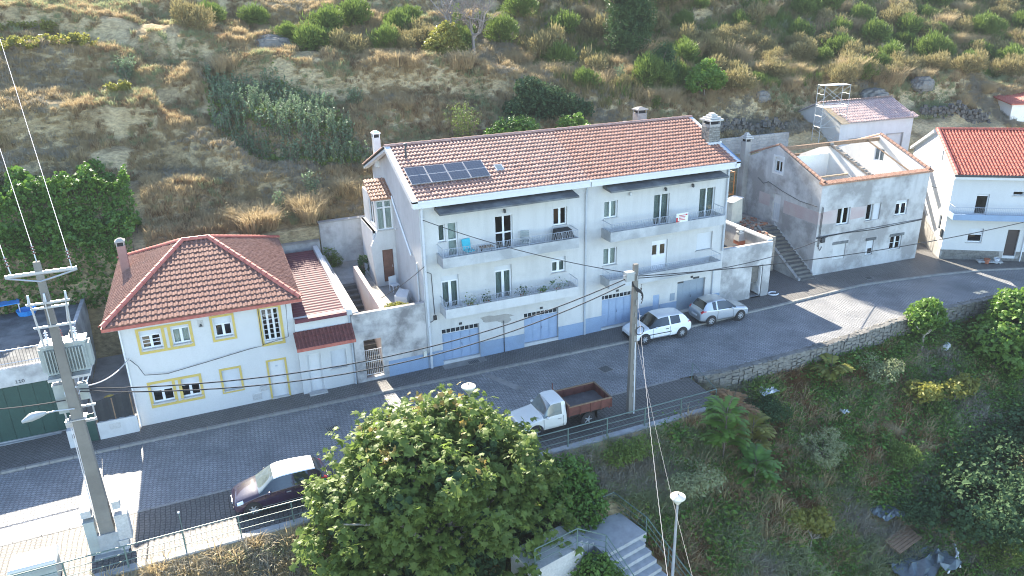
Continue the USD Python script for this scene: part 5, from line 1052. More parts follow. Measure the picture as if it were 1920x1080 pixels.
for k in range(6):
    s_ = np.linspace(0, 1, 9)[:, None]; a, c = np.array([-.3, -.15, 7.3 - k * .06]), np.array([.25, -.15, 7.0 - k * .2]); b_ = np.array([.0 + .1 * k, -.3, 6.2 + .1 * k]); m.tube((1 - s_) ** 2 * a + 2 * s_ * (1 - s_) * b_ + s_ ** 2 * c, .02, 5)
part(up_, 'cable_loops', m, 'wire_black'); m = MB(); an_ = np.linspace(0, 6.3, 16); m.tube(np.stack([.25 + .22 * np.cos(an_), 0 * an_ - .16, 4.6 + .22 * np.sin(an_)], 1), .025, 5); part(up_, 'cable_coil', m, 'wire_black')
part(up_, 'conduit', MB().tube([(.1, -.15, 0), (.04, -.12, 4)], .03, 6), 'plastic_white')

def cable(pts, sag, r, mt, label, group=None, name='overhead_cable'):
    m = MB()
    for (a, b_) in pts:
        a, b_ = np.asarray(a, float), np.asarray(b_, float); s_ = np.linspace(0, 1, 25)[:, None]; p = a + (b_ - a) * s_; p[:, 2] -= (4 * sag * s_ * (1 - s_))[:, 0]; m.tube(p, r, 5)
    return solo(name, m, mt, label, 'cable', group)
PT = lambda x, y, z: np.array([PX + x, PY + y, PZ + z])
cable([(PT(-.9, .1, 12.4), (-33.5, 60, 29.5))], .9, .011, 'wire_bare', 'left pale high voltage wire rising from the transformer pole to the hill')
cable([(PT(-.05, .2, 12.65), (-31.0, 60, 30.4))], .9, .011, 'wire_bare', 'middle pale high voltage wire rising from the transformer pole to the hill')
cable([(PT(.95, .1, 12.4), (-28.0, 60, 31.0))], .9, .011, 'wire_bare', 'right pale high voltage wire rising from the transformer pole to the hill')
cable([(PT(.2, -.1, 7.3), (-14.95, .38, 3.86))], .35, .03, 'wire_bare', 'thick pale cable bundle from the transformer pole to the trimmed house')
cable([(PT(.3, -.1, 7.2), (7.2, -9.1, 7.55)), ], 1.35, .028, 'wire_black', 'upper black cable slung between the two concrete poles')
cable([(PT(.3, -.1, 7.1), (7.2, -9.1, 7.3))], 1.6, .028, 'wire_black', 'lower black cable slung between the two concrete poles')
cable([((7.7, -9.1, 7.5), (30.5, 1.4, 3.4)), ], .6, .025, 'wire_black', 'black cable from the slim pole to the roofless house')
cable([((7.7, -9.1, 7.6), (58, -9, 8.6))], 1.6, .025, 'wire_black', 'black cable from the slim pole off to the right along the street')
cable([((.14, -.1, 9.0), (7.6, -9.1, 7.75))], .3, .02, 'wire_black', 'thin black cable from the corner of the solar roofed house to the slim pole')
cable([((39.0, 1.0, 6.1), (43.6, -1.3, 5.9))], .25, .018, 'wire_black', 'thin cable between the roofless house and the red roofed house')
cable([((-2.4, -.08, 5.0), (.1, -.1, 6.4))], .1, .018, 'wire_black', 'thin cable over the terrace to the solar roofed house')
cable([((7.85, -9.2, 6.6), (-3.0, -28.5, 7.0))], .6, .007, 'wire_grey', 'thin pale service wire from the slim pole toward the valley')
cable([((7.85, -9.2, 4.6), (-2.0, -29.0, 6.0))], .6, .004, 'wire_grey', 'thinner lower service wire from the slim pole toward the valley')
cable([(PT(-.2, -.2, 6.9), (-26, -2, 5.5))], .5, .025, 'wire_black', 'black cable from the transformer pole off to the left')
for k, (z, lb) in enumerate(((0, 'lowest'), (.9, 'middle'), (2.6, 'topmost'))): cable([((36 + 3 * k, 46, 22.5 + z), (98, 36, 16.0 + z))], 1.5, .03, 'wire_bare', f'{lb} of three thin wires crossing the upper right hillside')
m = MB(); m.tube([(-14.9, .36, 3.8), (-14.6, .3, 3.4), (-14.4, .25, 2.9), (-13.4, .26, 2.75), (-11.5, .23, 3.0), (-9.4, .2, 3.3), (-8.7, .2, 3.35), (-8.68, .2, 5.6)], .018, 4); m.tube([(-8.7, .2, 3.4), (-7.4, .2, 3.6), (-7.3, .2, 5.5), (-7.15, .05, 5.75)], .016, 4)
solo('wall_cable', m, 'wire_black', 'black cable stapled across the front of the ochre trimmed house', 'cable')
m = MB(); m.tube([(.1, -.13, 6.1), (.45, -.05, 5.9), (.5, -.05, 3.6), (.55, -.05, 3.2), (.2, -.05, 3.0), (.12, -.14, 2.8)], .02, 4); m.box((.42, -.12, 3.15), (.6, 0, 3.4)); solo('wall_cable', m, 'wire_black', 'black cable and junction box beside the drainpipe of the solar roofed house', 'cable')

def street_lamp(x, y, z, h, label, r=.31):
    t = thing('street_lamp', label, 'street lamp', (x, y, z)); part(t, 'post', MB().tube([(0, 0, -.5), (0, 0, 1), (0, 0, h)], [.085, .075, .05], 10), 'galvanised', smooth=60)
    hd = part(t, 'lamp_head', MB().lathe([(.055, h - .05), (.09, h), (.12, h + .02), (r * .55, h + .12), (r, h + .28), (r * .98, h + .33), (r * .5, h + .4), (0, h + .42)], k=20), 'cream_lamp', smooth=40); part(hd, 'cap_screw', MB().lathe([(.03, h + .41), (.03, h + .46), (0, h + .47)], k=8), 'dark_metal'); return t
street_lamp(5.13, -17.0, -4.2, 5.25, 'mushroom headed street lamp standing in the scrub beside the concrete stair'); street_lamp(-1.15, -10.35, 0.05, 4.1, 'mushroom headed street lamp rising behind the big broadleaf tree')

def railing(x0, x1, label, step=2.06):
    t = thing('railing', label, 'railing', (0, 0, 0)); n = int(round((x1 - x0) / step)); xs = np.linspace(x0, x1, n + 1); Yr = -10.46
    for x in xs: part(t, 'post', MB().box((x - .025, Yr - .025, float(zg(x)) + .05), (x + .025, Yr + .025, float(zg(x)) + 1.05)), 'green_rail')
    for k, z in enumerate((1.05, .72, .4)): part(t, 'rail', MB().tube([(x, Yr, float(zg(x)) + z) for x in xs], .026 if k == 0 else .016, 6), 'green_rail')
    return t
railing(-25.5, -4.9, 'green grey tube railing along the paved strip below the transformer pole'); rl_ = railing(-.6, 11.9, 'green grey tube railing along the paved strip below the pickup truck')
part(rl_, 'end_rail', MB().tube([(11.9, -10.46, 1.28), (12.5, -7.6, 1.3)], .02, 5).tube([(12.5, -7.6, 1.3), (12.5, -7.6, .2)], .022, 5), 'green_rail')
sg = thing('marker_stake', 'thin stake with a pale cap beside the railing', 'stake', (-13.2, -9.7, -.05)); part(sg, 'rod', MB().tube([(0, 0, 0), (0, 0, 1.35)], .018, 5), 'green_rail'); part(sg, 'cap', MB().lathe([(0, 1.34), (.04, 1.35), (.04, 1.41), (0, 1.42)], k=8), 'plastic_white')
cb = thing('utility_cabinet', 'grey cabinet with a white overhanging lid on the paved strip', 'cabinet', (-18.3, -9.7, -.08)); part(cb, 'body', MB().box((-.72, -.4, 0), (.72, .4, .88)), 'transformer_grey'); part(cb, 'lid', MB().hexa([(-.8, -.48, .88), (.8, -.48, .88), (.8, .48, .88), (-.8, .48, .88)], [(-.74, -.44, 1.0), (.74, -.44, 1.0), (.74, .44, 1.03), (-.74, .44, 1.03)]), 'white_paint')

# ---------------------------------------------------------------- concrete stair down the bank
cs = thing('bank_stair', 'concrete stair with a landing going down the overgrown bank', 'stairs', (2.81, -15.58, -1.8), 12.7)
part(cs, 'landing', MB().box((-.05, 0, -.5), (2.3, 2.05, 0)), 'step_concrete')
for k in range(12): part(cs, 'step', MB().box((-.05 + rng.uniform(-.01, .01), -(k + 1) * .33, -.75 - (k + 1) * .19), (1.95 + rng.uniform(-.03, .03), -k * .33, -(k + 1) * .19)), 'step_concrete')
for k in range(3): part(cs, 'upper_step', MB().box((-.35 - k * .33, .75, -.6), (-.05 - k * .33, 2.0, .2 * (k + 1))), 'step_concrete')
part(cs, 'platform', MB().box((-3.6, .3, -2.2), (-1.05, 1.85, .8)), 'pale_granite')
def rails3(t, pts, name='handrail'):
    m = MB(); pts = np.asarray(pts, float)
    for z in (0, -.33, -.64): m.tube(pts + [0, 0, z], .025 if z == 0 else .016, 6)
    for p in pts: m.tube([p, p - [0, 0, 1.05]], .025, 6)
    return part(t, name, m, 'green_rail')
rails3(cs, [(-3.5, .33, 1.85), (-1.35, .33, 1.78), (-.05, .02, 1.0), (-.03, -1.6, .1), (-.03, -3.6, -1.05)])
rails3(cs, [(.25, 2.15, .95), (2.35, 2.15, .8), (2.42, .15, .65), (2.42, -1.2, .0), (2.45, -3.8, -1.3)])

# ---------------------------------------------------------------- balcony things
def chair(name, label, loc, rz, mt, slats=False):
    t = thing(name, label, 'chair', loc, rz); part(t, 'seat', MB().box((-.25, -.24, .38), (.25, .24, .43)), mt)
    if slats:
        m = MB()
        for z in np.arange(.5, .95, .1): m.box((-.25, .2, z), (.25, .23, z + .06))
        part(t, 'backrest', m, mt)
    else: part(t, 'backrest', MB().hexa([(-.26, .2, .4), (.26, .2, .4), (.26, .24, .4), (-.26, .24, .4)], [(-.26, .3, .98), (.26, .3, .98), (.26, .34, .98), (-.26, .34, .98)]), mt)
    for a in (-.22, .22):
        for c in (-.2, .2): part(t, 'leg', MB().tube([(a, c, 0), (a, c, .4)], .018, 5), 'iron_rail')
chair('balcony_chair', 'turquoise padded chair on the upper left balcony', (2.55, -.45, 6.65), 12, 'turquoise_cloth'); chair('balcony_chair', 'grey slatted folding chair on the upper left balcony', (5.95, -.4, 6.65), -10, 'curtain_grey', True)
t_ = thing('balcony_table', 'small low dark slatted table on the upper left balcony', 'table', (3.55, -.45, 6.65)); m = MB()
for k in range(6): m.box((-.4, -.2 + k * .07, .46), (.4, -.15 + k * .07, .49))
part(t_, 'tabletop', m, 'timber')
for a in (-.34, .34): part(t_, 'leg', MB().tube([(a, -.16, 0), (a * .7, .16, .46)], .018, 5).tube([(a, .16, 0), (a * .7, -.16, .46)], .018, 5), 'dark_metal')
t_ = thing('covered_barbecue', 'dark covered box at the right end of the upper left balcony', 'box', (8.25, -.55, 6.65)); part(t_, 'cover', MB().hexa([(-.6, -.3, 0), (.6, -.3, 0), (.6, .35, 0), (-.6, .35, 0)], [(-.52, -.2, .82), (.42, -.2, .82), (.4, .28, .86), (-.52, .28, .86)]), 'dark_net'); part(t_, 'hem', MB().box((-.62, -.32, .0), (.62, .37, .06)), 'car_black')
bn = thing('banner', 'small white and red advertising banner hung on the upper right balcony', 'banner', (15.85, -1.1, 7.32)); part(bn, 'sheet', MB().box((-.42, -.05, -.28), (.42, -.035, .28)), 'curtain_white'); m = MB(); m.box((-.42, -.056, -.26), (-.3, -.05, .02)); m.box((-.36, -.056, -.26), (-.18, -.05, -.2)); m.box((.22, -.056, .12), (.36, -.05, .2))
for k in range(4): m.box((-.22, -.056, .12 - k * .09), (.18 + .05 * (k % 2), -.05, .16 - k * .09))
part(bn, 'print', m, 'red_paint')
def potted(loc, label, h, mt, seed, w=.4, pot='terracotta'):
    r = np.random.default_rng(seed); t = thing('potted_plant', label, 'potted plant', loc); part(t, 'pot', MB().lathe([(0, 0), (.14, 0), (.19, .26), (.21, .26), (.21, .3), (.0, .29)], k=10), pot)
    P_ = r.normal(0, 1, (130, 3)) * [w * .45, w * .4, h * .28] + [0, 0, .3 + h * .5]; part(t, 'foliage', leafquads(P_, .1, r), mt); part(t, 'stem', MB().tube([(0, 0, .2), (.02, 0, .3 + h * .5)], .015, 4), 'bark')

# ---------------------------------------------------------------- leaves
def leafquads(P, size, r, aspect=.55, up=.4, shape='diamond', jit=.35, out=None):
    """one small folded leaf at each point, facing every way with a leaning upward; out: preferred outward normals"""
    P = np.asarray(P, float); n = len(P)
    nrm = r.normal(0, 1, (n, 3)) * .75 + [0, 0, up]
    if out is not None: nrm += out
    nrm /= np.linalg.norm(nrm, axis=1, keepdims=True) + 1e-9
    t = np.cross(nrm, r.normal(0, 1, (n, 3))); t /= np.linalg.norm(t, axis=1, keepdims=True) + 1e-9; b = np.cross(nrm, t)
    s = size * np.exp(r.normal(0, jit, n)); L, Wd = s[:, None], (s * aspect)[:, None]
    if shape == 'diamond':
        q = [(-.5, 0, 0), (0, -.5, .06), (.5, 0, -.05), (0, .5, .06)]; f = np.array([(0, 1, 2), (0, 2, 3)])
    elif shape == 'oval':
        q = [(-.5, 0, 0), (-.2, -.42, .08), (.25, -.4, .06), (.55, 0, -.1), (.25, .4, .06), (-.2, .42, .08)]; f = np.array([(0, 1, 2), (0, 2, 3), (0, 3, 4), (0, 4, 5)])
    elif shape == 'lobed':
        q = [(-.45, 0, 0), (-.3, -.42, -.06), (-.02, -.22, .02), (.18, -.5, -.08), (.2, -.16, .03), (.6, 0, -.14), (.2, .16, .03), (.18, .5, -.08), (-.02, .22, .02), (-.3, .42, -.06)]
        f = np.array([(0, 1, 2), (2, 3, 4), (4, 5, 6), (6, 7, 8), (8, 9, 0), (0, 2, 8), (2, 4, 8), (4, 6, 8)])
    q = np.array(q); k = len(q)
    V_ = P[:, None] + q[None, :, 0, None] * L[:, None] * t[:, None] + q[None, :, 1, None] * (Wd if shape == 'diamond' else L * aspect * 1.6)[:, None] * b[:, None] + q[None, :, 2, None] * L[:, None] * nrm[:, None]
    F_ = (f[None] + (np.arange(n) * k)[:, None, None]).reshape(-1, 3)
    return (V_.reshape(-1, 3), F_)

def blades(n, r, spread, h, lean=.5, w=.012, base=.08, droop=.25, segs=2):
    """a tuft of narrow blades rising from the ground"""
    a = r.uniform(0, 2 * math.pi, n); rad = np.sqrt(r.uniform(0, 1, n)) * spread; d = np.stack([np.cos(a), np.sin(a), 0 * a], 1)
    p0 = d * (rad * base / max(spread, 1e-6))[:, None] * 1.0 + r.normal(0, spread * .25, (n, 3)) * [1, 1, 0]
    hh = h * r.uniform(.55, 1.1, n); ln = lean * r.uniform(.2, 1.2, n) * hh
    side = np.stack([-np.sin(a + r.normal(0, .8, n)), np.cos(a + r.normal(0, .8, n)), 0 * a], 1) * w
    V_, F_ = [], []
    p1 = p0 + d * (ln * .4)[:, None] + np.array([0, 0, 1.0]) * (hh * .6)[:, None]; p2 = p0 + d * ln[:, None] + np.array([0, 0, 1.0]) * (hh * (1 - droop * r.uniform(0, 1, n)))[:, None]
    V_ = np.stack([p0 - side, p0 + side, p1 - side * .8, p1 + side * .8, p2], 1).reshape(-1, 3)
    F_ = (np.array([(0, 1, 3), (0, 3, 2), (2, 3, 4)])[None] + (np.arange(n) * 5)[:, None, None]).reshape(-1, 3)
    return V_, F_

def blobpoints(n, r, blobs, shell=.55, gap=.0, gs=1.5, seed=0):
    """points near the skin of a cluster of ellipsoids (centre, radii), with holes where the noise is low; and outward directions"""
    vol = np.array([b[1][0] * b[1][1] + b[1][2] * b[1][0] for b in blobs]); pick = r.choice(len(blobs), int(n * 1.9), p=vol / vol.sum())
    C_ = np.array([b[0] for b in blobs], float)[pick]; R_ = np.array([b[1] for b in blobs], float)[pick]
    d = r.normal(0, 1, (len(pick), 3)); d /= np.linalg.norm(d, axis=1, keepdims=True)
    rr_ = 1 - shell * r.uniform(0, 1, len(pick)) ** 1.6 + r.normal(0, .07, len(pick)); P_ = C_ + d * R_ * rr_[:, None]
    if gap: keep = meshkit.fbm(P_ * gs + 31.7 * seed, 2, seed) > gap; P_, d = P_[keep], d[keep]
    return P_[:n], d[:n]

def limbs(r, base, h, tips, r0, sides=6, wob=.12):
    m = MB(); base = np.asarray(base, float); fork = base + np.array([0, 0, h * .4]); m.tube([base - [0, 0, .3], base + [0, 0, h * .2], fork], [r0 * 1.25, r0, r0 * .75], sides + 2)
    for t in tips:
        t = np.asarray(t, float); md = (fork + t) / 2 + r.normal(0, wob * h, 3) * [1, 1, .5]; s_ = np.linspace(0, 1, 6)[:, None]; p = (1 - s_) ** 2 * fork + 2 * s_ * (1 - s_) * md + s_ ** 2 * t; m.tube(p, np.linspace(r0 * .6, r0 * .12, 6), sides)
    return m

leafmat('fig_leaf', [(0.13, 0.19, 0.045), (0.21, 0.29, 0.065), (0.29, 0.37, 0.09), (0.36, 0.43, 0.13), (0.31, 0.36, 0.12)], 0.5, .5, .35)
leafmat('fig_leaf_brown', [(0.26, 0.19, 0.05), (0.33, 0.26, 0.07), (0.2, 0.22, 0.06)], 0.5, .35)
leafmat('fresh_leaf', [(0.12, 0.22, 0.04), (0.2, 0.34, 0.055), (0.29, 0.42, 0.08)], 0.45, .4)
leafmat('yellow_leaf', [(0.22, 0.23, 0.05), (0.33, 0.32, 0.07), (0.3, 0.25, 0.07), (0.18, 0.21, 0.05)], 0.5, .4)
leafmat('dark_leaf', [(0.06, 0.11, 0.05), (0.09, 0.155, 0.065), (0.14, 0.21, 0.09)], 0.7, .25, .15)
leafmat('ivy_leaf', [(0.09, 0.19, 0.03), (0.15, 0.28, 0.05), (0.23, 0.36, 0.07)], 0.4, .3)
leafmat('grey_leaf', [(0.15, 0.23, 0.12), (0.25, 0.34, 0.19), (0.38, 0.45, 0.28)], 0.55, .3)
leafmat('broom_green', [(0.13, 0.2, 0.04), (0.21, 0.28, 0.06), (0.31, 0.36, 0.1)], 0.6, .3)
leafmat('broom_olive', [(0.26, 0.23, 0.1), (0.38, 0.32, 0.15), (0.5, 0.41, 0.21)], 0.7, .3)
leafmat('straw', [(0.46, 0.36, 0.2), (0.62, 0.5, 0.3), (0.72, 0.62, 0.41)], 0.7, .35, .25)
leafmat('rust_grass', [(0.27, 0.185, 0.1), (0.38, 0.27, 0.15), (0.47, 0.35, 0.21)], 0.7, .35, .25)
leafmat('grey_stalk', [(0.34, 0.31, 0.24), (0.48, 0.44, 0.34), (0.58, 0.54, 0.44)], 0.8, .25, .2)
leafmat('bank_grass', [(0.3, 0.34, 0.17), (0.46, 0.49, 0.27), (0.6, 0.58, 0.38)], 0.6, .35)
leafmat('pine_needle', [(0.06, 0.12, 0.035), (0.1, 0.175, 0.05), (0.17, 0.25, 0.08)], 0.5, .2)
leafmat('fern_brown', [(0.26, 0.15, 0.07), (0.34, 0.2, 0.09), (0.22, 0.17, 0.07)], 0.7, .3)


# ---------------------------------------------------------------- vehicles: lofted bodies, front toward -x
from scipy.interpolate import PchipInterpolator
def wheel(t, x, y, r_, w, side, spokes=7, mt='alloy', name='wheel'):
    wl = MB().lathe([(r_ * .55, -w / 2), (r_ * .9, -w / 2), (r_, -w * .36), (r_, w * .36), (r_ * .9, w / 2), (r_ * .66, w / 2), (r_ * .62, w * .3), (0, w * .28)], (x, y, r_), 22, 'y') if side > 0 else MB().lathe([(0, -w * .28), (r_ * .62, -w * .3), (r_ * .66, -w / 2), (r_ * .9, -w / 2), (r_, -w * .36), (r_, w * .36), (r_ * .9, w / 2), (r_ * .55, w / 2)], (x, y, r_), 22, 'y')
    ty = part(t, name, wl, 'black_rubber', smooth=35); m = MB(); yo = y + side * w * .34
    m.lathe([(r_ * .6, -.01), (r_ * .66, -.01), (r_ * .66, .025), (r_ * .6, .025), (r_ * .6, -.01)], (x, yo, r_), 22, 'y'); m.lathe([(0, -.01), (r_ * .15, -.01), (r_ * .15, .02), (0, .022)] if side > 0 else [(0, -.022), (r_ * .15, -.02), (r_ * .15, .01), (0, .01)], (x, yo, r_), 10, 'y')
    for k in range(spokes):
        a = 2 * math.pi * k / spokes; d = np.array([math.cos(a), 0, math.sin(a)]); n_ = np.array([-math.sin(a), 0, math.cos(a)]); c = np.array([x, yo, r_]); p = [c + d * r_ * .1 - n_ * .035, c + d * r_ * .1 + n_ * .035, c + d * r_ * .63 + n_ * .022, c + d * r_ * .63 - n_ * .022]; o = np.array([0, .012 * side, 0]); m.hexa([q - o for q in p], [q + o for q in p])
    part(ty, 'rim', m, mt)
def loft(t, st, top, side, paint, roof=None, ws='car_glass', glass='car_glass', lights=(), sub=4, cols=None):
    st = np.array(st, float); n = len(st); s0 = np.arange(n); ss = np.linspace(0, n - 1, (n - 1) * sub + 1); I = [PchipInterpolator(s0, st[:, c])(ss) for c in range(6)]
    x, w, zb, zs, ztp, wr = I; rings = []
    for a in range(len(ss)):
        X, W_, B, S_, T, R_ = x[a], w[a], zb[a], zs[a], ztp[a], wr[a]
        h = [(0, B), (.75 * W_, B), (.93 * W_, B + .05), (W_, B + (S_ - B) * .3), (W_ * 1.005, B + (S_ - B) * .6), (.99 * W_, S_ - .05), (.955 * W_, S_), (R_, T - .05), (R_ * .93, T - .012), (R_ * .55, T + .004), (0, T + .014)]
        rings.append([(X, -y, z) for y, z in h] + [(X, y, z) for y, z in h[-2:0:-1]])
    K = len(rings[0]); V_ = np.array(rings).reshape(-1, 3); groups = {}
    for a in range(len(ss) - 1):
        iv = a // sub; fr = (a % sub + .5) / sub
        for j in range(K):
            jj = j if j < 10 else 19 - j; mt, nm = paint, 'body'
            if jj >= 7:
                c = top[iv]
                if c == 'ws': mt, nm = ws, 'windscreen'
                elif c == 'rw': mt, nm = glass, 'rear_window'
                elif c == 'roof' and roof: mt, nm = roof, 'roof'
            if jj == 6 and side[iv]: mt, nm = glass, 'side_window' if j < 10 else 'side_window_far'
            if jj == 6 and not side[iv] and top[iv] == 'roof' and roof: mt, nm = paint, 'body'
            for (i0, f0, f1, j0, j1, lm, ln) in lights:
                if iv == i0 and f0 <= fr <= f1 and j0 <= jj <= j1: mt, nm = lm, ln + ('' if j < 10 else '_far')
            groups.setdefault((nm, mt), []).append((a * K + j, a * K + (j + 1) % K, (a + 1) * K + (j + 1) % K, (a + 1) * K + j))
    for e in (0, len(ss) - 1): c = len(V_); groups[('body', paint)] += [(e * K + j, e * K + (j + 1) % K, e * K + (K - 2 - j) % K, e * K + (K - 1 - j) % K) for j in range(0, K // 2 - 1)]
    for (nm, mt), f in groups.items():
        tmh = trimesh.Trimesh(V_, np.vstack([np.array(f)[:, [0, 1, 2]], np.array(f)[:, [0, 2, 3]]]), process=False); tmh.remove_unreferenced_vertices()
        part(t, nm.replace('_far', ''), tmh, mt, smooth=50)
    return I
def fittings(t, L, W_, ax, r_, paint, plate=True, hub='alloy', spokes=7, w=.2, mould=True, doors=(1.28, 2.45), zs=.95, grille=True, front=True):
    for x in ax:
        for s_ in (-1, 1): part(t, 'wheel_arch', MB().lathe([(0, -.02), (r_ + .06, -.02), (r_ + .06, .02), (0, .02)], (x, s_ * (W_ - .012), r_ + .01), 24, 'y'), 'car_black')
    for x in ax:
        for s_ in (-1, 1): wheel(t, x, s_ * (W_ - .07), r_, w, s_, spokes, hub)
    m = MB()
    for s_ in (-1, 1):
        for d in doors: m.box((d - .008, s_ * (W_ + .004) - .004, .32), (d + .008, s_ * (W_ + .004) + .004, zs - .06))
        m.box((doors[0], s_ * (W_ + .002) - .004, .3), (doors[-1], s_ * (W_ + .002) + .004, .315))
        if mould: m.box((doors[0] - .25, s_ * (W_ + .008) - .008, .52), (doors[-1] + .1, s_ * (W_ + .008) + .008, .57))
    part(t, 'door_seams', m, 'car_black')
    for s_ in (-1, 1):
        mm = trimesh.creation.icosphere(2, 1.0); part(t, 'mirror', (mm.vertices * [.09, .1, .065] + [doors[0] + .18, s_ * (W_ + .1), zs + .03], mm.faces), paint, smooth=True)
        part(t, 'door_handle', MB().box((doors[-1] - .32, s_ * (W_ + .012) - .012, zs - .2), (doors[-1] - .12, s_ * (W_ + .012) + .012, zs - .165)), 'car_black' if paint == 'car_white' else 'alloy')
    if grille: part(t, 'grille', MB().box((-.02, -.48, .3), (.12, .48, .44)), 'car_black')
    if plate: part(t, 'number_plate', MB().box((-.035, -.26, .46), (.02, .26, .56)), 'plastic_white'); part(t, 'rear_plate', MB().box((L - .02, -.26, .55), (L + .03, .26, .66)), 'plastic_white')
HB = lambda L, H, W_: [(0, W_ * .66, .34, .56, .62, W_ * .5), (.1, W_ * .86, .22, .64, .72, W_ * .7), (.4, W_ * .96, .2, .74, .83, W_ * .8), (.8, W_ * .99, .2, .84, .92, W_ * .84), (1.05, W_, .2, .89, .97, W_ * .86), (1.72, W_, .2, .94, H - .06, W_ * .68), (2.05, W_, .2, .95, H, W_ * .69), (2.42, W_, .2, .96, H + .005, W_ * .69), (2.52, W_, .2, .965, H + .004, W_ * .69), (L - .85, W_, .21, .98, H - .03, W_ * .67), (L - .52, W_ * .985, .23, 1.0, H - .08, W_ * .64), (L - .2, W_ * .93, .27, .98, 1.06, W_ * .72), (L - .05, W_ * .86, .3, .84, .92, W_ * .66), (L, W_ * .78, .36, .7, .78, W_ * .6)]
TOP = ['p', 'p', 'p', 'p', 'ws', 'roof', 'roof', 'roof', 'roof', 'roof', 'rw', 'p', 'p']; SIDE = [0, 0, 0, 0, 1, 1, 1, 0, 1, 0, 0, 0, 0]
LT = [(1, .25, 1, 5, 6, 'headlamp', 'headlight'), (11, .0, 1.0, 5, 6, 'tail_red', 'tail_light'), (10, .5, 1.0, 5, 5, 'tail_red', 'tail_light')]
def hatch(name, label, cx, cy, rz, L, H, W_, paint, z, roof=None, ws='car_glass', ax=None, **kw):
    flip = math.radians(rz); t = thing(name, label, 'car', (cx - math.cos(flip) * L / 2, cy - math.sin(flip) * L / 2, z), rz); loft(t, HB(L, H, W_), TOP, SIDE, paint, roof, ws, lights=LT); fittings(t, L, W_, ax or (.74, L - .72), .31, paint, **kw); return t
t = hatch('hatchback_car', 'dark purple hatchback with a white roof parked beside the railing', -9.25, -8.5, 1.0, 3.95, 1.46, .85, 'car_purple', float(zg(-9)) + .045, 'car_white', 'car_glass_pale', mould=False)
part(t, 'wiper', MB().tube([(1.12, -.1, 1.0), (1.3, .5, 1.1)], .012, 4), 'car_black'); part(t, 'aerial', MB().tube([(3.2, 0, 1.44), (3.35, 0, 1.56)], .012, 4), 'car_black'); part(t, 'sill_trim', MB().box((1.1, -.87, .33), (2.9, -.855, .35)), 'alloy')
t = hatch('hatchback_car', 'white hatchback with black side mouldings parked before the garage doors', 13.87, -1.98, -2.0, 4.03, 1.47, .87, 'car_white', float(zg(13.8)) + .05, None, 'car_glass')
part(t, 'bumper_intake', MB().box((-.04, -.55, .26), (.06, .55, .4)), 'car_black')
t = hatch('city_car', 'silver small rounded hatchback seen from behind beside the grey garage door', 18.75, -1.6, 178.0, 3.62, 1.5, .83, 'car_silver', float(zg(18.8)) + .07, None, 'car_glass', mould=False)
# pickup
t = thing('pickup_truck', 'old white cab pickup truck with a rust brown drop side bed', 'truck', (1.72, -8.38, float(zg(4)) + .045), .5); L, W_ = 4.85, .82
st = [(0, .72, .36, .72, .78, .62), (.08, .79, .28, .78, .84, .68), (.5, .81, .26, .85, .91, .7), (1.05, .82, .26, .92, .99, .72), (1.2, .82, .26, .95, 1.04, .73), (1.62, .82, .26, .98, 1.55, .64), (1.85, .82, .26, .99, 1.6, .65), (2.18, .82, .26, .99, 1.6, .65), (2.36, .82, .26, .99, 1.57, .64), (2.42, .81, .3, .96, 1.5, .62)]
loft(t, st, ['p', 'p', 'p', 'p', 'ws', 'roof', 'roof', 'roof', 'p'], [0, 0, 0, 0, 1, 1, 1, 0, 0], 'car_cream', None, 'car_glass_pale', 'car_glass_pale', [(0, 0, 1, 5, 6, 'headlamp', 'headlight')])
fittings(t, L, W_, (.8, 3.6), .33, 'car_cream', doors=(1.2, 2.25), zs=.98, mould=False, plate=False, hub='alloy', spokes=5, grille=True)
part(t, 'bumper', MB().box((-.1, -.78, .36), (.02, .78, .5)), 'car_black'); part(t, 'chassis', MB().box((2.4, -.45, .42), (4.7, .45, .62)).box((2.45, -.8, .72), (4.78, .8, .78)), 'car_black')
bd = part(t, 'bed_floor', MB().box((2.5, -.86, .8), (4.85, .86, .86)), 'truck_bed_floor'); Z0, Z1 = .86, 1.3
for nm, lo, hi in (('near_side', (2.5, -.88, .8), (4.85, -.84, Z1)), ('far_side', (2.5, .84, .8), (4.85, .88, Z1)), ('tailgate', (4.81, -.84, .8), (4.86, .84, Z1)), ('headboard', (2.47, -.88, .8), (2.52, .88, Z1 + .12))):
    s_ = part(t, nm, MB().box(lo, hi), 'rust_brown'); m = MB(); z = Z1 + (.12 if nm == 'headboard' else 0)
    m.box((lo[0] - .015, lo[1] - .015, z - .04), (hi[0] + .015, hi[1] + .015, z + .012)); part(s_, 'top_rail', m, 'timber'); m = MB()
    if nm.endswith('side'):
        for u in (2.5, 3.1, 3.68, 4.26, 4.82): m.box((u, lo[1] - .03, .76), (u + .05, hi[1] + .03, Z1 - .04))
    else:
        for v_ in (-.85, -.28, .25, .8): m.box((lo[0] - .03, v_, .78), (hi[0] + .03, v_ + .05, z - .04))
    part(s_, 'stakes', m, 'rust_brown')
part(t, 'tail_light', MB().box((4.82, -.7, .62), (4.86, -.5, .74)), 'tail_red'); part(t, 'tail_light', MB().box((4.82, .5, .62), (4.86, .7, .74)), 'tail_red'); part(t, 'mudflap', MB().box((4.1, -.8, .28), (4.12, -.55, .72)).box((4.1, .55, .28), (4.12, .8, .72)), 'car_black'); part(t, 'headboard_frame', MB().tube([(2.46, .84, 1.3), (2.46, .84, 1.78)], .025, 5), 'rust_brown')

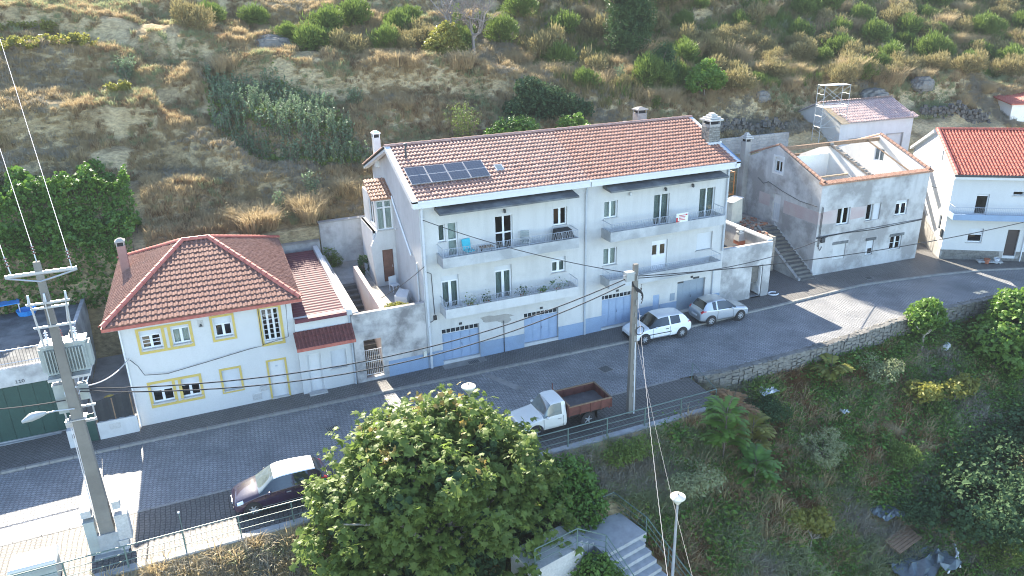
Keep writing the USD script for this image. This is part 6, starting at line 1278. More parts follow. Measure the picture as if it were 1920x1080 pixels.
# ---------------------------------------------------------------- litter and small things
gl = lambda x, y, d=0.0: (x, y, float(zt(np.array([x]), np.array([y]))[0]) + d)
bb = thing('bucket', 'white plastic bucket lying on the bank below the road wall', 'bucket', gl(31.4, -8.2, .25), 25); part(bb, 'shell', MB().lathe([(0, -.25), (.2, -.25), (.24, .25), (.22, .25), (.18, -.2)], k=14, axis='x'), 'plastic_white'); part(bb, 'handle', MB().tube([(.25, -.22, 0), (.4, 0, .05), (.25, .22, 0)], .01, 4), 'wire_bare')
def crumple(name, label, loc, w, d, h, mt, seed, cat='rubbish'):
    r = np.random.default_rng(seed); n = 9; g = np.stack(np.meshgrid(np.linspace(-w, w, n), np.linspace(-d, d, n), indexing='ij'), -1).reshape(-1, 2); z = h * np.abs(r.normal(0, 1, n * n)) * (1 - .6 * (np.abs(g[:, 0]) / w)); v = np.column_stack([g + r.normal(0, w * .06, g.shape), z + .03]); i, j = np.meshgrid(np.arange(n - 1), np.arange(n - 1), indexing='ij'); g_ = np.asarray(loc, float); v = v + g_; solo(name, MB().add(v, np.stack([i * n + j, (i + 1) * n + j, (i + 1) * n + j + 1, i * n + j + 1], -1).reshape(-1, 4)).add(v - [0, 0, .03], np.stack([i * n + j, i * n + j + 1, (i + 1) * n + j + 1, (i + 1) * n + j], -1).reshape(-1, 4)), mt, label, cat)
crumple('plastic_sheet', 'crumpled pale plastic sheet caught on the bank near the frond shrubs', gl(16.9, -8.6, .5), .55, .4, .12, 'plastic_white', 1)
crumple('plastic_sheet', 'small pale rag lower in the middle of the bank', gl(20.8, -10.6, .35), .22, .18, .08, 'plastic_white', 2)
crumple('tarpaulin', 'grey green crumpled tarpaulin dumped at the bottom right', gl(19.6, -17.6, .3), 1.7, 1.0, .25, 'tarpaulin', 3)
crumple('tarpaulin', 'small grey sheet above the dumped timber board', gl(19.4, -15.4, .4), .7, .5, .18, 'tarpaulin', 4)
dp = thing('timber_board', 'weathered brown plank panel dumped on the lower bank', 'planks', gl(19.3, -16.6, .5), 12)
for k in range(6): part(dp, 'plank', MB().box((-1.0, k * .15 - .45, 0), (1.0, k * .15 - .32, .04), rot=rotx(.25), about=(0, 0, 0)), 'timber')
for k, (a, b_) in enumerate((((-1.2, -.2, .3), (.3, .5, .5)), ((-.4, -.6, .4), (1.3, .2, .45)), ((.6, -.5, .3), (1.5, .6, .6)))): solo('plastic_strip', MB().tube([np.array(gl(20.6, -18.0)) + a, np.array(gl(20.6, -18.0)) + b_], .05, 4), 'plastic_white', ('left', 'middle', 'right')[k] + ' of three white plastic strips dumped at the bottom right', 'strip')
bp_ = thing('green_bin_bag', 'bright green plastic container beside the rear wheel of the purple hatchback', 'container', (-7.3, -9.75, .08)); part(bp_, 'shell', MB().lathe([(0, 0), (.2, 0), (.26, .55), (.23, .62), (.1, .72), (0, .72)], k=12), 'plastic_green'); part(bp_, 'label_patch', MB().box((-.15, -.275, .2), (.15, -.235, .4)), 'plastic_white')
wt = thing('white_hose_loop', 'white loop of hose on the pavement beside the open white gate', 'hose', (24.4, -.15, .5)); an_ = np.linspace(.4, 5.6, 16); part(wt, 'loop', MB().tube(np.stack([.35 * np.cos(an_), .28 * np.sin(an_), .06 + 0 * an_], 1), .05, 6), 'plastic_white')
# ---------------------------------------------------------------- the big broadleaf tree in front
r = np.random.default_rng(21)
ft = thing('broadleaf_tree', 'large spreading broadleaf tree with lobed leaves in the foreground', 'tree', (-3.5, -12.5, .45), scale=1.06)
bl = [((-.2, .2, .9), (3.5, 3.0, 3.0)), ((-2.9, -.2, .3), (2.3, 2.2, 2.2)), ((2.6, .3, .3), (2.2, 2.1, 2.4)), ((-3.6, -1.0, -1.8), (1.9, 1.8, 2.0)), ((3.2, -.8, -1.6), (2.0, 1.9, 2.3)), ((0, -1.8, -1.4), (4.0, 2.0, 2.6))]
r2_ = np.random.default_rng(23)
for q in range(34):  # boughs that stand out of the main dome
    a_, e_ = r2_.uniform(-math.pi, math.pi), r2_.uniform(.05, 1.35); dd = np.array([math.cos(a_) * math.cos(e_), math.sin(a_) * math.cos(e_), math.sin(e_)]); c_ = np.array([-.2, 0, .3]) + dd * [3.9, 3.2, 3.0] * r2_.uniform(.82, 1.08); s_ = r2_.uniform(.6, 1.1); bl.append((tuple(c_), (s_, s_, s_ * 1.05)))
P_, d_ = blobpoints(1750, r, bl, .28)
cl_, out_ = [], []
keep = meshkit.fbm(P_ * .9, 2, 5) > .34; P_, d_ = P_[keep], d_[keep]; sh = r.uniform(-.15, .4, (len(P_), 1)) * [.6, .6, 1.0] * (np.abs(d_) + .2) * np.sign(d_ + 1e-6)
tips = P_ + sh
for q in range(13): cl_.append(tips + r.normal(0, .16, tips.shape) - np.array([0, 0, 1.0]) * r.uniform(0, .3, (len(tips), 1))); out_.append(d_ * .5)
part(ft, 'crown', leafquads(np.vstack(cl_), .27, r, .62, 1.25, 'lobed', .3, np.vstack(out_)), 'fig_leaf', kind='stuff')
top_ = P_[(P_[:, 2] > 2.6)][::11]; P2 = np.vstack([top_ + r.normal(0, .22, top_.shape) + [0, .1, .25] for _ in range(8)])
part(ft, 'turning_leaves', leafquads(P2, .24, r, .62, .7, 'lobed', .25), 'fig_leaf_brown', label='browning leaves at the tips of the top shoots', kind='stuff')
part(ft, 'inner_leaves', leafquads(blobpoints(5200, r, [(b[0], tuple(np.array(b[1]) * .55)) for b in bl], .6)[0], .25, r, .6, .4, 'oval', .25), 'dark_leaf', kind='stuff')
part(ft, 'trunk', limbs(r, (.3, -.3, -3.8), 6.2, [(b[0][0] * .8, b[0][1] * .8, b[0][2] * .8) for b in bl] + list(P_[::40]), .24), 'pale_bark')

# ---------------------------------------------------------------- hillside shrubs and trees
def bush(name, label, cat, loc, blobs, n, size, mt, seed, shape='diamond', aspect=.5, gap=.36, gs=2.0, trunk=.05, bark_='bark', shell=.5, up=.4, rz=0, scale=None, group=None, core=None):
    r = np.random.default_rng(seed); t = thing(name, label, cat, loc, rz, group, scale); P_, d_ = blobpoints(n, r, blobs, shell, gap, gs, seed)
    part(t, 'crown' if cat == 'tree' else 'foliage', leafquads(P_, size, r, aspect, up, shape, .3, d_ * .6), mt)
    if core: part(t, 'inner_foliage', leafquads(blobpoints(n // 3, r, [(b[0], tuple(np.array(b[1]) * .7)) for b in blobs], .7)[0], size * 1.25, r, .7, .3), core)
    top = max(b[0][2] for b in blobs); part(t, 'trunk' if cat == 'tree' else 'stems', limbs(r, (0, 0, 0), top * .9, [b[0] for b in blobs] + list(P_[::max(1, len(P_) // 14)]), trunk), bark_); return t
def G(x, y, dz=0.0): return (x, y, float(zt(np.array([x]), np.array([y]))[0]) + dz)
def rblobs(seed, n, w, h, z0=.2):
    r = np.random.default_rng(seed); return [((r.uniform(-w, w) * .6, r.uniform(-w, w) * .6, z0 + h * r.uniform(.25, .75)), (w * r.uniform(.4, .7), w * r.uniform(.4, .7), h * r.uniform(.25, .42))) for _ in range(n)]

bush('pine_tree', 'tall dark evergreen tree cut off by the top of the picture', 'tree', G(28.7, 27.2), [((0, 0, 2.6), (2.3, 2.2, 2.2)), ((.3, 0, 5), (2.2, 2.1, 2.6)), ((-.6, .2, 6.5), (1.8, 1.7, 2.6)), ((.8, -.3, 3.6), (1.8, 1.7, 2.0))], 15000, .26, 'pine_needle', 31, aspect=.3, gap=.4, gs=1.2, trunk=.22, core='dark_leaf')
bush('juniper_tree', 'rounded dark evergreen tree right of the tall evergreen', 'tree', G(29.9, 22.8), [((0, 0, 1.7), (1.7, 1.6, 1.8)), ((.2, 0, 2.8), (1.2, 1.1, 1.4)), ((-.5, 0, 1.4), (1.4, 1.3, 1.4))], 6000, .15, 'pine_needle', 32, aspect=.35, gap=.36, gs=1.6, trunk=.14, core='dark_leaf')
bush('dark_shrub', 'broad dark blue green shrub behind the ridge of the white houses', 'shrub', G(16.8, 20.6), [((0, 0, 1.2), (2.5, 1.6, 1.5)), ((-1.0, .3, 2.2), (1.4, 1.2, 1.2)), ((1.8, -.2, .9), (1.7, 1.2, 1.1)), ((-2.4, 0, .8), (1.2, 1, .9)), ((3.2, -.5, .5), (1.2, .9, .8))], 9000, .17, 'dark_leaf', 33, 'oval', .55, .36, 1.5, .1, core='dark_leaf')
bush('fruit_tree', 'light green young tree beside the round evergreen', 'tree', G(32.0, 19.3), [((0, 0, 2.0), (1.5, 1.2, 1.1)), ((-1.0, 0, 1.5), (1.0, .9, .8)), ((1.2, 0, 1.6), (.9, .8, .9)), ((.3, 0, 2.9), (.7, .7, .6))], 3200, .2, 'fresh_leaf', 34, 'oval', .5, .42, 1.6, .07)
bush('yellow_bush', 'bright yellow green bush at the foot of the bare tree', 'shrub', G(11.0, 28.0), [((0, 0, 1.6), (1.5, 1.3, 1.3)), ((-.9, 0, 1.1), (1.2, 1, .9)), ((1.0, .2, .9), (1.2, 1, .9)), ((.3, 0, 2.5), (.8, .8, .7))], 3600, .18, 'yellow_leaf', 35, 'oval', .55, .4, 1.6, .07)
# the bare tree
r = np.random.default_rng(36); t = thing('bare_tree', 'leafless grey tree with ivy on its trunk near the top of the picture', 'tree', G(12.9, 28.3)); m = MB()
def grow(p, d, L, rad, depth):
    q = p + d * L; md = (p + q) / 2 + r.normal(0, .08 * L, 3); m.tube([p, md, q], [rad, rad * .85, rad * .65], 5 if depth > 1 else 3, False)
    if depth == 0: return
    for _ in range(3 if depth > 2 else 4):
        nd = d + r.normal(0, .55, 3) + [0, 0, .12]; nd /= np.linalg.norm(nd); grow(q if r.random() < .6 else md, nd, L * r.uniform(.6, .85), rad * .58, depth - 1)
for dx in (-.25, .35): grow(np.array([0, 0, -.2]), np.array([dx, .1, .95]), 2.6, .2, 5)
part(t, 'branches', m, 'dead_twig'); P_, d_ = blobpoints(900, r, [((-.3, 0, 1.3), (.4, .4, 1.6)), ((-.6, 0, 3.6), (.45, .4, 1.5))], .5); part(t, 'ivy', leafquads(P_, .14, r), 'broom_green')
# the ivy covered bank and the silver green thicket
def mound(name, label, cat, xr, yr, n, size, mt, seed, hgt, shape='oval', gap=.0, poly=None, core=None, up=.5, stalk=None):
    r = np.random.default_rng(seed); x = r.uniform(*xr, n * 2); y = r.uniform(*yr, n * 2)
    if poly is not None:
        from shapely import contains_xy
        k = contains_xy(Polygon(poly), x, y); x, y = x[k], y[k]
    x, y = x[:n], y[:n]; nz = meshkit.fbm(np.stack([x / 1.3, y / 1.3, 0 * x + seed], -1), 3, seed); z = zt(x, y) + hgt * np.clip(nz * 2 - .35, .1, 1.3) * r.uniform(.35, 1.05, len(x)) ** .6
    t = thing(name, label, cat, (0, 0, 0)); part(t, 'foliage', leafquads(np.stack([x, y, z], 1), size, r, .6, up, shape), mt); m = MB()
    for k in range(0, len(x), max(1, len(x) // 60)): m.tube([(x[k], y[k], z[k] - hgt - .3), (x[k] + .1, y[k], z[k])], [.04, .015], 4)
    part(t, 'stems', m, 'bark'); return t
mound('ivy_bank', 'dense bright green creeper covering the bank at the left edge', 'creeper', (-27, -14.2), (11.3, 19.6), 26000, .17, 'ivy_leaf', 41, 1.7, poly=[(-27, 11.3), (-15.2, 11.0), (-14.2, 14), (-14.8, 17.2), (-16.5, 19.2), (-27, 19.8)])
# rows of upright silvery shoots
def shoots(name, label, poly, n, mt, seed, h=(.9, 1.7), leafn=26, size=.15, grp=None):
    from shapely import contains_xy
    r = np.random.default_rng(seed); pg = Polygon(poly); x0, y0, x1, y1 = pg.bounds; x = r.uniform(x0, x1, n * 4); y = r.uniform(y0, y1, n * 4); k = contains_xy(pg, x, y); x, y = x[k][:n], y[k][:n]
    z = zt(x, y); H_ = r.uniform(*h, len(x)); t = thing(name, label, 'thicket', (0, 0, 0)); tt = r.uniform(.15, 1, (len(x), leafn)); lean = r.normal(0, .12, (len(x), 2))
    P_ = np.stack([x[:, None] + lean[:, :1] * tt + r.normal(0, 1, tt.shape) * .17 * (1.15 - tt), y[:, None] + lean[:, 1:] * tt + r.normal(0, 1, tt.shape) * .17 * (1.15 - tt), z[:, None] + tt * H_[:, None]], -1).reshape(-1, 3)
    part(t, 'foliage', leafquads(P_, size, r, .42, .5), mt); m = MB()
    for a, b_, c, hh, l in zip(x, y, z, H_, lean): m.tube([(a, b_, c - .1), (a + l[0], b_ + l[1], c + hh)], [.02, .006], 3, False)
    part(t, 'stems', m, 'bark'); return t
shoots('green_thicket', 'dense thicket of silvery green upright shoots on the hillside', [(-8.6, 27.8), (-3.5, 27.4), (-.6, 24.8), (.6, 21.5), (1.6, 17.6), (-1.5, 17.5), (-5, 18.8), (-8.2, 20.6), (-9.0, 22.3), (-8.5, 25)], 620, 'grey_leaf', 42, (1.0, 1.9), 34, .17)
mound('low_scrub', 'dark green undergrowth between the silvery shoots', 'undergrowth', (-9, 1.6), (17.5, 28.5), 9000, .16, 'broom_green', 43, .8, poly=[(-8.8, 28.4), (-3.5, 28), (-.6, 25.4), (.6, 22), (1.8, 17.6), (-1.5, 17.3), (-5, 18.6), (-8.2, 20.4), (-9.2, 22.3), (-9.2, 25)], shape='diamond')
def shootbush(loc, label, n, h, mt, seed, w=.5, scale=1, group=None, name='upright_shrub'):
    r = np.random.default_rng(seed); t = thing(name, label, 'shrub', loc, 0, group); m = MB(); P_ = []
    for _ in range(n):
        a = r.uniform(0, 6.3); d = np.array([math.cos(a), math.sin(a), 0]) * r.uniform(0, w); L = h * r.uniform(.6, 1.05); b_ = d * .35; tip = d * 1.2 + [0, 0, L]; m.tube([b_, (b_ + tip) / 2 + [0, 0, .1], tip], [.02, .014, .006], 3, False)
        s_ = r.uniform(.12, 1, (34, 1)); P_.append(b_ + (tip - b_) * s_ + r.normal(0, .085, (34, 3)))
    part(t, 'foliage', leafquads(np.vstack(P_), .15, r, .4, .5), mt); part(t, 'stems', m, 'bark'); return t
shootbush(G(-14.2, 28.9), 'pale grey green round shrub alone on the dry slope at upper left', 46, 1.7, 'grey_leaf', 51, .95)
shootbush(G(-3.4, 14.6), 'tall pale upright shrub on the bank above the yard wall', 26, 2.0, 'grey_leaf', 52, .55); shootbush(G(-5.8, 13.7), 'small pale upright shrub on the bank, left of the taller one', 18, 1.5, 'grey_leaf', 53, .45)
shootbush(G(2.0, 24.0), 'pale leafy shrub at the right end of the silvery thicket', 30, 1.5, 'grey_leaf', 54, .6); shootbush(G(8.8, 17.8), 'light green feathery shrub right behind the solar roof', 70, 3.6, 'broom_green', 55, 1.3); shootbush(G(25.3, 22.5), 'slender pale shrub below the tall evergreen', 22, 1.9, 'grey_leaf', 56, .5); shootbush(G(27.0, 19.4), 'small bright green shrub on the terrace edge below the evergreens', 20, 1.2, 'broom_green', 57, .4)
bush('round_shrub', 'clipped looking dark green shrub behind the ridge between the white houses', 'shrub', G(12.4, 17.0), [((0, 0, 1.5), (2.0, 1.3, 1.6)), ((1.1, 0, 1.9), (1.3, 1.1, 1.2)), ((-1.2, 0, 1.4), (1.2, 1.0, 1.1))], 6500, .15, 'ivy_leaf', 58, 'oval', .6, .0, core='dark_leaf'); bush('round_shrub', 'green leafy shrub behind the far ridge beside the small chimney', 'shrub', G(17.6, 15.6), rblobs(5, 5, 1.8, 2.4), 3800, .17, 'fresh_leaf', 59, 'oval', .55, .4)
bush('vine_patch', 'low yellow green vine rows on the dry slope at upper left', 'vines', G(-19.5, 31.2), [((q * 1.0 - 3, (q % 2) * .9, .4), (.7, .5, .5)) for q in range(7)], 1500, .17, 'yellow_leaf', 60, 'oval', .6, .45, 1.8, .03); bush('vine_patch', 'small yellow bush beside the dark rock on the dry slope', 'shrub', G(-14.9, 25.6), [((0, 0, .3), (.9, .5, .4)), ((.5, 0, .4), (.5, .4, .4))], 700, .15, 'yellow_leaf', 61, 'oval'); bush('vine_patch', 'yellow green bushes at the upper left edge of the picture', 'shrub', G(-21.5, 35.5), [((q * .9 - 1.6, (q % 2) * .8, .4), (.7, .5, .5)) for q in range(5)], 1100, .17, 'yellow_leaf', 62, 'oval', .6, .42)
bush('corner_shrub', 'bright green plant growing at the corner of the yard wall', 'shrub', (-3.3, 10.9, 3.4), [((0, 0, .7), (.55, .4, .7)), ((.3, -.2, .4), (.5, .4, .5))], 900, .14, 'broom_green', 63, aspect=.35); bush('potted_shrub', 'dark potted shrub against the shaded wall of the paved yard', 'potted plant', (-1.62, 8.2, 3.4), [((0, 0, .8), (.35, .35, .6)), ((.0, -.2, .5), (.35, .3, .35))], 600, .12, 'dark_leaf', 64); bush('yellow_shrub', 'yellow green shrub at the front of the small terrace', 'shrub', (-1.55, .75, 3.4), [((0, 0, .45), (.75, .4, .4)), ((.5, 0, .4), (.5, .35, .35))], 1300, .12, 'yellow_leaf', 65, 'oval', .5, .3)

# generic hillside bushes: prototypes copied over the slope
def strandbush(name, label, loc, n, h, w, mt, seed, group):
    r = np.random.default_rng(seed); t = thing(name, label, 'shrub', loc, 0, group); V_, F_ = [], []; k = 0
    for _ in range(9):
        v, f = blades(n // 9, r, w * .35, h * r.uniform(.7, 1.1), .75, .017, .2, .35); o = np.array([r.normal(0, w * .42), r.normal(0, w * .42), 0]); V_.append(v + o); F_.append(f + k); k += len(v)
    v = np.vstack(V_); F_ = np.vstack(F_); part(t, 'foliage', (v, F_), mt, kind='stuff'); tips = v[4::5][::3]; part(t, 'twigs', leafquads(tips + r.normal(0, .07, tips.shape), .1, r, .3, .3), mt, kind='stuff'); m = MB()
    for _ in range(7): m.tube([(0, 0, -.2), (r.normal(0, w * .4), r.normal(0, w * .4), h * .6)], [.03, .01], 3, False)
    part(t, 'stems', m, 'bark'); return t
BG = 'green broom bushes below the thin wires in the upper right'; BO = 'dry olive brown broom bushes below the thin wires in the upper right'; BS = 'golden dry grass clumps on the slope behind the white houses'
def clumpbush(name, label, loc, h, w, mt, seed, group, n=3000):
    """rounded feathery bush: many upright sprays gathered in uneven cushions"""
    r = np.random.default_rng(seed); t = thing(name, label, 'shrub', loc, 0, group); bl = [((r.normal(0, w * .4), r.normal(0, w * .35), h * r.uniform(.3, .62)), (w * r.uniform(.3, .52), w * r.uniform(.3, .5), h * r.uniform(.26, .4))) for _ in range(9)]
    P_, d_ = blobpoints(n, r, bl, .45, .34, 1.6, seed); up_ = d_ * .5 + [0, 0, .55]; up_ += r.normal(0, .22, up_.shape); up_ /= np.linalg.norm(up_, axis=1, keepdims=True); L = .34 * np.exp(r.normal(0, .3, (len(P_), 1))); sd = np.cross(up_, r.normal(0, 1, P_.shape)); sd /= np.linalg.norm(sd, axis=1, keepdims=True); sd *= .035
    V_ = np.stack([P_ - up_ * L * .5 - sd * .3, P_ - sd, P_ + up_ * L * .5, P_ + sd], 1).reshape(-1, 3); F_ = (np.array([(0, 1, 2), (0, 2, 3)])[None] + (np.arange(len(P_)) * 4)[:, None, None]).reshape(-1, 3)
    part(t, 'foliage', (V_, F_), mt, kind='stuff'); part(t, 'stems', limbs(r, (0, 0, 0), h * .5, [b[0] for b in bl], .05), 'bark'); return t
pg_ = clumpbush('broom_bush', 'feathery green broom bush below the thin wires in the upper right', G(52, 30), 2.5, 1.9, 'broom_green', 71, BG); po_ = clumpbush('dry_broom', 'feathery dry olive brown broom bush below the thin wires in the upper right', G(45, 28), 2.3, 1.9, 'broom_olive', 72, BO); ps_ = strandbush('grass_clump', 'tall clump of golden dry grass on the slope behind the white houses', G(19, 26), 1800, 1.4, 1.3, 'straw', 73, BS)
r = np.random.default_rng(74)
GREEN = [(56, 29), (60, 27), (62, 31), (66, 28), (50, 24), (53, 26), (58, 24), (64, 24), (70, 27), (73, 25), (77, 27), (46, 31), (42, 34), (38, 33), (8, 33), (5, 35), (2, 34), (-1, 33), (10, 35), (-3, 37), (17, 34), (20, 33), (80, 24), (85, 26), (68, 22), (74, 22), (55, 33), (35, 27), (48, 34), (0, 31.5)]
OLIVE = [(40, 27), (43, 25), (47, 27), (50, 28), (38, 30), (36, 29), (44, 31), (57, 21.5), (61, 20), (65, 19), (23, 29), (33, 24.5), (37, 23), (41, 22.5), (10, 30.5), (7, 30), (14, 31), (4, 30), (34, 32), (72, 19), (78, 20), (53, 21), (31, 30), (69, 31), (75, 31)]
STRAW = [(17, 26.5), (21, 27), (23, 25), (25, 26), (20, 24.5), (26, 23.5), (18, 28.5), (23, 22.6), (15.5, 27), (27.5, 21), (29, 19.8), (58, 18.8), (62, 17.8), (66, 16.8), (54, 19.5), (34, 20.6), (36, 27), (-6, 15), (-8, 14.2), (-4.5, 13.2), (-7.5, 12.9), (6, 22.5), (4, 19), (7, 26), (12, 25.5), (70, 16), (50, 20.6), (-1.5, 14.2)]
r5 = np.random.default_rng(76)
for _ in range(170):
    x, y = r5.uniform(20, 92), r5.uniform(19, 37)
    if y < 22 and x < 36: continue
    (GREEN, OLIVE, OLIVE, STRAW)[int(r5.integers(0, 4))].append((x, y))
for _ in range(22):
    x, y = r5.uniform(-10, 20), r5.uniform(29, 37); (GREEN, OLIVE, STRAW)[int(r5.integers(0, 3))].append((x, y))
def where(x, y):
    if x < 2: return 'above the path at upper left' if y > 27 else 'on the bank behind the trimmed house'
    if x < 22: return 'near the bare tree' if y > 27.5 else 'on the slope behind the white houses'
    if x < 40: return 'around the tall evergreen tree' if y > 22 else 'on the terrace behind the block wall'
    if x < 58: return 'below the thin wires in the upper right' if y > 26 else 'on the slope above the small house'
    return 'high at the upper right edge' if y > 25 else 'above the red roofed house'
for proto, lst, wa, wb in ((pg_, GREEN, 'feathery green broom bush ', 'green broom bushes '), (po_, OLIVE, 'feathery dry olive brown broom bush ', 'dry olive brown broom bushes '), (ps_, STRAW, 'tall clump of golden dry grass ', 'golden dry grass clumps ')):
    for (x, y) in lst:
        x, y = x + r.normal(0, .5), y + r.normal(0, .4); s_ = r.uniform(.5, 1.3); w_ = where(x, y); copy(proto, wa + w_, G(x, y, -.1), r.uniform(0, 360), (s_, s_, s_ * r.uniform(.85, 1.15)), wb + w_)
# rocks on the hill
rk = []
for k, (x, y, s_, lb) in enumerate(((51.5, 18.6, 1.9, 'pale grey rock face behind the small house'), (57.5, 18.3, 1.5, 'pale grey rock face right of the small house'), (38.5, 19.6, 1.1, 'grey boulder beside the light green young tree'), (-7.9, 23.6, .8, 'grey boulder at the left edge of the silvery thicket'), (-9.2, 17.6, .75, 'grey boulder on the broken bank at left'), (-14.6, 26.3, .6, 'dark boulder on the dry slope at upper left'), (-3, 32.5, 1.7, 'broad grey rock slab on the path at upper left'), (6.5, 26.6, .9, 'grey boulder above the silvery thicket'), (80, 30, 1.3, 'grey rock at the upper right'), (-11.5, 17.2, .7, 'low rock on the broken bank above the trimmed house'), (35, 22, .8, 'pale stone above the terrace wall'))):
    ms = trimesh.creation.icosphere(3, 1.0); v = ms.vertices; v = v * (1 + .55 * (meshkit.fbm(v * 1.4 + k * 3.1, 4, k)[:, None] - .5)); v = np.round(v * 3.2) / 3.2 * .35 + v * .65; v = v * [s_ * 1.25, s_ * .8, s_ * .75]; g_ = G(x, y); s_ *= .8; solo('boulder', (v * .8 + [g_[0], g_[1], g_[2] - s_ * .3], ms.faces), 'granite_rock', lb, 'rock')
def rubble_wall(name, label, x0, x1, y0, y1, zc):
    t = thing(name, label, 'wall', (0, 0, 0)); m = MB(); r = np.random.default_rng(75)
    for x in np.arange(x0, x1, .26):
        y = y0 + (y1 - y0) * (x - x0) / (x1 - x0); z = zt(np.array([x]), np.array([y]))[0] - .5
        for k in range(7): s_ = r.uniform(.08, .17); c = np.array([x + r.normal(0, .1), y + r.normal(0, .14), z + .25 + k * .19 * r.uniform(.8, 1.15)]); m.box(c - s_, c + s_, rot=rotz(r.uniform(0, 3)) @ rotx(r.uniform(-.4, .4)))
    part(t, 'stones', m, 'dark_rock', kind='stuff')
rubble_wall('terrace_wall', 'crumbling dry stone terrace wall behind the far end of the white houses', 23.5, 38.5, 17.3, 15.8, 0); rubble_wall('terrace_wall', 'heaped stone terrace wall right of the small house', 55, 63, 15.8, 14.6, 0)
pf = thing('pergola_frame', 'thin rusty frame standing on the bank behind the solar roof', 'frame', G(11.5, 18.6)); part(pf, 'bars', MB().tube([(-2.2, 0, 0), (-2.2, 0, 1.4), (2.0, 0, 1.6), (2.0, 0, 0)], .03, 5), 'rust_brown')

# dry grass over the whole hill, green grass and scrub over the valley bank
def tuft(name, mt, n, spread, h, lean, seed, w):
    v, f = blades(n, np.random.default_rng(seed), spread, h, lean, w); return (v, f)
def scatter(name, label, cat, xyz, protos, seed, smin, smax):
    r = np.random.default_rng(seed); pi = UsdGeom.PointInstancer.Define(stage, '/World/' + name); p = pi.GetPrim(); paths = []
    for k, (mesh, mt) in enumerate(protos):
        c = usdkit.mesh(stage, f'/World/{name}/tuft_{k:03d}', mesh, M[mt]); paths.append(c.GetPath())
    pi.CreatePrototypesRel().SetTargets(paths); n = len(xyz); pi.CreatePositionsAttr(Vt.Vec3fArray.FromNumpy(xyz.astype(np.float32)))
    a = r.uniform(0, 2 * math.pi, n); q = [Gf.Quath(float(math.cos(t / 2)), 0, 0, float(math.sin(t / 2))) for t in a]; pi.CreateOrientationsAttr(Vt.QuathArray(q)); s_ = r.uniform(smin, smax, n); pi.CreateScalesAttr(Vt.Vec3fArray.FromNumpy(np.stack([s_, s_, s_ * r.uniform(.8, 1.2, n)], 1).astype(np.float32)))
    return p, pi, r
def kinds(x, y, seed, thr):
    nz = meshkit.fbm(np.stack([x / 5, y / 4, 0 * x + seed], -1), 4, seed) + np.random.default_rng(seed).normal(0, .05, len(x)); return np.digitize(nz, thr)
r = np.random.default_rng(81); n = 150000
x = r.uniform(-32, 100, n); y = r.uniform(11.9, 47, n); k = ~((x > -7) & (x < 21) & (y < 12.2)) & ~((x > 20) & (x < 64) & (y < 15.3)) & ~((x < -14) & (y < 19)); x, y = x[k], y[k]
dens = meshkit.fbm(np.stack([x / 3, y / 2.2, 0 * x], -1), 3, 4); k = dens > .30; x, y = x[k], y[k]
xyz = np.stack([x, y, zt(x, y) - .04], 1)
p, pi, r = scatter('dry_grass', '', '', xyz, [(tuft('', '', 26, .34, .42, .7, 1, .012), 'grey_stalk'), (tuft('', '', 40, .42, .26, 1.3, 2, .016), 'straw'), (tuft('', '', 34, .3, .5, .7, 3, .014), 'straw'), (tuft('', '', 26, .3, .4, .7, 4, .012), 'rust_grass'), (tuft('', '', 26, .3, .4, .7, 5, .013), 'bank_grass'), (tuft('', '', 40, .3, .3, 1.0, 6, .013), 'grey_stalk'), (tuft('', '', 30, .4, .9, .5, 7, .016), 'broom_olive'), (tuft('', '', 30, .4, .8, .5, 8, .016), 'broom_green')], 82, .55, 1.4)
ki = kinds(x, y, 6, [.42, .48, .55, .60]); ki = np.where((x < 12) & ((ki == 4) | (ki == 0)) & (r.random(len(x)) < .6), 1, ki); ki = np.where((ki == 0) & (r.random(len(x)) < .5), 5, ki); big = (x > 19) & (y > 20) & (r.random(len(x)) < .3); ki = np.where(big & (ki < 3), 6, np.where(big & (ki >= 3), 7, ki)); pi.CreateProtoIndicesAttr(Vt.IntArray.FromNumpy(ki.astype(np.int32))); tag(p, 'dry straw coloured grass covering the hillside behind the houses', 'grass', kind='stuff')
n = 26000; x = r.uniform(-26, 62, n); e = se(x); y = e - .12 - np.abs(r.uniform(0, 15, n)); w_ = (x > 13) & (r.random(n) < .26); y = np.where(w_, e - .35 - np.abs(r.normal(0, .25, n)), y); xyz = np.stack([x, y, zt(x, y) - .04], 1); ca_, sa_ = math.cos(math.radians(12.7)), math.sin(math.radians(12.7)); uu_ = (x - 2.81) * ca_ + (y + 15.58) * sa_; vv_ = -(x - 2.81) * sa_ + (y + 15.58) * ca_; k = ~((uu_ > -.4) & (uu_ < 2.6) & (vv_ < 2.2) & (vv_ > -4.5)) & ~((uu_ > -3.8) & (uu_ <= -.4) & (vv_ > .1) & (vv_ < 2.1)); x, y, xyz = x[k], y[k], xyz[k]
r6 = np.random.default_rng(84); lv = [leafquads(r6.normal(0, 1, (60, 3)) * [.28, .28, .16] + [0, 0, .24], .13, r6) for _ in range(2)]
p, pi, r = scatter('bank_scrub', '', '', xyz, [(tuft('', '', 34, .42, .42, 1.0, 11, .014), 'grey_stalk'), (tuft('', '', 40, .42, .4, 1.1, 12, .016), 'bank_grass'), (tuft('', '', 40, .4, .5, 1.0, 13, .015), 'bank_grass'), (lv[0], 'broom_green'), (lv[1], 'ivy_leaf'), (tuft('', '', 30, .36, .6, .8, 14, .013), 'straw'), (tuft('', '', 26, .34, .5, .9, 15, .014), 'fern_brown')], 83, .7, 1.5)
ki = kinds(x, y, 8, [.41, .48, .53, .56, .585, .635]); ki = np.where((x < -5) & (r.random(len(x)) < .65), np.where(r.random(len(x)) < .6, 5, 0), ki); ki = np.where((x > 20) & (r.random(len(x)) < .25), 4, ki)
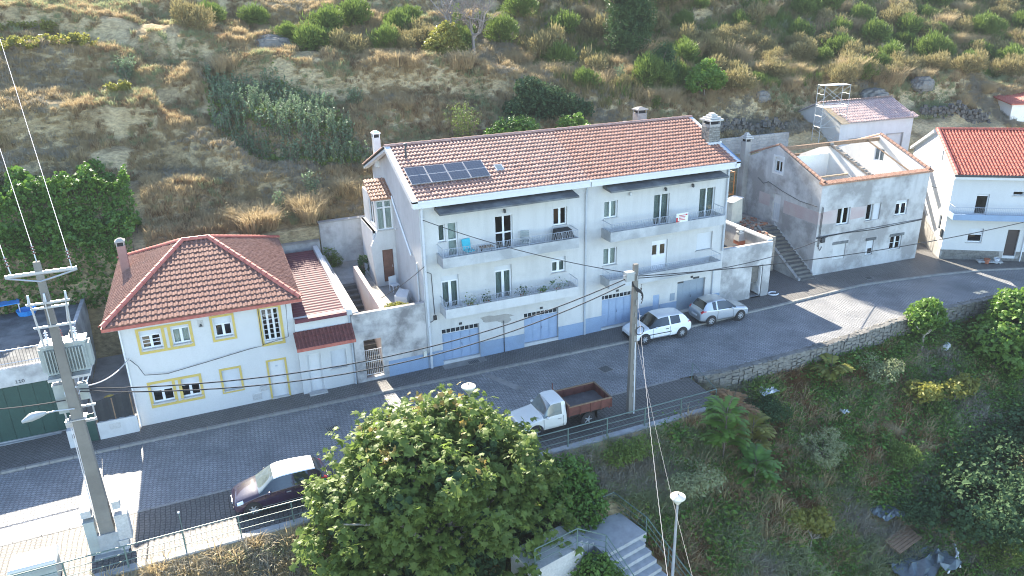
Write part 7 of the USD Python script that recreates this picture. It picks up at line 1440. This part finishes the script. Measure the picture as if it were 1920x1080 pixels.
pi.CreateProtoIndicesAttr(Vt.IntArray.FromNumpy(ki.astype(np.int32))); tag(p, 'tangled green and grey grass and scrub covering the valley bank', 'scrub', kind='stuff')

# ---------------------------------------------------------------- plants on the valley bank
def sumac(loc, label, seed, n=16, h=2.6, mt='fresh_leaf'):
    """long arching fronds of paired leaflets round a few stems"""
    r = np.random.default_rng(seed); t = thing('frond_tree', label, 'shrub', loc); P_, T_ = [], []; m = MB(); V_, F_, k = [], [], 0
    for _ in range(n):
        a = r.uniform(0, 6.3); d = np.array([math.cos(a), math.sin(a), 0]); z0 = h * r.uniform(.3, .95); L = r.uniform(.8, 1.25); s_ = np.linspace(0, 1, 15)[:, None]; p = np.array([0, 0, z0]) + d * L * s_ + np.array([0, 0, 1.0]) * (L * 1.15 * s_ - L * .8 * s_ ** 2); m.tube(p[::3], [.014, .012, .01, .008, .005], 3, False); sd = np.cross(d, [0, 0, 1.0])
        for q in range(2, 15):
            ln = .42 * (1 - .55 * abs(q / 14 - .45)); tp_ = (p[q] - p[q - 1]); tp_ /= np.linalg.norm(tp_)
            for sg_ in (-1, 1):
                ax = sd * sg_ * .9 + tp_ * .45 + [0, 0, -.15 + r.normal(0, .1)]; ax /= np.linalg.norm(ax); wd = tp_ * .07; b_ = p[q]; V_ += [b_, b_ + ax * ln * .45 - wd, b_ + ax * ln, b_ + ax * ln * .45 + wd]; F_ += [(k, k + 1, k + 2), (k, k + 2, k + 3)]; k += 4
    m.tube([(0, 0, -.3), (0, 0, h)], [.05, .02], 6); part(t, 'fronds', (np.array(V_), np.array(F_)), mt); part(t, 'stems', m, 'bark')
sumac(G(10.9, -12.6, -.2), 'bright green frond shrub below the railing, left of the pair', 91, 34, 3.2, 'fresh_leaf'); sumac(G(13.2, -11.9, -.2), 'bright yellowish frond shrub below the railing, right of the pair', 92, 36, 3.4, 'yellow_leaf'); sumac(G(13.0, -9.9, -.2), 'small dark frond shrub beside the road wall end', 93, 18, 1.8, 'ivy_leaf'); sumac(G(11.7, -14.0, -.2), 'low green frond shrub lower on the bank', 94, 18, 1.7, 'ivy_leaf')
sumac(G(12.4, -11.2, -.1), 'rusty brown dying fern at the end of the railing', 95, 16, 1.2, 'fern_brown'); sumac(G(21.5, -8.6, -.1), 'yellowing fern beneath the stone road wall', 96, 20, 1.3, 'yellow_leaf')
bush('small_tree', 'small round green tree with a pale curved trunk below the road wall', 'tree', G(29.6, -7.9), [((.1, .2, 2.4), (1.2, 1.1, .8)), ((-.5, 0, 2.0), (.8, .8, .6)), ((.7, .1, 2.0), (.8, .7, .6)), ((.1, 0, 3.0), (.7, .7, .5))], 2600, .17, 'fresh_leaf', 97, 'oval', .5, .38, 2.2, .1, 'pale_bark')
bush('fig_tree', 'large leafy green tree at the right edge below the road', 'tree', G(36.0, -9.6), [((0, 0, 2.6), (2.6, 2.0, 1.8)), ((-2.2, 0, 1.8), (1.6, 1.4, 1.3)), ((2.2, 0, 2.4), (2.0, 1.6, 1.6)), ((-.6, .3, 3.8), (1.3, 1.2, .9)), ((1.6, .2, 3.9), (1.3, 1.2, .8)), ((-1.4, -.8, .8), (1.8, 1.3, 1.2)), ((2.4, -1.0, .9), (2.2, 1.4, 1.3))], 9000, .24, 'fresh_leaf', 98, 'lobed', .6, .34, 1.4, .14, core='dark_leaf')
bush('yellow_shrub', 'yellow topped shrub on thin bare stems, lower left of the pair on the bank', 'shrub', G(12.5, -15.6), [((0, 0, 2.3), (.8, .7, .45)), ((.5, .1, 2.1), (.5, .5, .35))], 900, .15, 'yellow_leaf', 99, 'oval', .55, .36, 2.2, .04, 'pale_bark'); bush('yellow_shrub', 'yellow topped shrub on thin bare stems, right of the pair on the bank', 'shrub', G(14.2, -15.6), [((0, 0, 1.9), (.8, .7, .55)), ((.4, -.2, 1.5), (.5, .5, .5))], 900, .15, 'yellow_leaf', 100, 'oval', .55, .36, 2.2, .04, 'pale_bark')
bush('yellow_bush', 'straggling yellow green shrub above the dark thicket at right', 'shrub', G(27.8, -11.2), [((-2.0, 0, 1.4), (.9, .8, .6)), ((-.8, .1, 1.0), (.8, .7, .5)), ((.6, 0, .9), (.9, .8, .5)), ((1.9, .1, .9), (.8, .7, .6))], 1900, .17, 'yellow_leaf', 101, 'oval', .55, .42, 1.8, .05)
bush('dark_thicket', 'dark blackberry thicket filling the lower right corner', 'thicket', G(27.5, -15.0), [((0, 0, .6), (4.5, 2.6, 1.3)), ((-4.0, -2, .5), (3.0, 2.2, 1.2)), ((3, 1.0, .8), (3.4, 2.2, 1.3)), ((-1, -3.5, .4), (4, 2.2, 1.2)), ((6, 2, .8), (3, 2, 1.4))], 15000, .17, 'dark_leaf', 102, 'oval', .55, .36, .8, .04)
bush('light_shrub', 'pale olive shrub at the right edge of the picture', 'shrub', G(29.6, -16.4), [((0, 0, 1.8), (1.5, 1.3, 1.6)), ((.6, 0, 2.8), (1.1, 1.0, 1.0))], 3600, .14, 'broom_olive', 103, aspect=.4, gap=.36, trunk=.08)
bush('green_bush', 'bright green bush in front of the concrete stair at the bottom', 'shrub', (2.0, -16.2, -3.6), [((0, 0, 1.1), (1.2, 1.0, 1.1)), ((-.8, -.3, .6), (.9, .8, .8)), ((.7, -.2, .7), (.9, .8, .8)), ((.1, .2, 1.8), (.7, .7, .5))], 5200, .12, 'fresh_leaf', 104, 'oval', .55, .3, 2.0, .05, core='dark_leaf'); bush('side_bush', 'mid green bush tucked behind the right side of the big tree', 'shrub', G(2.7, -12.2), [((0, 0, .5), (1.3, 1.1, 1.3)), ((-.6, -.4, .1), (1.2, 1.0, 1.2)), ((.3, -.9, -.3), (1.1, 1.0, 1.1))], 5500, .15, 'ivy_leaf', 105, 'oval', .55, .3, 1.8, .08, core='dark_leaf')
for k, (x, y, lb, mt) in enumerate(((6.2, -11.9, 'low green shrub under the railing below the pickup truck', 'broom_green'), (8.6, -13.4, 'loose grey green shrub on the bank above the lamp', 'bank_grass'), (17.8, -12.2, 'grey green shrub in the middle of the bank', 'bank_grass'), (22.5, -13.2, 'mid green shrub right of the middle of the bank', 'broom_green'), (20.5, -15.8, 'dark shrub above the dumped timber', 'dark_leaf'), (16.0, -9.4, 'shadowy shrub beneath the road wall', 'dark_leaf'), (25.0, -9.0, 'dull green shrub beneath the right part of the road wall', 'bank_grass'), (24.0, -18.5, 'dull green shrub in the lower right corner', 'broom_green'))):
    bush('bank_shrub', lb, 'shrub', G(x, y), rblobs(110 + k, 5, 1.3, 1.3), 2600, .12, mt, 110 + k, aspect=.42, gap=.38, gs=2.2)
def potlist():
    for k, (u, w_, h_, mt, lb) in enumerate(((2.35, .45, .45, 'broom_green', 'bushy green potted plant left on the lower left balcony'), (3.35, .4, .5, 'dark_leaf', 'dark potted plant second from the left on the lower balcony'), (5.55, .45, .5, 'dark_leaf', 'dark spreading potted plant right of the middle balcony door'), (6.8, .3, .25, 'ivy_leaf', 'small low potted plant on the lower left balcony'), (7.75, .6, .5, 'grey_leaf', 'wide trough plant near the right end of the lower left balcony'))): potted((u, -.85, 3.75), lb, h_, mt, 120 + k, w_)
potlist()

# ---------------------------------------------------------------- the morning air
M['haze_air'] = usdkit.material(stage, '/World/Looks/haze_air', {'v': ('principled_volume', {'color': (0.86, 0.92, 1.0), 'density': 0.0002, 'anisotropy': 0.2})}, [], volume='v.volume')
solo('haze', MB().box((-130, -110, -60), (200, 130, 75)), 'haze_air', kind='stuff')
